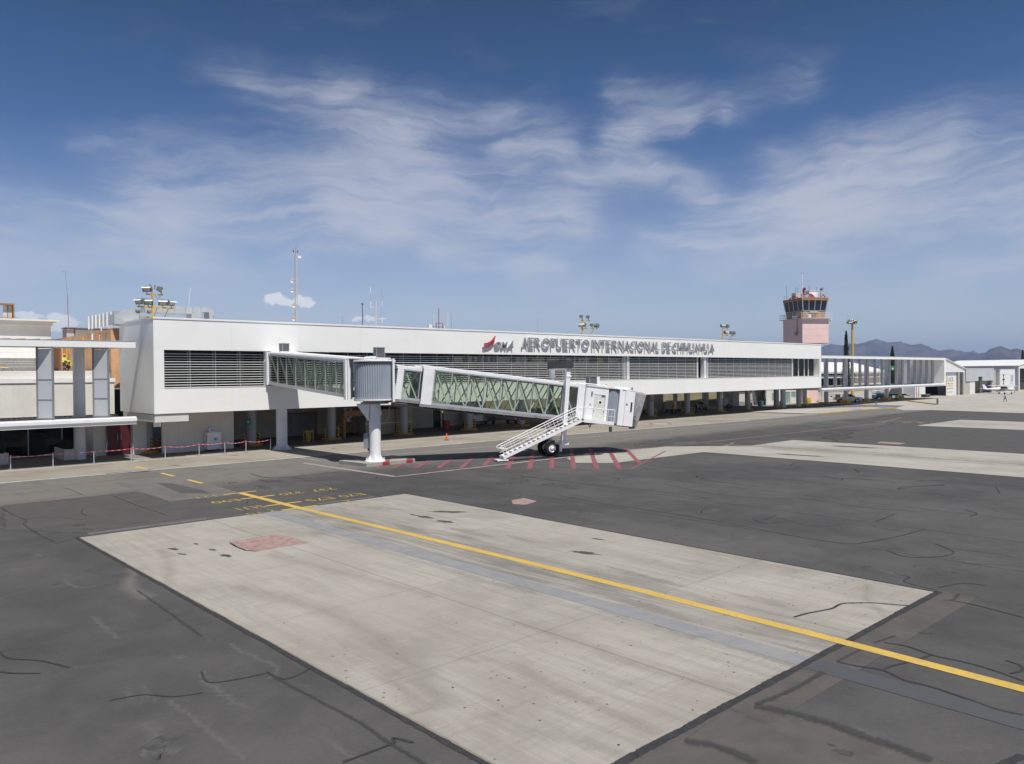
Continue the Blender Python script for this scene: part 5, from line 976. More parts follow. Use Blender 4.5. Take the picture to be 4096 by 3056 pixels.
# lift columns with the dark cross head
for sg, so in ((-1, 0.0), (1, .28)):
    lc = J('lift_column', MB().hexa([Ls(14.12 + so, sg * 1.86, 1.30), Ls(14.45 + so, sg * 1.86, 1.30), Ls(14.45 + so, sg * 1.56, 1.30), Ls(14.12 + so, sg * 1.56, 1.30)], [Ls(14.56 + so, sg * 1.86, 6.85), Ls(14.90 + so, sg * 1.86, 6.85), Ls(14.90 + so, sg * 1.56, 6.85), Ls(14.56 + so, sg * 1.56, 6.85)]), 'whitepaint')
    add('collar', MB().obox(Ls(14.72 + so, sg * 1.71, 6.25), us, un, uz, .20, .18, .05), 'whitepaint', lc)
    add('foot_bracket', lbox(lbox(MB(), 14.05 + so, 14.62 + so, sg * 1.71 - .2, sg * 1.71 + .2, 1.16, 1.295), 14.1 + so, 14.16 + so, sg * 1.71 - .18, sg * 1.71 + .18, 1.3, 1.65), 'whitepaint', lc)
J('cross_head', MB().hexa([Ls(14.42, -2.0, 6.86), Ls(15.05, -2.0, 6.86), Ls(15.33, 2.0, 6.86), Ls(14.7, 2.0, 6.86)], [Ls(14.42, -2.0, 7.46), Ls(15.05, -2.0, 7.46), Ls(15.33, 2.0, 7.46), Ls(14.7, 2.0, 7.46)]), 'dgrey')
J('cross_plate', MB().hexa([Ls(14.5, -1.9, 6.78), Ls(15.0, -1.9, 6.78), Ls(15.25, 1.9, 6.78), Ls(14.75, 1.9, 6.78)], [Ls(14.5, -1.9, 6.855), Ls(15.0, -1.9, 6.855), Ls(15.25, 1.9, 6.855), Ls(14.75, 1.9, 6.855)]), 'whitepaint')
J('axle_beam', lbox(lbox(MB(), 14.0, 14.65, -1.95, 1.95, .98, 1.155), 13.9, 14.45, -.28, .28, .5, .975), 'whitepaint')
def wheel(n_):
    c = Ls(13.78, n_, .63); w_ = .34 * (1 if n_ > 0 else -1)
    prof = [(.30, -.16), (.50, -.17), (.59, -.13), (.625, -.06), (.625, .06), (.59, .13), (.50, .17), (.30, .16)]
    mb = MB(); n = 32; vs = []
    for r_, y_ in prof:
        for i in range(n):
            a = 6.2832 * i / n; vs.append(c + us * r_ * math.cos(a) + uz * r_ * math.sin(a) + un * y_)
    mb._a(vs, [(j * n + i, j * n + (i + 1) % n, (j + 1) * n + (i + 1) % n, (j + 1) * n + i) for j in range(len(prof) - 1) for i in range(n)])
    wh = J('wheel', mb, 'rubber', smooth=True)
    mb = MB(); vs = []; pr = [(.31, -.15), (.27, -.12), (.20, -.08), (.17, -.16), (.10, -.2), (.001, -.2)]
    for r_, y_ in pr:
        for i in range(n):
            a = 6.2832 * i / n; vs.append(c + us * r_ * math.cos(a) + uz * r_ * math.sin(a) + un * y_)
    mb._a(vs, [(j * n + i, j * n + (i + 1) % n, (j + 1) * n + (i + 1) % n, (j + 1) * n + i) for j in range(len(pr) - 1) for i in range(n)])
    add('rim', mb, 'whitepaint', wh, smooth=True)
wheel(-.62); wheel(.62)
J('wheel_motor', lbox(MB(), 14.42, 14.62, -.75, -.45, .35, 1.0), 'whitepaint'); J('wheel_fork', MB().path([Ls(13.55, -.35, 1.2), Ls(13.5, -.35, 1.32), Ls(13.62, -.35, 1.38), Ls(13.75, -.35, 1.28)], .03).obox(Ls(13.78, 0, .63), un, us, uz, .75, .08, .08), 'dgrey')
# service stairs and landing
st = J('stair_landing', pbox(MB(), 15.35, 18.35, -2.62, -1.86, -.12, -.04), 'whitepaint')
add('toe_board', pbox(MB(), 15.7, 18.35, -2.66, -2.622, -.16, .10), 'whitepaint', st)
S0, Z0, S1, Z1 = 8.95, .30, 15.40, 2.84
du = (us * (S1 - S0) + uz * (Z1 - Z0)).normalized(); dn = (uz * (S1 - S0) - us * (Z1 - Z0)).normalized()
for n_ in (-2.62, -1.90):
    add('stringer', MB().bar(Ls(S0, n_, Z0), Ls(S1, n_, Z1), .05, .22), 'whitepaint', st)
NT_ = 17
for k in range(NT_):
    t_ = (k + .35) / NT_; s_ = S0 + (S1 - S0) * t_; z_ = Z0 + (Z1 - Z0) * t_ + .08
    add('tread', lbox(MB(), s_ - .15, s_ + .16, -2.59, -1.93, z_ - .035, z_), 'whitepaint', st)
    if True: add('tread_side', MB().prism([Ls(s_ - .15, -2.595, z_), Ls(s_ + .17, -2.595, z_), Ls(s_ - .15, -2.595, z_ - .15)], un * .02), 'whitepaint', st)
def rail(n_, foot):
    top = [Ls(S0 + .3, n_, Z0 + .66), Ls(S0 - .15, n_, Z0 + .66), Ls(S0 - .27, n_, Z0 + .73), Ls(S0 - .2, n_, Z0 + .84), Ls(S1 - .25, n_, Z1 + .93), Ls(S1 + .12, n_, Z1 + 1.02)]
    if foot: top += [Lp(18.35, n_, 1.02)]
    return top
mb = MB(); mb.path(rail(-2.64, True), .032); ra = add('handrail', mb, 'whitepaint', st, smooth=True)
mb = MB(); mb.path(rail(-1.88, False), .032); rb = add('handrail', mb, 'whitepaint', st, smooth=True)
for ra_, n_ in ((ra, -2.64), (rb, -1.88)):
    for k in range(9):
        t_ = (k + .5) / 9; s_ = S0 + (S1 - S0) * t_; z_ = Z0 + (Z1 - Z0) * t_
        add('baluster', MB().tube(Ls(s_, n_, z_), Ls(s_ - .32, n_, z_ + .84), .018, n=6), 'whitepaint', ra_)
    for o_ in (.32, .58): add('mid_rail', MB().tube(Ls(S0, n_, Z0 + o_), Ls(S1, n_, Z1 + o_), .014, n=6), 'whitepaint', ra_)
for s_ in (15.75, 16.4, 17.1, 17.75, 18.33): add('baluster', MB().tube(Lp(s_, -2.64, -.1), Lp(s_, -2.64, 1.0), .02, n=6), 'whitepaint', ra)
add('mid_rail', MB().tube(Lp(15.6, -2.64, .5), Lp(18.33, -2.64, .5), .016, n=6), 'whitepaint', ra)
add('end_rail', MB().tube(Lp(18.33, -2.64, 1.0), Lp(18.33, -1.86, 1.0), .025, n=6).tube(Lp(18.33, -2.64, .5), Lp(18.33, -1.86, .5), .016, n=6).tube(Lp(18.33, -2.2, -.1), Lp(18.33, -2.2, 1.0), .018, n=6), 'whitepaint', ra)
add('foot_step', lbox(MB(), 8.45, 9.35, -2.62, -1.90, .07, .17), 'whitepaint', st); mb = MB()
for n_ in (-2.56, -1.96): mb.tube(Ls(8.8, n_ - .03, .07), Ls(8.8, n_ + .03, .07), .062, n=12)
add('foot_roller', mb, 'rubber', st); mb = MB(); mb.path([Lp(15.5, -1.9, .3), Lp(15.3, -1.9, .6), Lp(15.5, -1.9, .9), Lp(15.8, -1.9, .85)], .03); add('hose', mb, 'whitepaint', st)

# ================================================================ FLOODLIGHT MASTS on the parapet
def lamp_head(par, p, face, tilt=-22, w_=.66, rnd=None):
    """flood lamp: housing with curved back, visor, lens, stem"""
    a = R(face); f_ = Vector((math.cos(a), math.sin(a), 0)); sd_ = Vector((-f_.y, f_.x, 0)); t_ = R(tilt); f_ = f_ * math.cos(t_) + uz * math.sin(t_); up_ = f_.cross(sd_) * -1
    if up_.z < 0: up_ = -up_
    p = Vector(p); c = p + uz * .36
    o = add('lamp_head', MB().hexa([c - sd_ * w_ / 2 - up_ * .20 - f_ * .05, c + sd_ * w_ / 2 - up_ * .20 - f_ * .05, c + sd_ * w_ * .42 - up_ * .14 - f_ * .36, c - sd_ * w_ * .42 - up_ * .14 - f_ * .36][:4],
            [c - sd_ * w_ / 2 + up_ * .20 - f_ * .05, c + sd_ * w_ / 2 + up_ * .20 - f_ * .05, c + sd_ * w_ * .42 + up_ * .15 - f_ * .36, c - sd_ * w_ * .42 + up_ * .15 - f_ * .36]).obox(c, f_, sd_, up_, .05, w_ / 2, .22), 'galv_dark', par)
    add('lens', MB().obox(c + f_ * .055, f_, sd_, up_, .008, w_ / 2 - .09, .15), 'lampglass', o)
    add('visor', MB().hexa([c + f_ * .05 - sd_ * w_ / 2 + up_ * .21, c + f_ * .05 + sd_ * w_ / 2 + up_ * .17, c + f_ * .26 + sd_ * w_ / 2 + up_ * .15, c + f_ * .26 - sd_ * w_ / 2 + up_ * .15],
            [c + f_ * .05 - sd_ * w_ / 2 + up_ * .19, c + f_ * .05 + sd_ * w_ / 2 + up_ * .21, c + f_ * .26 + sd_ * w_ / 2 + up_ * .17, c + f_ * .26 - sd_ * w_ / 2 + up_ * .17]), 'whitepaint', o)
    add('stem', MB().tube(p, p + uz * .22, .035, n=8), 'yellow', o); return o
M['galv_dark'] = mat('lamp_housing', (.16, .19, .18), .5, .08, 3)
def mast(x, y, label, heads, lo, hi, zl, zh, extra=False):
    z0 = ZT
    o = thing('floodlight_mast', label, 'floodlight', (x, y, z0), 'yellow floodlight masts on the terminal roof')
    add('pole', MB().tube((x, y, z0), (x, y, zh + .12), .075, n=12), 'yellow', o, smooth=True)
    add('cross_arm', MB().bar((x + lo[0], y, zl), (x + lo[1], y, zl), .09), 'yellow', o); add('cross_arm', MB().bar((x + hi[0], y, zh), (x + hi[1], y, zh), .09), 'yellow', o)
    add('base_frame', MB().bar((x - .85, y, z0 + .05), (x + .35, y, z0 + .05), .09).bar((x, y - .5, z0 + .05), (x, y + .9, z0 + .05), .08), 'yellow', o)
    add('strut', MB().bar((x + lo[1] - .5, y, zl), (x + lo[1] - .65, y + .7, z0), .05).bar((x + .35, y, zl), (x + .3, y + .6, z0), .04), 'yellow', o)
    for dx, lvl, face in heads: lamp_head(o, (x + dx, y, (zh if lvl else zl) + .04), face)
    add('cable', MB().path([(x + .25, y, zh - .05), (x + .35, y, zh - .25), (x + .5, y, zh - .28), (x + .62, y, zh - .1)], .012, 6), 'black', o)
    return o
m1 = mast(21.0, 64.4, 'yellow floodlight mast with six lamps and two horns at the left roof corner', [(-.4, 1, -125), (.7, 1, -20), (-1.0, 0, -150), (-.3, 0, -118), (.8, 0, -105), (1.45, 0, -65)], (-1.15, 1.75), (-.5, .8), 11.95, 12.96)
for dx in (-1.2, -.35):
    h_ = add('horn_speaker', MB().lathe((0, 0, 0), [(.03, .30), (.07, .2), (.12, .08), (.19, 0)], 16), 'grey', m1, local=True, smooth=True); h_.location = (dx, -.35, .45); h_.rotation_euler = (R(90), 0, R(-20)); 
add('warning_lamp', MB().path([(21.0, 64.4, 13.05), (21.0, 64.4, 13.4), (21.2, 64.4, 13.42), (21.2, 64.4, 13.6)], .025).tube((21.2, 64.4, 13.6), (21.2, 64.4, 13.72), .045, n=8).tube((20.85, 64.4, 13.6), (20.85, 64.4, 13.74), .045, n=8), 'rust', m1)
mast(71.3, 64.4, 'yellow floodlight mast above the word INTERNACIONAL on the terminal roof', [(0, 1, -45), (1.2, 1, -45), (-.15, 0, -130), (.6, 0, -50), (1.9, 0, -45), (2.7, 0, 20)], (-.35, 2.75), (-.1, 1.35), 11.95, 12.93)
mast(102.5, 64.4, 'yellow floodlight mast past the end of the lettering on the terminal roof', [(.1, 1, -110), (1.3, 1, 0), (1.0, 0, -95), (2.6, 0, -30), (3.0, 0, 10)], (-.2, 3.2), (-.1, 1.5), 11.95, 12.93)

# ================================================================ BARRIER POSTS AND TAPE
SPX = [8.6, 11.32, 13.95, 16.62, 19.2, 21.69, 24.34, 26.4, 28.2, 30.5]; SPY = [64.6, 64.54, 64.45, 64.3, 64.14, 64.0, 63.96, 63.8, 63.75, 63.95]
ordn = ['first', 'second', 'third', 'fourth', 'fifth', 'sixth', 'seventh', 'eighth', 'ninth', 'tenth', 'eleventh', 'twelfth', 'thirteenth']
p0 = thing('barrier_post', 'steel barrier post at the left picture edge, first along the red tape', 'barrier post', (SPX[0], SPY[0], .01), 'steel posts carrying the red tape')
add('post', MB().tube((0, 0, .03), (0, 0, 1.0), .035, n=12), 'alu', p0, True, local=True); add('base', MB().lathe((0, 0, 0), [(0, 0), (.19, 0), (.18, .03), (.03, .05)], 20), 'grey', p0, True, local=True); add('head', MB().lathe((0, 0, .93), [(0, 0), (.045, 0), (.045, .08), (0, .09)], 12), 'grey', p0, True, local=True)
near = ['', 'in front of the dark glass entrance', 'before the planter box', 'just right of the round gallery pillar', 'in front of the maroon door', 'in front of the left end of the white shop wall', 'left of the white ice box', 'right of the white ice box', 'at the right end of the white shop wall', 'last of the row beside the bridge support post']
for i in range(1, 10): dup(p0, (SPX[i], SPY[i], .01), 'steel barrier post ' + near[i])
for i in range(9):
    a, b = Vector((SPX[i], SPY[i], .95)), Vector((SPX[i + 1], SPY[i + 1], .95)); mb = MB(); vs = []
    for k in range(13):
        t_ = k / 12; q = a.lerp(b, t_) - uz * .10 * math.sin(3.1416 * t_) * (.7 + .3 * (i % 3)); vs += [q + uz * .022, q - uz * .022]
    mb._a(vs, [(2 * k, 2 * k + 1, 2 * k + 3, 2 * k + 2) for k in range(12)])
    nm = ['at the left picture edge', 'before the dark entrance', 'before the planter box', 'right of the gallery pillar', 'before the maroon door', 'before the left of the shop wall', 'before the ice box', 'right of the ice box', 'nearest the bridge support post'][i]
    tp = tag(add('barrier_tape', mb, 'tape'), 'red printed tape span hanging between two posts ' + nm, 'barrier tape', 'red tape spans')
    mk = MB()
    for k in range(1, 6): t_ = k / 6; q = a.lerp(b, t_) - uz * .10 * math.sin(3.1416 * t_) * (.7 + .3 * (i % 3)) + Vector((0, -.006, 0)); mk.box(q.x - .09, q.x + .09, q.y - .002, q.y, q.z - .012, q.z + .012)
    add('printed_mark', mk, 'whitecloth', tp, kind='stuff')
for x_, t in ((15.75, 'shorter white card clipped to the red tape left of the pillar'), (16.4, 'longer white card clipped to the red tape right of the pillar')):
    tag(add('white_card', MB().box(x_, x_ + (.24 if x_ < 16 else .38), 64.32, 64.33, .86, .93), 'whitecloth'), t, 'card')

# ================================================================ STRIPED BOLLARDS round the pillars
bo0 = thing('striped_bollard', 'x', 'bollard', (0, 0, 0), 'black and yellow bollards round the dark pillars')
add('tube', MB().tube((0, 0, 0), (0, 0, 1.15), .11, n=14), 'hazard', bo0, True, local=True); add('cap', MB().lathe((0, 0, 1.15), [(.11, 0), (.08, .04), (0, .05)], 14), 'yellow', bo0, True, local=True)
firstb = True
for i, x_ in enumerate(PX):
    if i in (6, 7): spots = [(-.72, -.25, 'left'), (.72, -.2, 'right')]
    elif i == 0: spots = [(-1.35, .1, 'far left'), (-.95, -.25, 'near left'), (.15, -.55, 'front'), (.75, -.1, 'right')]
    else: spots = [(-.75, -.15, 'left'), (.62, -.35, 'front right'), (.80, .25, 'rear right')]
    for dx, dy, sd in spots:
        lb = f'striped bollard, {sd}, at the {ordn[i]} dark pillar from the left'
        if firstb: bo0.location = (x_ + dx, PY + dy, .02); bo0['label'] = lb; firstb = False
        else: dup(bo0, (x_ + dx, PY + dy, .02), lb)

# ================================================================ LEFT GROUND FLOOR
ent = thing('entrance_front', 'dark glazed entrance hall with white wall under the left gallery', 'shopfront', (15, 72, 0))
Ee = lambda n_, mb, m_, **k: add(n_, mb, m_, ent, **k)
Ee('white_wall', MB().box(18.1, 19.05, 70.1, 72.4, 0, 3.1), 'whiteold'); Ee('white_wall', MB().box(20.9, 22.0, 69.3, 70.2, 0, 3.1), 'offwhite')
for a, b in ((-2, 3.2), (3.25, 7.2), (7.25, 11.0), (11.05, 14.4), (14.45, 16.9), (16.95, 18.05)):
    Ee('pane', MB().box(a, b, 75.0, 75.03, 0, 3.1), 'wglass'); Ee('mullion', MB().box(b, b + .06, 74.95, 75.08, 0, 3.1), 'alu')
Ee('back_wall', MB().box(-20, 22, 84, 84.2, 0, 3.1), 'darkin'); Ee('counter', MB().box(14.5, 16.2, 76, 78, 0, 1.0).box(14.6, 16.0, 76.2, 77.6, 1.0, 1.7), 'inner'); Ee('bench', MB().box(9.5, 12.5, 77, 78, 0, .6), 'black')
sg_ = Ee('small_sign', MB().box(15.0, 15.3, 74.8, 74.84, 2.55, 2.8), 'whitecloth'); Ee('exit_sign', MB().box(10.1, 10.6, 74.8, 74.84, 2.35, 2.65), 'greenglass')
md = thing('double_door', 'maroon double door with pull handles beneath the left gallery', 'door', (19.9, 69.8, 0))
for a, b in ((19.08, 19.95), (19.97, 20.86)):
    lf_ = add('doorway_panel', MB().box(a, b, 69.75, 69.81, .02, 3.05), 'maroon', md); hx = b - .12 if a < 19.5 else a + .12
    add('pull_handle', MB().tube((hx, 69.69, 1.25), (hx, 69.69, 1.75), .02, n=6), 'alu', lf_)
pb = thing('planter_box', 'grey concrete planter box with a dark grassy shrub left of the gallery pillar', 'planter', (15.9, 69, 0), 'planters at the dark entrance')
def planter(root, x0, y0, w_, l_, seed):
    add('box', MB().box(x0, x0 + w_, y0, y0 + .08, .01, .85).box(x0, x0 + w_, y0 + l_ - .08, y0 + l_, .01, .85).box(x0, x0 + .08, y0 + .081, y0 + l_ - .081, .01, .85).box(x0 + w_ - .08, x0 + w_, y0 + .081, y0 + l_ - .081, .01, .85).box(x0 + .09, x0 + w_ - .09, y0 + .09, y0 + l_ - .09, .05, .75), 'offwhite', root)
    rnd = random.Random(seed); mb = MB()
    for _ in range(420):
        x_, y_ = x0 + w_ * rnd.uniform(.15, .85), y0 + l_ * rnd.uniform(.1, .9); h_ = rnd.uniform(.35, .95); a = rnd.uniform(0, 6.28); r_ = rnd.uniform(.05, .35)
        b_ = Vector((x_, y_, .72)); t_ = b_ + Vector((r_ * math.cos(a), r_ * math.sin(a), h_)); sx_ = Vector((-math.sin(a), math.cos(a), 0)) * .02
        mb._a([b_ - sx_, b_ + sx_, (b_ + t_) / 2 + sx_ + uz * .08, t_], [(0, 1, 2, 3)])
    add('foliage', mb, 'leaf', root, kind='stuff')
planter(pb, 15.6, 68.4, .75, 3.2, 4)
pb2 = thing('planter_box', 'grey concrete planter box with a shrub at the left picture edge', 'planter', (11.2, 69, 0), 'planters at the dark entrance'); planter(pb2, 10.6, 68.5, 1.3, 2.5, 9)
ib = thing('ice_box', 'white ice storage box with a blue label and sign standing against the shop wall', 'ice box', (26.9, 67.8, 0))
add('cabinet', MB().box(26.35, 27.55, 67.35, 68.1, .12, 1.62), 'whitepaint', ib); dd = add('door', MB().box(26.75, 27.45, 67.31, 67.35, .45, 1.5), 'whitepaint', ib); add('label_panel', MB().box(26.85, 27.3, 67.295, 67.308, .85, 1.2), 'whitecloth', dd)
add('blue_mark', MB().box(26.95, 27.2, 67.287, 67.293, 1.0, 1.06).box(26.95, 27.05, 67.287, 67.293, .92, 1.14), 'blue', dd)
hd = add('header_sign', MB().box(26.5, 27.2, 67.4, 67.7, 1.66, 1.95), 'whitecloth', ib); me = text_mesh('HIELO', 1, .01, .02); fit_text(me, 26.6, 27.1, 1.73, 1.89)
for v_ in me.vertices: x_, y_, z_ = v_.co; v_.co = (x_, 67.395 - z_ * .2, y_)
me.materials.clear(); me.materials.append(M['blue']); add('lettering', me, 'blue', hd); add('foot', MB().box(26.4, 26.55, 67.4, 68.0, .01, .118).box(27.35, 27.5, 67.4, 68.0, .01, .118), 'dgrey', ib); add('side_text', MB().box(26.343, 26.349, 67.5, 67.6, .8, 1.3), 'blue', ib)
def cone(x, y, lab, grp=None, m_='orange'):
    o = thing('traffic_cone', lab, 'cone', (x, y, .012), 'traffic cones')
    add('base', MB().box(-.2, .2, -.2, .2, 0, .035), 'black', o, local=True); add('body', MB().lathe((0, 0, .035), [(.14, 0), (.045, .62), (0, .64)], 16), m_, o, True, local=True); add('band', MB().lathe((0, 0, .035), [(.098, .25), (.078, .37)], 16), 'whitecloth', o, local=True); return o
cone(47.2, 60.6, 'bright orange traffic cone standing alone on the sunlit concrete lane'); cone(30.4, 69.8, 'dull red cone in the shade beside the second dark pillar', m_='red'); cone(66.9, 70.6, 'dull red cone beside the sixth dark pillar behind the stairs', m_='red')

# ================================================================ SHADED SERVICE THINGS UNDER THE TERMINAL
def stair_truck(x, y, lab, w_=1.6, h_=2.6, n_=8, sd=1):
    o = thing('boarding_steps', lab, 'steps', (x, y, 0), 'yellow mobile steps in the shade'); A = lambda q, mb, m_='yellow', **k: add(q, mb, m_, o, **k)
    A('platform', MB().box(x, x + w_, y, y + 1, h_ - 1.05, h_ - 1.0)); fr = MB()
    for a in (x, x + w_):
        for b in (y, y + 1): fr.tube((a, b, .05), (a, b, h_), .03, n=6)
    for z_ in (.4, h_ - .5, h_): fr.tube((x, y, z_), (x + w_, y, z_), .025, n=6).tube((x, y + 1, z_), (x + w_, y + 1, z_), .025, n=6)
    A('frame', fr)
    for k in range(n_): A('step', MB().box(x - sd * (k + 1) * .27 - .14, x - sd * (k + 1) * .27 + .14, y + .1, y + .9, h_ - 1.05 - (k + 1) * (h_ - 1.05) / (n_ + 1), h_ - 1.02 - (k + 1) * (h_ - 1.05) / (n_ + 1)))
    A('handrail', MB().tube((x, y, h_), (x - sd * n_ * .28, y, 1.0), .025, n=6).tube((x, y + 1, h_), (x - sd * n_ * .28, y + 1, 1.0), .025, n=6)); return o
s1 = stair_truck(42.6, 72.6, 'yellow mobile boarding steps with a red and white checked flag panel'); fl = MB()
fb = add('checked_panel', MB().box(42.75, 43.75, 72.4, 72.45, 1.55, 3.0), 'whitecloth', s1)
for i in range(3):
    for j in range(4):
        if (i + j) % 2 == 0: add('red_check', MB().box(42.75 + i * .333, 42.75 + (i + 1) * .333, 72.385, 72.398, 1.6 + j * .32, 1.6 + (j + 1) * .32), 'red', fb)
stair_truck(47.0, 75.4, 'yellow mobile boarding steps half hidden behind the main bridge post', 1.4, 3.0, 9)
for x_, y_, lb in ((36.7, 68.8, 'small yellow work stand left of the third dark pillar'), (94.0, 70.8, 'small yellow work stand right of the ninth dark pillar')):
    o = thing('work_stand', lb, 'work stand', (x_, y_, 0)); add('top', MB().box(x_ - .4, x_ + .4, y_ - .3, y_ + .3, 1.05, 1.12), 'yellow', o)
    for a, b in ((-.36, -.26), (.36, -.26), (.36, .26), (-.36, .26)): add('leg', MB().tube((x_ + a, y_ + b, .01), (x_ + a, y_ + b, 1.05), .035, n=6), 'yellow', o)
    add('jack', MB().tube((x_, y_, .01), (x_, y_, .95), .1, n=8), 'yellow', o); add('cross_bar', MB().bar((x_ - .36, y_ - .26, .55), (x_ + .36, y_ - .26, .55), .04), 'yellow', o)
def tug(x, y, rz, lab, m_='offwhite'):
    o = thing('baggage_tractor', lab, 'tractor', (x, y, 0), None, R(rz)); A = lambda q, mb, m2, **k: add(q, mb, m2, o, local=True, **k)
    A('body', MB().prism([(-1.4, -.6, .35), (1.2, -.6, .35), (1.2, -.6, .85), (.3, -.6, .95), (.2, -.6, .75), (-.7, -.6, .75), (-.75, -.6, 1.0), (-1.4, -.6, 1.0)], (0, 1.2, 0)), m_); A('roof', MB().box(-1.1, .2, -.6, .6, 1.75, 1.82), m_)
    A('roof_post', MB().box(-1.08, -1.02, -.58, -.52, 1.0, 1.75).box(-1.08, -1.02, .52, .58, 1.0, 1.75).box(.1, .16, -.58, -.52, .9, 1.75).box(.1, .16, .52, .58, .9, 1.75), 'dgrey'); A('seat', MB().box(-.6, -.1, -.45, .45, .76, .95).box(-.68, -.58, -.45, .45, .9, 1.3), 'black')
    for a in (-.9, .8):
        for b in (-.55, .55): A('wheel', MB().tube((a, b - .1, .3), (a, b + .1, .3), .3, n=16), 'rubber')
    return o
def cart(x, y, rz, lab, m_='offwhite', l_=2.6, h_=1.7):
    o = thing('baggage_cart', lab, 'baggage cart', (x, y, 0), None, R(rz)); A = lambda q, mb, m2, **k: add(q, mb, m2, o, local=True, **k)
    A('deck', MB().box(-l_ / 2, l_ / 2, -.75, .75, .45, .55), 'dgrey'); A('side_panel', MB().box(-l_ / 2, -l_ / 2 + .05, -.75, .75, .55, h_).box(l_ / 2 - .05, l_ / 2, -.75, .75, .55, h_), m_); A('roof', MB().box(-l_ / 2, l_ / 2, -.78, .78, h_, h_ + .06), m_); A('curtain', MB().box(-l_ / 2 + .06, 0, -.73, -.70, .56, h_ - .01), m_)
    for a in (-l_ / 2 + .35, l_ / 2 - .35):
        for b in (-.65, .65): A('wheel', MB().tube((a, b - .07, .22), (a, b + .07, .22), .22, n=14), 'rubber')
    return o
cart(104.6, 75.0, 8, 'grey white box cart in the shade right of the tenth dark pillar'); cart(98.0, 76.5, -5, 'low dark cart near the orange vested worker', 'inner', 4.0, 1.2); cart(121.5, 76, 0, 'white box cart in the shade behind the twelfth dark pillar')
tug(114.8, 76.3, 20, 'dark tractor with a roof parked deep in the shade beside white carts', 'grey'); tug(106.9, 76.5, -15, 'dark tractor parked behind the man in black and white', 'grey'); cart(64.0, 75.5, 4, 'long silver cart in the shade behind the sixth dark pillar', 'alu', 4.6, 1.5); cart(69.0, 74.0, 10, 'white cart with papers behind the stairs', 'offwhite', 2.4, 1.5)
def drum(x, y, r_, h_, m_, name, lab, cat):
    o = thing(name, lab, cat, (x, y, 0)); add('body', MB().lathe((x, y, .01), [(0, 0), (r_, 0), (r_, h_), (r_ * .9, h_ + .03), (0, h_ + .03)], 18), m_, o, True); add('rim', MB().lathe((x, y, h_ * .5), [(r_ + .005, 0), (r_ + .02, .02), (r_ + .005, .04)], 18), 'dgrey', o); return o
drum(55.9, 71.8, .42, 1.05, 'red', 'fire_extinguisher_drum', 'dark red drum standing left of the fifth dark pillar', 'drum'); drum(112.2, 70.9, .18, .5, 'whitecloth', 'paint_bucket', 'pale bucket on the floor right of the eleventh dark pillar', 'bucket'); drum(134.2, 76.0, .35, .9, 'teal', 'water_drum', 'blue drum beside the standing worker near the doors', 'drum'); drum(133.2, 75.8, .35, .85, 'black', 'waste_drum', 'black drum left of the blue drum', 'drum')
gs = thing('exit_sign_panel', 'small green evacuation sign with a white cross at the second dark pillar', 'sign', (31.0, 69.4, 2.2)); add('panel', MB().box(30.75, 31.2, 69.4, 69.43, 1.95, 2.55), 'green', gs); add('white_mark', MB().box(30.83, 31.12, 69.385, 69.398, 2.20, 2.26).box(30.94, 31.0, 69.385, 69.398, 2.1, 2.36), 'whitecloth', gs)
for x_, y_, z_, t in ((91.9, 69.5, 2.55, 'small red notice on the ninth dark pillar'), (110.1, 69.5, 2.45, 'small pale notice on the eleventh dark pillar'), (118.7, 69.5, 2.5, 'small pale notice on the twelfth dark pillar')):
    o = tag(add('notice_panel', MB().box(x_ - .3, x_ + .25, y_ - .03, y_, z_ - .2, z_ + .2), 'red' if x_ < 100 else 'offwhite'), t, 'notice'); add('notice_text', MB().box(x_ - .2, x_ + .15, y_ - .035, y_ - .031, z_ - .04, z_ + .04), 'whitecloth' if x_ < 100 else 'grey', o)
ld = thing('step_ladder', 'tall aluminium step ladder leaning near the worker by the doors', 'ladder', (133.6, 77.5, 0)); 
for a in (-.25, .25): add('side_rail', MB().bar((133.4 + a, 76.6, .01), (133.4 + a, 77.4, 3.3), .05), 'alu', ld)
for k in range(9): add('rung', MB().tube((133.15, 76.6 + .08 * (k + 1), .33 * (k + 1)), (133.65, 76.6 + .08 * (k + 1), .33 * (k + 1)), .02, n=6), 'alu', ld)

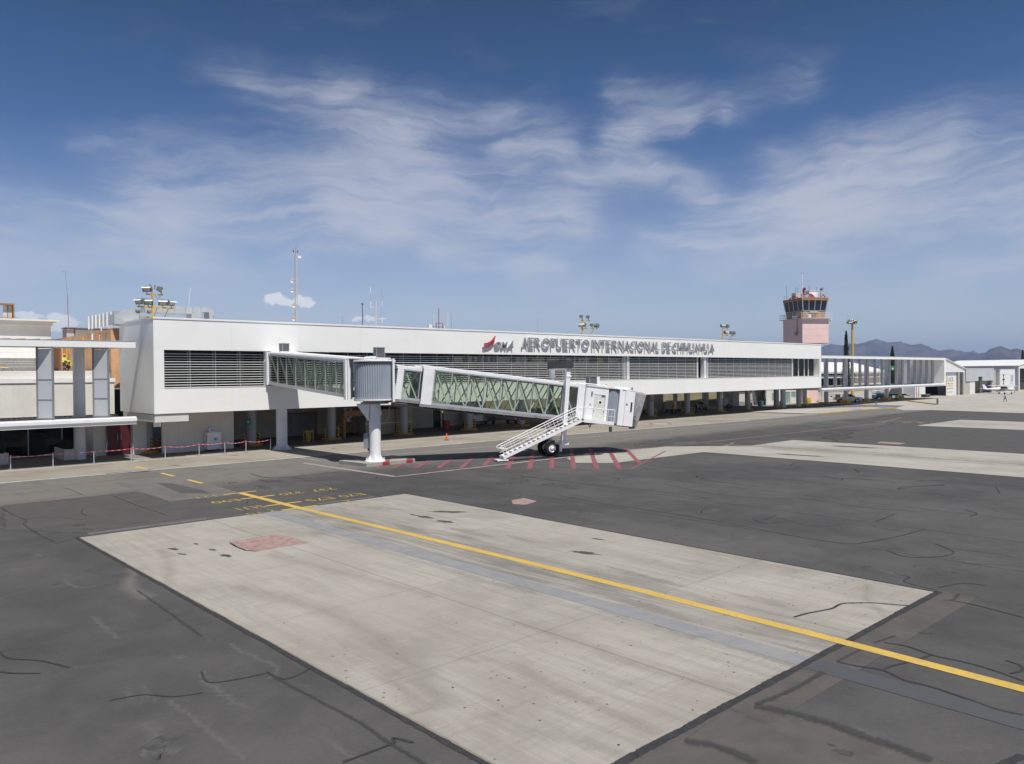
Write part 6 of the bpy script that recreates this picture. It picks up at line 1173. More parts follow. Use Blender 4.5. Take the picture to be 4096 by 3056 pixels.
# ================================================================ PEOPLE
def person(name_loc, lab, top, legs, face=0, scale=1.0, hat=None, vest=None, pose='stand', grp=None):
    x, y, z = name_loc; a = R(face); o = thing('person', lab, 'person', (x, y, z), grp, a)
    s = scale
    if pose == 'kneel':
        J_ = [(0, 0, .55, .15), (0, .05, .85, .16), (.18, .1, 1.0, .15), (.34, .14, 1.0, .06), (.46, .16, .98, .11), (.48, .16, 1.06, .09), (.15, -.22, .95, .06), (.35, -.25, .7, .045), (.5, -.2, .45, .04), (.15, .34, .95, .06), (.4, .35, .7, .045), (.55, .25, .45, .04), (.05, -.13, .5, .1), (.4, -.16, .42, .07), (.1, -.16, .08, .05), (.05, .13, .5, .1), (.3, .16, .1, .07), (-.1, .16, .07, .05)]
    else:
        st = .14 if pose == 'walk' else .03; bend = .18 if pose == 'lean' else 0
        J_ = [(0, 0, .92, .13), (bend * .4, 0, 1.15, .125), (bend, 0, 1.38, .13), (bend * 1.15, 0, 1.50, .055), (bend * 1.3, 0, 1.60, .09), (bend * 1.35, 0, 1.70, .085),
              (bend, -.20, 1.40, .058), (bend + .02 + st, -.27, 1.12, .045), (bend + .12 + st, -.26, .88, .036), (bend, .20, 1.40, .058), (bend + .02 - st, .27, 1.12, .045), (bend + .1 - st, .27, .88, .036),
              (0, -.10, .86, .095), (st + .02, -.11, .48, .07), (st * 1.6, -.12, .07, .05), (0, .10, .86, .095), (-st + .02, .11, .48, .07), (-st * 1.8, .12, .07, .05)]
    Ed = [(0, 1), (1, 2), (2, 3), (3, 4), (4, 5), (2, 6), (6, 7), (7, 8), (2, 9), (9, 10), (10, 11), (0, 12), (12, 13), (13, 14), (0, 15), (15, 16), (16, 17)]
    J_ += [(J_[14][0] + .17, J_[14][1] - .02, .04, .035), (J_[17][0] + .17, J_[17][1] + .02, .04, .035), (J_[8][0] + .05, J_[8][1], J_[8][2] - .09, .03), (J_[11][0] + .05, J_[11][1], J_[11][2] - .09, .03)]
    Ed += [(14, 18), (17, 19), (8, 20), (11, 21)]
    me = bpy.data.meshes.new('b'); me.from_pydata([(p[0] * s, p[1] * s, p[2] * s) for p in J_], Ed, [])
    ob = bpy.data.objects.new('b', me); COL.objects.link(ob); md_ = ob.modifiers.new('s', 'SKIN'); md_.use_smooth_shade = True; sub = ob.modifiers.new('u', 'SUBSURF'); sub.levels = 1
    if not me.skin_vertices: me.skin_vertices.new() if hasattr(me.skin_vertices, 'new') else None
    for i, p in enumerate(J_): me.skin_vertices[0].data[i].radius = (p[3] * s * (.85 if i in (0, 1, 2) else 1), p[3] * s * (1.25 if i in (0, 1, 2) else 1)); me.skin_vertices[0].data[i].use_root = (i == 0)
    bpy.context.view_layer.update(); m2 = bpy.data.meshes.new_from_object(ob.evaluated_get(bpy.context.evaluated_depsgraph_get())); bpy.data.objects.remove(ob); m2.name = 'body'
    for m_ in (top, legs, 'skin', 'black'): m2.materials.append(M[m_])
    hipz = J_[0][2] * s; kn = pose == 'kneel'
    for f in m2.polygons:
        c = f.center; nearest = min(range(len(J_)), key=lambda i: (Vector(J_[i][:3]) * s - c).length)
        f.material_index = 2 if nearest in (4, 5, 3, 20, 21, 8, 11) and not (nearest == 3 and c.z < 1.46 * s) else 3 if nearest in (18, 19, 14, 17) else 1 if nearest in (0, 12, 13, 15, 16) else 0; f.use_smooth = True
    add('body', m2, None, o, local=True)
    hx, hy, hz = [q * s for q in J_[5][:3]]
    if hat: add('hard_hat', MB().lathe((hx, hy, hz), [(.17 * s, 0), (.13 * s, .015), (.125 * s, .06), (.08 * s, .12), (0, .135)], 14), hat, o, True, local=True)
    else: add('hair', MB().lathe((hx - .01, hy, hz - .02), [(.10 * s, -.04), (.115 * s, .03), (.09 * s, .09), (0, .115)], 12), 'hair', o, True, local=True)
    if vest and not kn: add('vest', MB().hexa([(-.165, -.2, 1.0), (.165, -.2, 1.0), (.165, .2, 1.0), (-.165, .2, 1.0)], [(-.15, -.21, 1.44), (.15, -.21, 1.44), (.15, .21, 1.44), (-.15, .21, 1.44)]), vest, o, local=True)
    if vest and kn: add('vest', MB().obox((.05, .05, .88), (.4, 0, .6), (0, 1, 0), (-.6, 0, .4), .24, .2, .17), vest, o, local=True)
    return o
RZ = 6.98
person((19.84, 86.5, RZ), 'worker in yellow helmet and yellow vest standing on the low roof seen from behind', 'greycloth', 'jeans', 80, 1.02, 'yellow', 'hivis')
person((20.62, 85.8, RZ), 'dark haired worker in yellow vest half hidden by the gallery pillar', 'greycloth', 'jeans', 20, 1.02, None, 'hivis')
person((20.15, 86.1, RZ), 'worker in dark clothes and yellow vest crouching between two colleagues', 'blackcloth', 'blackcloth', 200, 1.0, None, 'hivis', 'kneel')
person((178.0, 47.6, .01), 'man in white shirt and dark trousers walking across the far pale apron', 'whitecloth', 'blackcloth', 120, 1.02, pose='walk')
person((98.6, 70.5, .01), 'worker in orange vest and khaki trousers standing in the shade', 'khaki', 'khaki', -100, 1.0, vest='hiviso')
person((103.0, 69.4, .01), 'man in black vest over white shirt in front of the tenth dark pillar', 'whitecloth', 'blackcloth', 170, 1.02, vest='blackcloth')
person((101.95, 70.6, .01), 'man in blue shirt partly hidden behind the tenth dark pillar', 'whitecloth', 'khaki', 0, .98)
person((134.7, 75.6, .01), 'dark clothed worker standing before the doors at the right end', 'blackcloth', 'blackcloth', -90, 1.0)
person((115.2, 71.5, .01), 'person in dark blue bending down between the eleventh and twelfth pillars', 'jeans', 'blackcloth', 0, .95, pose='kneel')
person((172.4, 66.2, .01), 'worker in bright green vest sitting on a yellow block under the right gallery', 'hivisg', 'blackcloth', 160, 1.0, vest='hivisg', pose='kneel')

# ================================================================ LEFT BACKGROUND
lb_ = thing('low_building', 'low white flat roofed building behind the left gallery', 'building', (10, 73, 0))
add('front_wall', MB().box(-45, 20.45, 72.6, 72.9, 3.31, 6.05), 'whiteold', lb_); add('parapet', MB().box(-45, 20.52, 72.52, 73.2, 6.052, 6.40), 'whitepaint', lb_); add('roof', MB().box(-45, 20.4, 73.21, 100, 6.0, 6.97), 'offwhite', lb_); add('side_wall', MB().box(20.15, 20.45, 72.91, 75, 0, 6.0), 'whiteold', lb_)
for i in range(16): add('roof_edge_plate', MB().box(20.2 - 2.6 * (i + 1) + .02, 20.2 - 2.6 * i - .02, 73.21, 73.6, 6.972, 7.03), 'whitepaint', lb_)
for x_ in (17.35, 13.0, 8.8, 4.6): add('panel_seam', MB().box(x_, x_ + .02, 72.59, 72.599, 3.32, 6.04), 'offwhite', lb_)
ub = thing('upper_building', 'plain white upper storey with overhanging roof edge at the far left', 'building', (8, 92, 7))
add('wall', MB().box(-40, 19.9, 92, 100, 6.98, 11.85), 'whiteold', ub); add('fascia', MB().box(-40, 19.98, 91.6, 100.2, 11.852, 12.25), 'offwhite', ub); add('roof_edge', MB().box(-40, 20.5, 91.2, 100.4, 12.252, 12.42), 'whiteold', ub)
add('pipe_band', MB().box(-40, 19.3, 90.9, 91.9, 8.45, 8.95), 'whitepaint', ub); mb = MB()
for z_ in (8.1, 7.85, 7.55): mb.tube((-40, 90.9, z_), (19.2, 90.9, z_), .05, n=6)
add('pipe', mb, 'grey', ub, kind='stuff'); add('yellow_pipe', MB().tube((-40, 90.8, 7.50), (15.9, 90.8, 7.50), .05, n=6), 'yellow', ub)
for x_ in (11, 15.5, 16.4, 18.2): add('pipe_stand', MB().bar((x_, 90.9, 6.98), (x_, 90.9, 8.4), .08), 'grey', ub)
bx = thing('wooden_box', 'open brown framed box with pale board standing on the far left roof', 'box', (7, 91.5, 12.4))

add('frame', MB().box(14.3, 14.42, 91.6, 92.6, 12.43, 13.95).box(16.5, 16.62, 91.6, 92.6, 12.43, 13.95).box(14.42, 16.5, 91.6, 92.6, 13.8, 13.95).box(14.42, 16.5, 91.6, 92.6, 12.43, 12.52), 'woodt', bx); add('board', MB().box(15.7, 16.45, 92.0, 92.05, 12.53, 13.79), 'offwhite', bx); add('slat', MB().box(16.05, 16.12, 91.9, 91.95, 12.53, 13.79), 'woodt', bx)
ad = thing('adobe_building', 'orange brown rendered building with a sloping parapet left of the white terminal', 'building', (21, 75, 5.5))
add('long_wall', MB().prism([(21.0, 75.4, 5.55), (21.0, 100, 5.55), (21.0, 100, 10.55), (21.0, 75.4, 10.75)], (.4, 0, 0)), 'adobe', ad); add('front_wall', MB().box(20.9, 24.0, 75.0, 75.38, 5.5, 10.78), 'adobe', ad)
for y_ in (78.5, 84, 92): add('pilaster', MB().box(20.85, 20.99, y_, y_ + .8, 5.56, 10.4), 'adobe', ad)
add('coping', MB().box(20.88, 24, 74.95, 75.5, 10.785, 10.84), 'offwhite', ad); add('downpipe', MB().box(20.85, 20.98, 76.9, 77.15, 5.6, 10.5), 'grey', ad); add('yellow_pipe', MB().tube((20.9, 90, 6.98), (20.9, 90, 10.0), .08, n=8), 'yellow', ad)
add('rear_block', MB().box(21.41, 60, 77.6, 100, 5.5, 10.0), 'adobe', ad)
add('shade_panel', MB().box(20.5, 21.6, 74.2, 74.3, 0, 5.4), 'darkin', ad)  # near-black panel painted as the shade of the gap below the wall
hb = thing('added_tan_wall', 'tan wall added behind the terminal to show sunlit through the high gaps', 'building', (60, 82, 0)); add('wall', MB().box(60.01, 130, 82, 82.5, 0, 10.5), 'tan', hb); add('upper_band', MB().box(34, 60.0, 79.2, 79.4, 7.6, 9.9), 'tan', hb)  # added wall: catches the sun so the high gaps look pale
# rooftop plant: the big duct, a panelled unit, cowls
du_ = thing('roof_duct', 'big silver air duct running along the terminal roof behind the left mast', 'air duct', (24, 68.5, 11.1))
DU = lambda n_, mb, m_='galv', **k: add(n_, mb, m_, du_, **k)
for a, b in ((21.6, 23.0), (23.02, 23.95), (23.97, 24.85), (24.87, 25.5), (25.52, 26.2)): DU('duct_section', MB().box(a, b, 68, 69.2, 11.84, 12.44))
DU('elbow', MB().prism([(26.22, 68, 12.06), (26.9, 68, 12.06), (26.95, 68, 11.1), (27.3, 68, 11.1), (27.3, 68, 12.05), (27.2, 68, 12.3), (27.0, 68, 12.43), (26.22, 68, 12.46)], (0, 1.2, 0)))
DU('drop_section', MB().prism([(25.4, 68, 11.1), (26.15, 68, 11.1), (26.15, 68, 11.839), (25.4, 68, 11.839)], (0, 1.2, 0)))
DU('round_end', MB().prism([(19.85, 70.2, 10.9), (21.8, 70.2, 10.9), (21.8, 70.2, 12.25), (21.3, 70.2, 12.3), (20.8, 70.2, 12.05), (20.4, 70.2, 11.7), (19.85, 70.2, 11.72)], (0, 1.6, 0)))
pu_ = thing('panelled_unit', 'long silver panelled air unit on steel feet above the orange wall', 'air unit', (19, 72.5, 10.6))
for i in range(6): b4 = 82 - i * 1.17; add('side_panel', MB().box(20.97, 21.05, b4 - 1.15, b4, 11.1, 12.24), 'galv', pu_)
for i in range(7): b4 = 82 - i * 1.17; add('rib', MB().box(20.86, 20.968, b4 - .06, b4 + .02, 11.02, 12.3), 'whitepaint', pu_)
add('top_panel', MB().box(21.06, 23.0, 75, 82, 12.2, 12.26), 'galv', pu_); add('end_round', MB().lathe((22.15, 74.9, 11.12), [(1.15, 0), (1.15, 1.20), (0, 1.25)], 24), 'galv', pu_, True); add('foot_frame', MB().box(20.9, 21.0, 81, 81.1, 10.0, 11.09).box(20.9, 21.0, 78.0, 78.1, 10.7, 11.09).box(20.9, 21.0, 75.6, 75.7, 10.85, 11.09), 'whitepaint', pu_)
gu = thing('grey_roof_unit', 'grey metal roof unit with an open dark side behind the orange wall', 'air unit', (18, 88, 10)); add('casing', MB().box(22.9, 26.4, 95, 97, 10.01, 11.85), 'grey', gu); add('side_casing', MB().box(22.1, 22.85, 95.2, 97, 10.01, 11.8), 'galv', gu); add('lid', MB().box(22.0, 26.6, 94.9, 97.2, 11.855, 11.93), 'grey', gu)
# aerials
def aerial(pts, r_, m_, lab, name='antenna_pole', cat='antenna', base=None):
    o = thing(name, lab, cat, pts[0]); add('pole', MB().path(pts, r_, 6), m_, o); return o
la = thing('lattice_mast', 'tall slim grey lattice radio mast with white dish antennas behind the roof', 'radio mast', (43.95, 85, 10))
for i in range(3):
    a = 6.2832 * i / 3; add('leg', MB().tube((43.95 + .2 * math.cos(a), 85 + .2 * math.sin(a), 10), (43.98 + .15 * math.cos(a), 85 + .15 * math.sin(a), 20.8), .03, n=6), 'galv', la)
mb = MB(); k_ = 0
for k in range(36):
    z_ = 10 + k * .3
    for i in range(3): a, b = 6.2832 * i / 3, 6.2832 * (i + 1) / 3; mb.tube((43.96 + .18 * math.cos(a), 85 + .18 * math.sin(a), z_), (43.96 + .18 * math.cos(b), 85 + .18 * math.sin(b), z_ + .3), .014, n=4)
add('bracing', mb, 'galv', la, kind='stuff'); add('top_spike', MB().tube((43.98, 85, 20.8), (44.0, 85, 21.75), .03, n=6), 'grey', la)
for x_, z_ in ((43.45, 17.65), (43.45, 16.5), (43.65, 14.75), (43.6, 13.2)):
    o_ = add('dish', MB().lathe((0, 0, 0), [(0, .0), (.12, .02), (.24, .10), (.25, .22)], 16), 'whitepaint', la, True, local=True); o_.location = (x_ - 43.95, -.1, z_ - 10); o_.rotation_euler = (R(95), 0, R(-30))
add('camera_head', MB().box(44.15, 44.55, 84.8, 85.1, 20.35, 20.6), 'whitepaint', la); add('warning_lamp', MB().box(43.6, 43.7, 84.9, 85.0, 21.0, 21.25).box(44.15, 44.25, 84.9, 85, 21.0, 21.25), 'rust', la); add('lamp_arm', MB().bar((43.65, 84.95, 21.0), (44.2, 84.95, 21.0), .03), 'grey', la)
an1 = thing('antenna_pole', 'short dark pole with a small camera dome on top behind the roof', 'antenna', (52.98, 85, 10)); add('pole', MB().tube((52.96, 85, 10), (52.99, 85, 15.3), .045, n=6), 'dgrey', an1); add('dome', MB().lathe((52.99, 85, 15.3), [(0, 0), (.12, .03), (.12, .15), (0, .25)], 10), 'dgrey', an1)
an2 = thing('lattice_mast', 'small pointed lattice mast with side arms and white whip antennas', 'radio mast', (55.1, 85, 10))
for dx in (-.2, .2): add('leg', MB().tube((55.05 + dx, 85, 10), (55.05 + dx, 85, 15.8), .035, n=6).tube((55.05 + dx, 85, 15.8), (55.08, 85, 16.6), .03, n=6), 'galv', an2)
mb = MB()
for k in range(14): mb.tube((54.85, 85, 10 + k * .42), (55.25, 85, 10.4 + k * .42), .014, n=4)
add('bracing', mb, 'galv', an2, kind='stuff'); add('spike', MB().tube((55.08, 85, 16.5), (55.1, 85, 17.2), .025, n=6), 'galv', an2)
add('side_arm', MB().bar((54.2, 85, 15.0), (55.0, 85, 15.1), .03).bar((55.25, 85, 13.6), (56.6, 85, 13.7), .05), 'whitepaint', an2)
for x_, z0, z1 in ((54.22, 14.9, 15.8), (54.22, 16.9, 17.6), (55.9, 15.2, 15.95), (55.9, 13.1, 13.9)): add('whip', MB().tube((x_, 85, z0), (x_, 85, z1), .045, n=6), 'whitepaint', an2)
add('whip_rod', MB().tube((54.22, 85, 15.8), (54.22, 85, 16.9), .015, n=4).tube((55.9, 85, 13.9), (55.9, 85, 17.2), .012, n=4), 'grey', an2)
an3 = thing('antenna_pole', 'red antenna on a red cage with white side dishes behind the roof', 'antenna', (65.05, 85, 10)); add('pole', MB().tube((65.05, 85, 10), (65.05, 85, 15.5), .05, n=6), 'rust', an3); add('cage', MB().box(64.5, 64.56, 84.9, 84.96, 10, 13.4).box(65.6, 65.66, 84.9, 84.96, 10, 13.4).box(64.5, 65.66, 84.9, 84.96, 13.4, 13.46).box(64.5, 65.66, 84.9, 84.96, 12.9, 12.94), 'rust', an3); add('dish', MB().box(63.2, 63.75, 84.8, 85.1, 12.6, 13.2).box(65.75, 65.95, 84.8, 85.1, 12.8, 13.1), 'whitepaint', an3); add('arm', MB().bar((63.7, 85, 12.95), (64.5, 85, 12.95), .05), 'dgrey', an3)
for x_, z1, r_, lb in ((66.6, 15.0, .045, 'white whip antenna just right of the red antenna'), (64.25, 14.7, .035, 'short white whip antenna just left of the red antenna'), (67.2, 15.0, .02, 'thin dark wire aerial right of the red antenna'), (84.0, 15.1, .018, 'thin wire aerial above the letters between two masts'), (50.1, 13.7, .02, 'very short thin whip left of the camera pole')):
    aerial([(x_, 85, 10), (x_, 85, z1)], r_, 'whitepaint' if r_ > .03 else 'grey', lb)
AW = [(22.98, 12.15), (22.87, 15.70), (22.68, 18.26)]
aw = thing('antenna_pole', 'tall leaning thin red and white aerial at the far left', 'antenna', (20.6, 98, 10)); add('lower_rod', MB().tube((AW[0][0], 98, 10.0), (AW[1][0], 98, AW[1][1]), .032, n=6), 'rust', aw); add('upper_rod', MB().tube((AW[1][0], 98, AW[1][1]), (AW[2][0], 98, AW[2][1]), .018, n=6), 'grey', aw); add('tip', MB().box(AW[2][0] - .3, AW[2][0] + .3, 97.98, 98.0, AW[2][1], AW[2][1] + .04), 'grey', aw)
a2 = thing('antenna_pole', 'thin leaning white whip antenna behind the silver duct', 'antenna', (24.3, 70, 11)); add('rod', MB().tube((26.3, 71.5, 11.2), (26.6, 71.5, 14.5), .022, n=6), 'whitepaint', a2)
a3 = aerial([(26.0, 64.8, 11.1), (26.02, 64.8, 11.55)], .03, 'grey', 'small rusty stub pipe on the roof edge before the duct')
rs = thing('roof_panel', 'low dark roof hatch right of the third floodlight mast', 'hatch', (109, 66, 11.1)); add('plate', MB().prism([(105.8, 66, 11.2), (111.6, 66, 11.14), (111.6, 66, 11.42), (107.5, 66, 11.5), (105.8, 66, 11.3)], (0, 2, 0)), 'grey', rs)

# ================================================================ CONTROL TOWER
TC = Vector((152.5, 77.15, 0)); ta = R(-30.7); tx = Vector((math.cos(ta), math.sin(ta), 0)); ty = Vector((-math.sin(ta), math.cos(ta), 0)); AW_, BW_ = 6.0, 7.2
def tb(mb, a0, a1, b0, b1, z0, z1, g0=0.0, g1=0.0):
    f_ = lambda a, b, z: TC + tx * a + ty * b + uz * z
    return mb.hexa([f_(a0 - g0, b0 - g0, z0), f_(a1 + g0, b0 - g0, z0), f_(a1 + g0, b1 + g0, z0), f_(a0 - g0, b1 + g0, z0)], [f_(a0 - g1, b0 - g1, z1), f_(a1 + g1, b0 - g1, z1), f_(a1 + g1, b1 + g1, z1), f_(a0 - g1, b1 + g1, z1)])
tw = thing('control_tower', 'pink airport control tower with a brown glazed cab and aerials on top', 'control tower', tuple(TC))
Tt = lambda n_, mb, m_, **k: add(n_, mb, m_, tw, **k)
Tt('shaft', tb(MB(), 1.2, 4.6, 1.6, 5.4, 0, 12.2), 'pink')
zz = [12.25, 13.75, 15.15, 16.35, 17.25]
for i, (a, b) in enumerate(zip(zz, zz[1:])): Tt('wall_band', tb(MB(), 0, AW_, 0, BW_, a + .012, b - .012, 0 if i < 3 else .02, 0 if i < 3 else .02), 'pink')
Tt('base_trim', tb(MB(), 0, AW_, 0, BW_, 12.16, 12.255, .05, .05), 'brown'); Tt('core', tb(MB(), .05, AW_ - .05, .05, BW_ - .05, 12.26, 17.2), 'pink')
Tt('balcony_slab', tb(MB(), 0, AW_, 0, BW_, 17.262, 17.40, .55, .55), 'offwhite')
i0 = .45
Tt('cab_base', tb(MB(), i0, AW_ - i0, i0, BW_ - i0, 17.402, 18.93, -.1, .05), 'brown')
Tt('cab_core', tb(MB(), i0 + .25, AW_ - i0 - .25, i0 + .25, BW_ - i0 - .25, 18.94, 21.0), 'darkin')
Tt('roof_band', tb(MB(), i0, AW_ - i0, i0, BW_ - i0, 21.03, 21.55, .42, .50), 'brown'); Tt('roof', tb(MB(), i0, AW_ - i0, i0, BW_ - i0, 21.552, 21.62, .5, .4), 'rust')
def ring(z0, z1, g0, g1, n_, axis, lo, hi, fixed, sgn):
    """glazing on one sloping side: panes and posts"""
    f_ = (lambda q, g, z: TC + tx * (lo + q * (hi - lo) + (2 * q - 1) * g) + ty * (fixed + sgn * g) + uz * z) if axis == 0 else (lambda q, g, z: TC + ty * (lo + q * (hi - lo) + (2 * q - 1) * g) + tx * (fixed + sgn * g) + uz * z)
    nrm = (ty if axis == 0 else tx) * sgn * .03
    for k in range(n_):
        a, b = (k + .10) / n_, (k + .90) / n_; p = [f_(a, g0, z0), f_(b, g0, z0), f_(b, g1, z1), f_(a, g1, z1)]
        Tt('window_pane', MB().prism(p, nrm * .5), 'cabglass')
    for k in range(n_ + 1): a = k / n_; Tt('window_post', MB().bar(f_(a, g0, z0) + nrm, f_(a, g1, z1) + nrm, .13), 'alu')
ring(18.95, 21.02, .06, .34, 4, 0, i0, AW_ - i0, i0, -1); ring(18.95, 21.02, .06, .34, 4, 1, i0, BW_ - i0, i0, -1)
Tt('window_sill', tb(tb(MB(), i0, AW_ - i0, i0 - .12, i0 - .04, 18.88, 18.96), i0 - .12, i0 - .04, i0, BW_ - i0, 18.88, 18.96), 'alu')
mb = MB(); P3 = lambda a, b, z: TC + tx * a + ty * b + uz * z
cs = [(-.5, -.5), (AW_ + .5, -.5), (AW_ + .5, BW_ + .5), (-.5, BW_ + .5), (-.5, -.5)]
for z_ in (17.75, 18.1, 18.45): mb.path([P3(a, b, z_) for a, b in cs], .03, 6)
for (a, b), (c_, d_) in zip(cs, cs[1:]):
    for k in range(5): t_ = k / 5; mb.tube(P3(a + (c_ - a) * t_, b + (d_ - b) * t_, 17.4), P3(a + (c_ - a) * t_, b + (d_ - b) * t_, 18.45), .028, n=6)
Tt('balcony_railing', mb, 'whitepaint'); Tt('wall_unit', tb(MB(), 1.3, 1.9, -.2, .25, 17.41, 18.1), 'whitepaint'); Tt('wall_unit', tb(MB(), -.2, .3, 2.4, 3.4, 17.41, 18.0), 'whitepaint')
Tt('flat_lamp', tb(MB(), 1.7, 3.6, -.12, .34, 18.62, 18.74), 'offwhite'); Tt('pipe', tb(tb(MB(), -.12, -.021, 1.75, 1.9, 14.1, 17.25), -.35, -.021, 1.6, 2.4, 13.9, 14.6), 'grey')
Tt('wall_camera', MB().tube(P3(AW_ + .3, .2, 17.0), P3(AW_ + .7, -.1, 16.85), .16, n=10), 'whitepaint')
Tt('aerial_mast', MB().tube(P3(-.25, -.3, 21.3), P3(-.25, -.3, 26.3), .085, n=8), 'whitepaint'); Tt('mast_lamp', MB().tube(P3(-.25, -.3, 26.3), P3(-.25, -.3, 26.55), .05, n=6), 'dgrey')
Tt('rotating_beacon', MB().tube(P3(.7, .8, 22.3), P3(.7, .8, 23.3), .28, n=12).tube(P3(.55, .8, 23.2), P3(1.0, .3, 23.5), .30, n=12), 'rust'); Tt('beacon_lens', MB().tube(P3(1.02, .27, 23.5), P3(1.05, .24, 23.51), .2, n=12), 'whitepaint')
Tt('beacon_stand', tb(tb(MB(), .4, 1.1, .5, 1.1, 21.62, 22.3), .3, 1.2, .4, 1.2, 22.301, 22.36), 'under')
Tt('equipment_box', tb(tb(MB(), 2.3, 4.4, 1.2, 2.6, 22.45, 23.1), 2.2, 4.6, 1.1, 2.8, 23.101, 23.17), 'whitepaint'); Tt('equipment_box', tb(MB(), 2.7, 3.9, .6, 1.4, 21.63, 22.35), 'whitepaint'); Tt('equipment_box', tb(MB(), .2, 1.2, 2.8, 4.0, 21.63, 22.8), 'offwhite')
Tt('spot_lamp', MB().tube(P3(4.7, .7, 23.35), P3(4.9, .2, 23.45), .28, n=12), 'grey'); Tt('spot_stand', MB().tube(P3(4.7, .8, 21.6), P3(4.7, .7, 23.2), .06, n=6), 'rust')
Tt('red_frame', MB().path([P3(1.5, .3, 21.62), P3(2.4, .6, 22.4), P3(3.0, .3, 21.62)], .12, 6).path([P3(-.2, 1.2, 21.62), P3(-.2, 3, 22.1), P3(-.2, 4.5, 21.62)], .1, 6).path([P3(4.2, .2, 21.6), P3(5.0, .3, 22.3), P3(5.6, .5, 21.6)], .1, 6), 'rust')
Tt('roof_rail', MB().path([P3(1.5, .1, 22.65), P3(5.5, .1, 22.65), P3(5.7, .2, 21.7)], .035, 6).path([P3(-.1, 1.6, 22.4), P3(-.1, 5, 22.4), P3(-.1, 5.4, 21.6)], .035, 6), 'galv')
for a, b, z_ in ((-.2, 1.3, 23.9), (-.2, 2.1, 23.9), (-.2, 5.6, 24.6), (1.9, .5, 24.2), (4.3, 1.6, 23.9), (-.2, 6.4, 22.5), (-.1, 3.6, 22.9)): Tt('whip_aerial', MB().tube(P3(a, b, 21.6), P3(a, b, z_), .035, n=6), 'dgrey')
Tt('corner_cable', MB().path([P3(-.08, -.12, 21.5), P3(.05, .0, 19.2), P3(.9, -.3, 18.2), P3(1.3, -.1, 17.9)], .03, 6), 'offwhite')

# ================================================================ RIGHT SIDE, NEAR
of = thing('service_office', 'sunlit white low office with pale green glass panels under the terminal end', 'building', (147, 77, 0))
O_ = lambda n_, mb, m_, **k: add(n_, mb, m_, of, **k)
O_('front_wall', MB().box(137.5, 143.4, 76.9, 77.2, 0, 3.4).box(143.4, 150.4, 76.9, 77.2, 2.33, 3.4).box(143.4, 150.4, 76.9, 77.2, 0, .12).box(146.85, 147.2, 76.9, 77.2, .12, 2.33).box(149.1, 150.4, 76.9, 77.2, .12, 2.33).box(147.2, 149.1, 76.9, 77.2, .12, 1.2), 'whiteold'); O_('roof_edge', MB().box(137.4, 150.6, 76.6, 80, 3.402, 3.55), 'offwhite'); O_('rear_wall', MB().box(137.5, 150.4, 79.8, 80, 0, 3.4), 'offwhite')
for a, b in ((143.42, 144.55), (144.58, 145.7), (145.73, 146.83)): O_('glass_panel', MB().box(a, b, 76.98, 77.02, .13, 2.32), 'greenglass')
O_('glass_panel', MB().box(147.22, 149.08, 76.98, 77.02, 1.21, 2.32), 'greenglass'); O_('glass_panel', MB().box(139.6, 141.5, 76.86, 76.89, .9, 2.3), 'greenglass'); O_('door', MB().box(149.2, 150.1, 76.85, 76.895, .02, 2.2), 'grey')
O_('blue_sign', MB().box(142.9, 143.9, 76.7, 76.75, 2.35, 2.85), 'blue')
ws_ = thing('white_screen_wall', 'short white wall with a window beside the pink tower foot', 'wall', (157, 76, 0)); add('wall', MB().box(151.2, 152.9, 76.2, 76.4, 0, 2.6).box(155.9, 158.3, 74.6, 74.8, 0, 2.6), 'whiteold', ws_); add('window', MB().box(156.7, 157.7, 74.55, 74.595, 1.5, 2.5), 'inner', ws_); add('roof_edge', MB().box(155.8, 158.4, 74.4, 75.0, 2.61, 2.7), 'offwhite', ws_)
ys2 = thing('yellow_bin', 'rounded orange yellow bin against the wall beside the pink tower foot', 'bin', (151.9, 75.6, 0)); add('body', MB().lathe((151.9, 75.6, .01), [(0, 0), (.5, 0), (.55, .8), (.45, 1.05), (.2, 1.12), (0, 1.12)], 18), 'yellow', ys2, True)
tf = MB(); add('foot_window', tb(tf, 1.5, 2.1, 1.55, 1.595, 1.9, 2.5), 'dgrey', tw)
fr_ = thing('pipe_railing', 'grey pipe railing near the tower foot behind the gallery posts', 'railing', (160, 75, 0)); mb = MB()
for z_ in (.5, 1.1): mb.tube((158.5, 74.4, z_), (163, 74.0, z_), .03, n=6)
for x_ in (158.5, 160, 161.5, 163): mb.tube((x_, 74.4 - (x_ - 158.5) * .09, .01), (x_, 74.4 - (x_ - 158.5) * .09, 1.1), .03, n=6)
add('rail', mb, 'whitepaint', fr_)
for i, (a, b) in enumerate((((142.5, 74.8), (150.5, 74.5)), ((150.8, 72.9), (161.5, 72.2)), ((165, 75), (181, 73.8)), ((178, 72), (188, 71.3)), ((157.2, 53.5), (171.0, 63.6)), ((160, 80), (185, 79.2)))):
    tag(add('yellow_kerb', MB().bar((*a, .08), (*b, .08), .3, .18), 'kerby'), ['yellow painted kerb in front of the sunlit white office', 'yellow painted kerb beneath the gallery left of the pickup', 'yellow painted kerb behind the pickup and the scissor lift', 'yellow painted kerb beneath the gallery by the trailer', 'curved yellow kerb running out to the short grey post', 'far yellow kerb behind the pickup bed'][i], 'kerb', 'yellow kerbs by the right gallery')
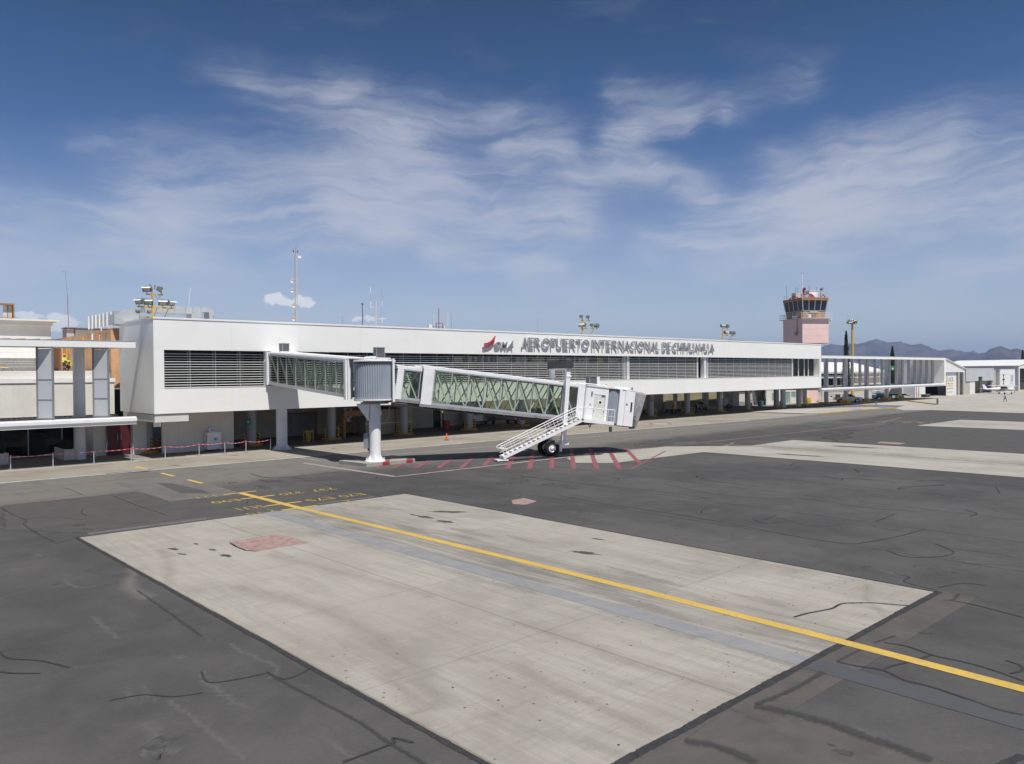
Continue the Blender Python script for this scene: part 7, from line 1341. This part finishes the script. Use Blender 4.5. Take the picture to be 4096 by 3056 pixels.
for x_, y_, h_, w_, t in ((157.2, 53.1, 1.1, .3, 'short thick grey post at the end of the yellow kerb'), (141.3, 57.8, .9, .12, 'thin grey stake on the pale pavement near the blue ramps')):
    o = thing('marker_post', t, 'post', (x_, y_, 0)); add('shaft', MB().box(x_ - w_ / 2, x_ + w_ / 2, y_ - w_ / 2, y_ + w_ / 2, 0, h_), 'grey', o); add('cap', MB().box(x_ - w_ / 2 - .02, x_ + w_ / 2 + .02, y_ - w_ / 2 - .02, y_ + w_ / 2 + .02, h_ + .001, h_ + .05), 'offwhite', o)

# pickup
pk = thing('pickup_truck', 'white double cab pickup truck parked nose right in the gallery shade', 'pickup truck', (158.2, 70.4, 0), rz=R(-52)); pk.scale = (1, 1, 1)
K = lambda n_, mb, m_, par=pk, **k: add(n_, mb, m_, par, local=True, **k)
def arch(cx, r_, z0, n=8): return [(cx + r_ * math.cos(math.pi - math.pi * i / n), z0 + r_ * math.sin(math.pi - math.pi * i / n)) for i in range(n + 1)]
side = [(-2.6, .55)] + [(-2.1, .42)] + arch(-1.6, .46, .42) + [(-1.1, .36), (1.1, .36)] + arch(1.62, .46, .42) + [(2.55, .42), (2.68, .62), (2.62, .95), (2.45, 1.08), (1.25, 1.18), (.2, 1.14), (-.85, 1.12), (-.9, 1.10), (-2.62, 1.10)]
K('body', MB().prism([(x, -.92, z) for x, z in side], (0, 1.84, 0)), 'carp', smooth=False)
cabp = [(-.85, 1.12), (-.72, 1.72), (-.45, 1.80), (.45, 1.78), (1.22, 1.18)]
K('cabin', MB().hexa([(-.86, -.86, 1.12), (1.25, -.86, 1.17), (1.25, .86, 1.17), (-.86, .86, 1.12)], [(-.62, -.70, 1.78), (.42, -.70, 1.80), (.42, .70, 1.80), (-.62, .70, 1.78)]), 'carp')
for sg in (-1, 1):
    q = lambda x, z: (x, sg * (.86 - (z - 1.12) * .235) + sg * .012, z)
    for nm, pts in (('side_window', [(-.62, 1.22), (.0, 1.22), (.0, 1.68), (-.52, 1.68)]), ('side_window', [(.08, 1.22), (.95, 1.22), (.45, 1.68), (.08, 1.68)])): K(nm, MB().prism([q(x, z) for x, z in pts], (0, -sg * .01, 0)), 'carglass')
    K('mirror', MB().box(.95, 1.1, sg * .95 - .12, sg * .95 + .12, 1.2, 1.38), 'black'); K('headlight', MB().box(2.42, 2.64, sg * .78 - .14, sg * .78 + .14, .82, 1.0), 'lampglass'); K('tail_light', MB().box(-2.64, -2.58, sg * .84 - .07, sg * .84 + .07, .72, 1.05), 'rust'); K('door_line', MB().box(.03, .045, sg * .926 - .004, sg * .926 + .004, .5, 1.12).box(-.82, -.805, sg * .926 - .004, sg * .926 + .004, .5, 1.1), 'dgrey')
K('windscreen', MB().prism([(1.18, -.78, 1.24), (1.18, .78, 1.24), (.50, .64, 1.76), (.50, -.64, 1.76)], (.02, 0, .02)), 'carglass'); K('rear_window', MB().prism([(-.87, -.7, 1.22), (-.87, .7, 1.22), (-.68, .62, 1.70), (-.68, -.62, 1.70)], (-.02, 0, .01)), 'carglass')
K('front_bumper', MB().box(2.56, 2.85, -.92, .92, .38, .80), 'black'); K('grille', MB().box(2.62, 2.70, -.5, .5, .82, 1.0), 'black'); K('rear_bumper', MB().box(-2.8, -2.62, -.85, .85, .45, .62), 'alu'); K('black_bed_sheet', MB().box(-2.5, -1.0, -.76, .76, 1.101, 1.106), 'black')  # last piece: thin black sheet laid over the closed bed
for a in (-1.6, 1.62):
    for sg in (-1, 1): wl = K('wheel', MB().tube((a, sg * .68, .39), (a, sg * .93, .39), .39, n=24), 'rubber'); K('rim', MB().tube((a, sg * .931, .39), (a, sg * .945, .39), .24, n=16).tube((a, sg * .946, .39), (a, sg * .96, .39), .08, n=8), 'alu', wl)
cb = thing('cardboard_box', 'beige box standing in the bed of the white pickup', 'box', (156.95, 71.9, 1.11)); add('box', MB().box(-.35, .35, -.35, .35, 0, .5), 'board', cb, local=True); add('lid_flap', MB().box(-.37, .37, -.37, .37, .501, .53), 'offwhite', cb, local=True)
wc = thing('white_container', 'small white container lying at the rear edge of the pickup bed', 'container', (156.2, 72.9, 1.12)); add('body', MB().lathe((0, 0, 0), [(0, 0), (.22, .0), (.25, .15), (.1, .25), (0, .26)], 12), 'whitecloth', wc, True, local=True); add('cap', MB().box(-.05, .05, -.05, .05, .25, .3), 'dgrey', wc, local=True)
# scissor lift
sl = thing('scissor_lift', 'blue scissor lift with a raised guard rail platform behind the gallery posts', 'lift', (181.3, 73.6, 0), rz=R(-43)); A = lambda n_, mb, m_, **k: add(n_, mb, m_, sl, local=True, **k)
A('base', MB().box(-1.3, 1.3, -.6, .6, .25, .95), 'teal'); A('platform', MB().box(-1.35, 1.35, -.65, .65, 1.25, 1.4), 'teal'); mb = MB()
for z_ in (1.9, 2.4):
    for a, b in (((-1.3, -.62), (1.3, -.62)), ((1.3, -.62), (1.3, .62)), ((1.3, .62), (-1.3, .62)), ((-1.3, .62), (-1.3, -.62))): mb.tube((*a, z_), (*b, z_), .03, n=6)
for x_ in (-1.3, -.45, .4, 1.3):
    for y_ in (-.62, .62): mb.tube((x_, y_, 1.4), (x_, y_, 2.4), .03, n=6)
A('guard_rail', mb, 'alu'); A('scissor_arm', MB().bar((-1.0, -.5, .95), (1.0, -.5, 1.25), .08).bar((1.0, .5, .95), (-1.0, .5, 1.25), .08), 'dgrey')
for x_ in (-.9, .9):
    for y_ in (-.6, .6): A('wheel', MB().tube((x_, y_ - .08, .25), (x_, y_ + .08, .25), .25, n=14), 'rubber')
# trailer
tr_ = thing('box_trailer', 'white box trailer on twin black wheels in the gallery shade', 'trailer', (187.5, 73.6, 0), rz=R(-45)); A = lambda n_, mb, m_, **k: add(n_, mb, m_, tr_, local=True, **k)
A('box', MB().box(-2.6, 2.2, -1.1, 1.1, 1.0, 3.2), 'offwhite'); A('chassis', MB().box(-2.7, 3.4, -.9, .9, .7, .99), 'black'); A('small_mark', MB().box(1.2, 1.5, -1.11, -1.101, 1.4, 1.7), 'rust'); A('drawbar', MB().bar((3.3, 0, .75), (4.6, 0, .5), .14), 'black')
for x_ in (-1.3, -.35): A('wheel', MB().tube((x_, -1.15, .42), (x_, -.85, .42), .42, n=20), 'rubber'); A('rim', MB().tube((x_, -1.17, .42), (x_, -1.151, .42), .22, n=12), 'alu')
A('roof', MB().box(-2.65, 2.25, -1.15, 1.15, 3.201, 3.26), 'whitepaint')
ge = thing('generator_box', 'small grey covered block under the right end of the gallery', 'equipment', (199.5, 70.2, 0)); add('casing', MB().box(198.2, 200.6, 69.4, 70.6, .01, .6), 'dgrey', ge); add('lid', MB().box(198.1, 200.7, 69.3, 70.7, .601, .7), 'grey', ge)
# end block, hangars
eb_ = thing('white_hangar', 'white sheet clad hangar with a sloping gable and open sliding doors', 'hangar', (212, 69, 0)); H = lambda n_, mb, m_, **k: add(n_, mb, m_, eb_, **k)
for i in range(8):
    a, b = 203 + i * 2.59, 203 + (i + 1) * 2.59; zt = lambda x: 9.2 - max(0, x - 210) * .178
    H('gable_sheet', MB().prism([(a + .01, 69.0, 5.85), (b - .01, 69.0, 5.85), (b - .01, 69.0, zt(b)), (a + .01, 69.0, zt(a))], (0, .2, 0)), 'hangarw')
H('roof', MB().prism([(200.8, 68.7, 9.26), (210, 68.7, 9.26), (223.9, 68.7, 6.80), (223.9, 68.7, 6.66), (210, 68.7, 9.12), (200.8, 68.7, 9.12)], (0, 7, 0)), 'hangarw'); H('side_wall', MB().box(223.5, 223.72, 69.22, 75.6, 0, 6.6).box(200.9, 201.1, 71.62, 75.6, 0, 9.1), 'hangarw'); H('back_wall', MB().box(203.2, 223.5, 75.4, 75.6, 0, 6.6), 'darkin')
H('low_wall', MB().box(200.9, 203.2, 71.4, 71.6, 0, 9.1), 'hangarw'); H('low_wall', MB().box(196.8, 200.88, 71.4, 71.6, 0, 3.0), 'hangarw'); H('corner_post', MB().box(219.1, 220.0, 69.05, 69.3, 0, 5.84).box(222.3, 223.72, 68.9, 69.19, 0, 5.84), 'block'); H('inner_wall', MB().box(218.9, 222.3, 72, 72.2, 0, 5.84), 'tan')
pd = H('sliding_door', MB().box(211.75, 218.9, 69.45, 69.6, .02, 5.75), 'hangarw')
for s_, x0, x1, z0, z1, m_ in (('A', 211.9, 213.2, 3.3, 4.9, 'yellow'), ('NCR', 213.6, 216.6, 3.5, 4.6, 'grey'), ('TEST', 212.3, 216.4, 2.1, 2.7, 'yellow')):
    me = text_mesh(s_, 1, .02, .0); fit_text(me, x0, x1, z0, z1)
    for v_ in me.vertices: x_, y_, z_ = v_.co; v_.co = (x_, 69.43 - z_ * .1, y_)
    me.materials.clear(); me.materials.append(M[m_]); add('lettering', me, m_, pd)
add('yellow_bar', MB().box(212.0, 216.6, 69.43, 69.449, 2.9, 3.15).box(212.0, 216.5, 69.43, 69.449, 1.65, 1.85), 'yellow', pd); add('grey_text_bar', MB().box(212.6, 216.0, 69.43, 69.449, .8, .95), 'grey', pd)
for x_ in (197.3, 198.8): H('red_pipe', MB().tube((x_, 71.3, 0), (x_, 71.3, 3.1), .06, n=6), 'rust')
h2 = thing('grey_shed', 'grey panelled shed front with a small dark window over an open doorway', 'shed', (235, 69, 0)); H = lambda n_, mb, m_, **k: add(n_, mb, m_, h2, **k)
for i in range(7):
    a, b = 224.1 + i * 3.25, 224.1 + (i + 1) * 3.25
    if 233 < a < 236.5: H('panel', MB().box(a, b - .02, 68.8, 69.0, 4.55, 6.68), 'hangarg')
    else: H('panel', MB().box(a, b - .02, 68.8, 69.0, 3.42, 6.68), 'hangarg')
H('dark_window', MB().box(233.86, 238.9, 69.01, 69.1, 3.3, 4.54), 'darkin'); H('top_edge', MB().box(224, 246.9, 68.75, 75, 6.685, 6.8), 'hangarw')
H('block_wall', MB().box(223.8, 227.6, 69.02, 69.3, 0, 3.41), 'block'); H('door', MB().box(227.62, 231.7, 69.0, 69.2, .02, 3.40), 'hangarw'); H('inner_wall', MB().box(238.8, 246, 72, 72.3, 0, 3.4), 'tan'); H('block_pier', MB().box(246.0, 249.5, 69.02, 69.4, 0, 6.3), 'block'); H('back_wall', MB().box(223.8, 249, 80, 80.2, 0, 6.6), 'darkin'); H('side_wall', MB().box(223.8, 224, 69.31, 80, 0, 6.6), 'block')
for k in range(5): H('ladder_rung', MB().box(246.6, 248.4, 68.95, 69.0, .9 + k * .5, .98 + k * .5), 'hangarw')
h3 = thing('white_workshop', 'white flat fronted workshop with a small aircraft symbol and framed notice', 'workshop', (255, 69, 0)); H = lambda n_, mb, m_, **k: add(n_, mb, m_, h3, **k)
for z0, z1 in ((0, 1.9), (1.93, 4.95), (4.98, 6.42)): H('front_panel', MB().box(249.7, 263.7, 68.0, 68.3, z0 + .01, z1), 'hangarw')
H('side_wall', MB().box(249.7, 250, 68.31, 76, 0, 6.4), 'hangarg'); H('roof_edge', MB().box(249.6, 263.8, 67.95, 76, 6.425, 6.55), 'hangarw')
sy = H('aircraft_symbol', MB().box(252.5, 252.75, 67.9, 67.95, 2.3, 5.0).box(251.6, 253.7, 67.9, 67.95, 3.5, 3.75).box(252.1, 253.1, 67.9, 67.95, 4.75, 5.0).box(252.2, 253.0, 67.9, 67.95, 2.3, 2.5), 'black'); nt_ = H('notice_frame', MB().box(259.3, 261.6, 67.9, 67.99, 2.4, 5.1), 'whitecloth'); add('notice_print', MB().box(260.0, 260.9, 67.86, 67.895, 2.9, 4.8), 'grey', nt_)
h4 = thing('big_hangar', 'large pale hangar with a long shaded side wall and white roof at the right edge', 'hangar', (266.7, 68, 0)); H = lambda n_, mb, m_, **k: add(n_, mb, m_, h4, **k)
for i in range(8): H('side_sheet', MB().box(266.7, 266.9, 68.01 + i * 2.75, 68.01 + (i + 1) * 2.75 - .02, 0, 7.55), 'hangarg')  # wall shade is put into the grey sheet colour
H('gable', MB().prism([(266.9, 67.8, 6.7), (305, 67.8, 6.7), (305, 67.8, 7.6), (286, 67.8, 9.4), (266.9, 67.8, 7.6)], (0, .2, 0)), 'hangarw'); H('corner_post', MB().box(266.72, 267.7, 67.8, 68.0, 0, 6.69), 'hangarw'); H('roof', MB().prism([(266.4, 67.6, 7.58), (286, 67.6, 9.5), (305.4, 67.6, 7.58), (305.4, 67.6, 7.5), (286, 67.6, 9.4), (266.4, 67.6, 7.5)], (0, 22.6, 0)), 'hangarw')
H('doorway_panel', MB().box(268.0, 304, 70.0, 70.2, 0, 6.7), 'darkin'); H('door_rail', MB().box(267.8, 304, 69.9, 69.98, 3.3, 3.4).box(267.8, 304, 69.9, 69.98, 0, .25), 'kerby'); H('far_gable', MB().box(267, 305, 90, 90.2, 0, 7.5), 'hangarg')  # first panel is near-black, painted as the shade of the open front
# open roofed hangar seen through the gallery
h5 = thing('open_shed', 'long white roofed open shed with dark gaps seen through the right gallery', 'shed', (250, 110, 0)); H = lambda n_, mb, m_, **k: add(n_, mb, m_, h5, **k)
H('roof', MB().prism([(222, 110, 6.3), (222, 122, 9.4), (222, 136, 6.3), (222, 136, 6.1), (222, 122, 9.2), (222, 110, 6.1)], (56, 0, 0)), 'hangarw'); H('eave', MB().box(222, 278, 109.7, 110, 5.6, 6.1), 'inner'); H('white_band', MB().box(222, 278, 110.3, 110.5, 4.2, 5.0), 'hangarw'); H('dark_back', MB().box(222, 278, 124, 124.2, 0, 6.0), 'darkin')
for i in range(12): H('post', MB().box(223 + i * 5, 223.3 + i * 5, 110.2, 110.5, 0, 5.6), 'grey')
H('low_band', MB().box(245, 278, 108, 108.2, 1.6, 2.4), 'hangarw'); H('tan_wall', MB().box(222, 262, 106, 106.3, 0, 2.1), 'tan'); H('ceiling_light_slot', MB().box(228, 232, 114, 116, 7.3, 7.36), 'whitecloth')
gb = thing('green_banner', 'long green banner with white lettering seen between the gallery fins', 'banner', (238, 104, 6)); p0_, p1_ = Vector((241, 97.5, 0)), Vector((253, 88.5, 0)); add('cloth', MB().hexa([p0_ + uz * 6.6, p1_ + uz * 5.9, p1_ + uz * 5.9 + Vector((.1, .1, 0)), p0_ + uz * 6.6 + Vector((.1, .1, 0))], [p0_ + uz * 7.8, p1_ + uz * 7.8, p1_ + uz * 7.8 + Vector((.1, .1, 0)), p0_ + uz * 7.8 + Vector((.1, .1, 0))]), 'green', gb)
for t_, w_ in ((.25, .04), (.32, .03), (.38, .05), (.46, .02), (.56, .03), (.62, .05), (.70, .03), (.78, .05)): q0, q1 = p0_.lerp(p1_, t_), p0_.lerp(p1_, t_ + w_); off = Vector((-.06, -.08, 0)); add('white_stroke', MB().prism([q0 + off + uz * 6.75, q1 + off + uz * 6.75, q1 + off + uz * 7.2, q0 + off + uz * 7.2], (.02, .02, 0)), 'whitecloth', gb)
add('banner_pole', MB().tube(p0_, p0_ + uz * 7.9, .1, n=6).tube(p1_, p1_ + uz * 7.9, .1, n=6), 'hangarw', gb)
# light mast
lm = thing('apron_light_mast', 'tall yellow light mast with a crown of floodlights behind the right gallery', 'light mast', (209.9, 92.1, 0)); add('pole', MB().tube((209.9, 92.1, 0), (209.9, 92.1, 19.2), .36, .26, n=14), 'yellow', lm, True); add('ring', MB().lathe((209.9, 92.1, 19.0), [(.3, 0), (1.1, .05), (1.1, .2), (.3, .25)], 16), 'grey', lm)
for k in range(8):
    a = 45 * k + 10; lamp_head(lm, (209.9 + 1.25 * math.cos(R(a)), 92.1 + 1.25 * math.sin(R(a)), 19.0 + .5 * (k % 2)), a, -35, .9)
add('top_dome', MB().lathe((209.9, 92.1, 19.9), [(.35, 0), (.3, .3), (0, .45)], 12), 'whitepaint', lm, True)
# cypresses
def cypress(x, y, h_, r_, lab, seed):
    o = thing('cypress_tree', lab, 'tree', (x, y, 0), 'cypresses behind the right gallery'); rnd = random.Random(seed); mb = MB()
    for _ in range(3600):
        t_ = rnd.random() ** 1.25; z_ = h_ * (.06 + .94 * t_); rr = r_ * (1 - t_) ** .72 * (.55 + .45 * min(1, t_ * 6)) * rnd.uniform(.55, 1.08) * (1 + .14 * math.sin(z_ * 2.1 + seed)); a = rnd.uniform(0, 6.2832)
        c = Vector((x + rr * math.cos(a), y + rr * math.sin(a), z_)); out = Vector((math.cos(a), math.sin(a), rnd.uniform(1.2, 2.6))).normalized(); sd_ = Vector((-math.sin(a), math.cos(a), rnd.uniform(-.3, .3))) * rnd.uniform(.05, .12); l_ = rnd.uniform(.25, .6)
        mb._a([c - sd_, c + sd_, c + out * l_], [(0, 1, 2)])
    core = MB().lathe((x, y, 0), [(r_ * .3, .4), (r_ * .62, h_ * .12), (r_ * .55, h_ * .4), (r_ * .34, h_ * .7), (.02, h_ * .96)], 14)
    add('crown', mb, 'leaf', o, kind='stuff'); add('inner_crown', core, 'leaf', o, True); add('trunk', MB().tube((x, y, 0), (x, y, h_ * .3), .18, .1, n=8), 'bark', o); return o
cypress(203.7, 91.0, 16.6, 1.35, 'tall dark cypress just left of the yellow light mast', 1); cypress(269.7, 105, 14.2, 1.7, 'shorter cypress tip rising over the middle of the gallery roof', 2); cypress(301.8, 75.6, 12.6, 1.1, 'dark cypress top at the far right picture edge', 3)
# light aircraft
ap = thing('light_aircraft', 'white high wing light aircraft with a dark stripe parked before the hangars', 'aircraft', (233.2, 63.2, 0), rz=R(-43)); A = lambda n_, mb, m_, par=ap, **k: add(n_, mb, m_, par, local=True, **k)
secs = [(-4.6, 1.35, .10, .14), (-3.2, 1.30, .20, .26), (-1.2, 1.25, .42, .48), (-.1, 1.32, .54, .62), (1.0, 1.32, .56, .62), (1.9, 1.16, .52, .42), (2.9, 1.12, .42, .36), (3.3, 1.12, .25, .25)]
mb = MB(); n = 16; vs = [(x, w_ * math.cos(6.2832 * i / n), zc + h_ * math.sin(6.2832 * i / n)) for x, zc, w_, h_ in secs for i in range(n)]
mb._a(vs, [(j * n + i, j * n + (i + 1) % n, (j + 1) * n + (i + 1) % n, (j + 1) * n + i) for j in range(len(secs) - 1) for i in range(n)] + [tuple(range(n)), tuple(range((len(secs) - 1) * n, len(secs) * n))])
fz = A('fuselage', mb, 'carp', smooth=True); A('stripe', MB().box(-3.6, 3.1, -.58, -.50, 1.02, 1.16), 'black', fz); A('side_window', MB().prism([(-.6, -.60, 1.45), (1.5, -.60, 1.45), (1.1, -.52, 1.85), (-.3, -.52, 1.85)], (0, .02, 0)), 'carglass', fz); A('windscreen', MB().prism([(1.55, -.45, 1.45), (1.55, .45, 1.45), (1.05, .4, 1.92), (1.05, -.4, 1.92)], (.03, 0, .02)), 'carglass', fz)
A('wing', MB().hexa([(-.4, -5.4, 2.12), (1.0, -5.4, 2.12), (1.0, 5.4, 2.12), (-.4, 5.4, 2.12)], [(-.3, -5.4, 2.2), (.7, -5.4, 2.24), (.7, 5.4, 2.24), (-.3, 5.4, 2.2)]), 'carp'); A('wing_root', MB().box(-.3, 1.0, -.5, .5, 1.85, 2.119), 'carp')
A('tail_fin', MB().prism([(-4.7, -.03, 1.4), (-3.6, -.03, 1.45), (-4.5, -.03, 2.55), (-5.0, -.03, 2.6)], (0, .06, 0)), 'carp'); A('tailplane', MB().box(-4.9, -4.1, -1.7, 1.7, 1.42, 1.48), 'carp')
for sg in (-1, 1): A('wing_strut', MB().tube((.5, sg * .55, .95), (.4, sg * 2.7, 2.12), .035, n=6), 'carp'); A('gear_leg', MB().tube((.2, sg * .4, .85), (.1, sg * 1.15, .25), .05, n=6), 'carp'); A('wheel', MB().tube((.1, sg * 1.1, .22), (.1, sg * 1.25, .22), .22, n=14), 'rubber')
A('gear_leg', MB().tube((2.5, 0, .9), (2.6, 0, .25), .05, n=6), 'carp'); A('wheel', MB().tube((2.6, -.07, .2), (2.6, .07, .2), .2, n=14), 'rubber'); A('propeller', MB().box(3.36, 3.42, -.06, .06, .2, 2.05), 'dgrey'); A('spinner', MB().tube((3.3, 0, 1.12), (3.55, 0, 1.12), .16, .03, n=10), 'carp')

# ================================================================ MOUNTAINS
RID = [(75, .012), (60, .017), (50, .022), (40, .026), (33, .024), (29, .028), (26.5, .026), (25.61, .0293), (25.37, .0317), (24.97, .0332), (24.7, .0321), (24.31, .0313), (23.98, .0334), (23.65, .0335), (23.39, .0326), (23.0, .0339), (22.62, .0362), (22.23, .0376), (21.85, .0355), (21.6, .0333), (21.22, .0335), (20.84, .0342), (20.47, .0316), (20.16, .0299), (19.61, .0312), (19.25, .0286), (18.89, .0249), (18.59, .0227), (17.87, .0241), (17.46, .0223), (17.0, .0206), (16.65, .0216), (16.36, .0186), (16.02, .0196), (15.79, .0180), (14, .017), (11, .02), (6, .022), (0, .015), (-20, .01)]
RID2 = [(20.5, .002), (19.0, .010), (17.5, .0165), (16.4, .0182), (16.02, .0196), (15.79, .0233), (15.51, .0252), (15.23, .0265), (14.95, .0244), (14.68, .0223), (14.4, .0238), (14.13, .0221), (13.6, .019), (12.8, .022), (11, .014), (9, .019), (5, .012), (0, .002)]
from mathutils import noise as mn
def range_(name, rid, dist, depth, seed, m_):
    rid = sorted(rid); az0, az1 = rid[0][0], rid[-1][0]; na = int((az1 - az0) / .09); nr = 44; vs = []
    def h_(a):
        for (a0, t0), (a1, t1) in zip(rid, rid[1:]):
            if a0 <= a <= a1: q = (a - a0) / (a1 - a0); q = q * q * (3 - 2 * q); return t0 + (t1 - t0) * q
        return rid[-1][1]
    for j in range(nr + 1):
        r_ = dist - depth * .62 + depth * j / nr; pr = 1 - abs(r_ - dist) / (depth * (.62 if r_ < dist else .38)); pr = max(0, pr)
        for i in range(na + 1):
            a = az0 + (az1 - az0) * i / na; x, y = r_ * math.cos(R(a)), r_ * math.sin(R(a)); q = Vector((x / 620, y / 620, seed)); rd = 1 - abs(mn.fractal(q, 1.0, 2.0, 5)) * 1.5
            q2 = Vector((x / 170, y / 170, seed)); top = dist * h_(a) * (r_ / dist)
            z_ = top * (pr ** 1.15) * (1 - (1 - rd) * .55 * (1 - pr ** 3)) + mn.fractal(q2, 1.0, 2.0, 4) * 14 * min(1, pr * 3) * (1 - pr ** 6)
            vs.append((x, y, max(-1, z_)))
    mb = MB(); mb._a(vs, [(j * (na + 1) + i, j * (na + 1) + i + 1, (j + 1) * (na + 1) + i + 1, (j + 1) * (na + 1) + i) for j in range(nr) for i in range(na)])
    return tag(add(name, mb, m_, smooth=True), kind='structure')
mt = bpy.data.materials.new('mountain_soil'); mt.use_nodes = True; t = NT(mt.node_tree); b = mt.node_tree.nodes['Principled BSDF']; g = t.n('ShaderNodeNewGeometry').outputs['Position']
t.put(b.inputs['Base Color'], t.mix(t.mr(t.noise(g, .004, 7, .65), .38, .64), (.060, .052, .056, 1), (.135, .105, .098, 1))); b.inputs['Roughness'].default_value = 1; b.inputs['Specular IOR Level'].default_value = 0
range_('mountains', RID, 9000, 4200, 3.1, mt); range_('hills', RID2, 7200, 2600, 8.7, mt)
# the air: one thin haze volume round everything
hm = bpy.data.materials.new('haze'); hm.use_nodes = True; hm.node_tree.nodes.clear(); t = NT(hm.node_tree); pv = t.n('ShaderNodeVolumePrincipled'); pv.inputs['Color'].default_value = (.44, .62, 1.0, 1); pv.inputs['Density'].default_value = 8.5e-5; pv.inputs['Anisotropy'].default_value = 0.0
o_ = t.n('ShaderNodeOutputMaterial'); t.m_ = None; hm.node_tree.links.new(pv.outputs[0], o_.inputs['Volume'])
tag(add('haze', MB().box(-9500, 16500, -9500, 16500, -1.2, 460), hm), kind='stuff')
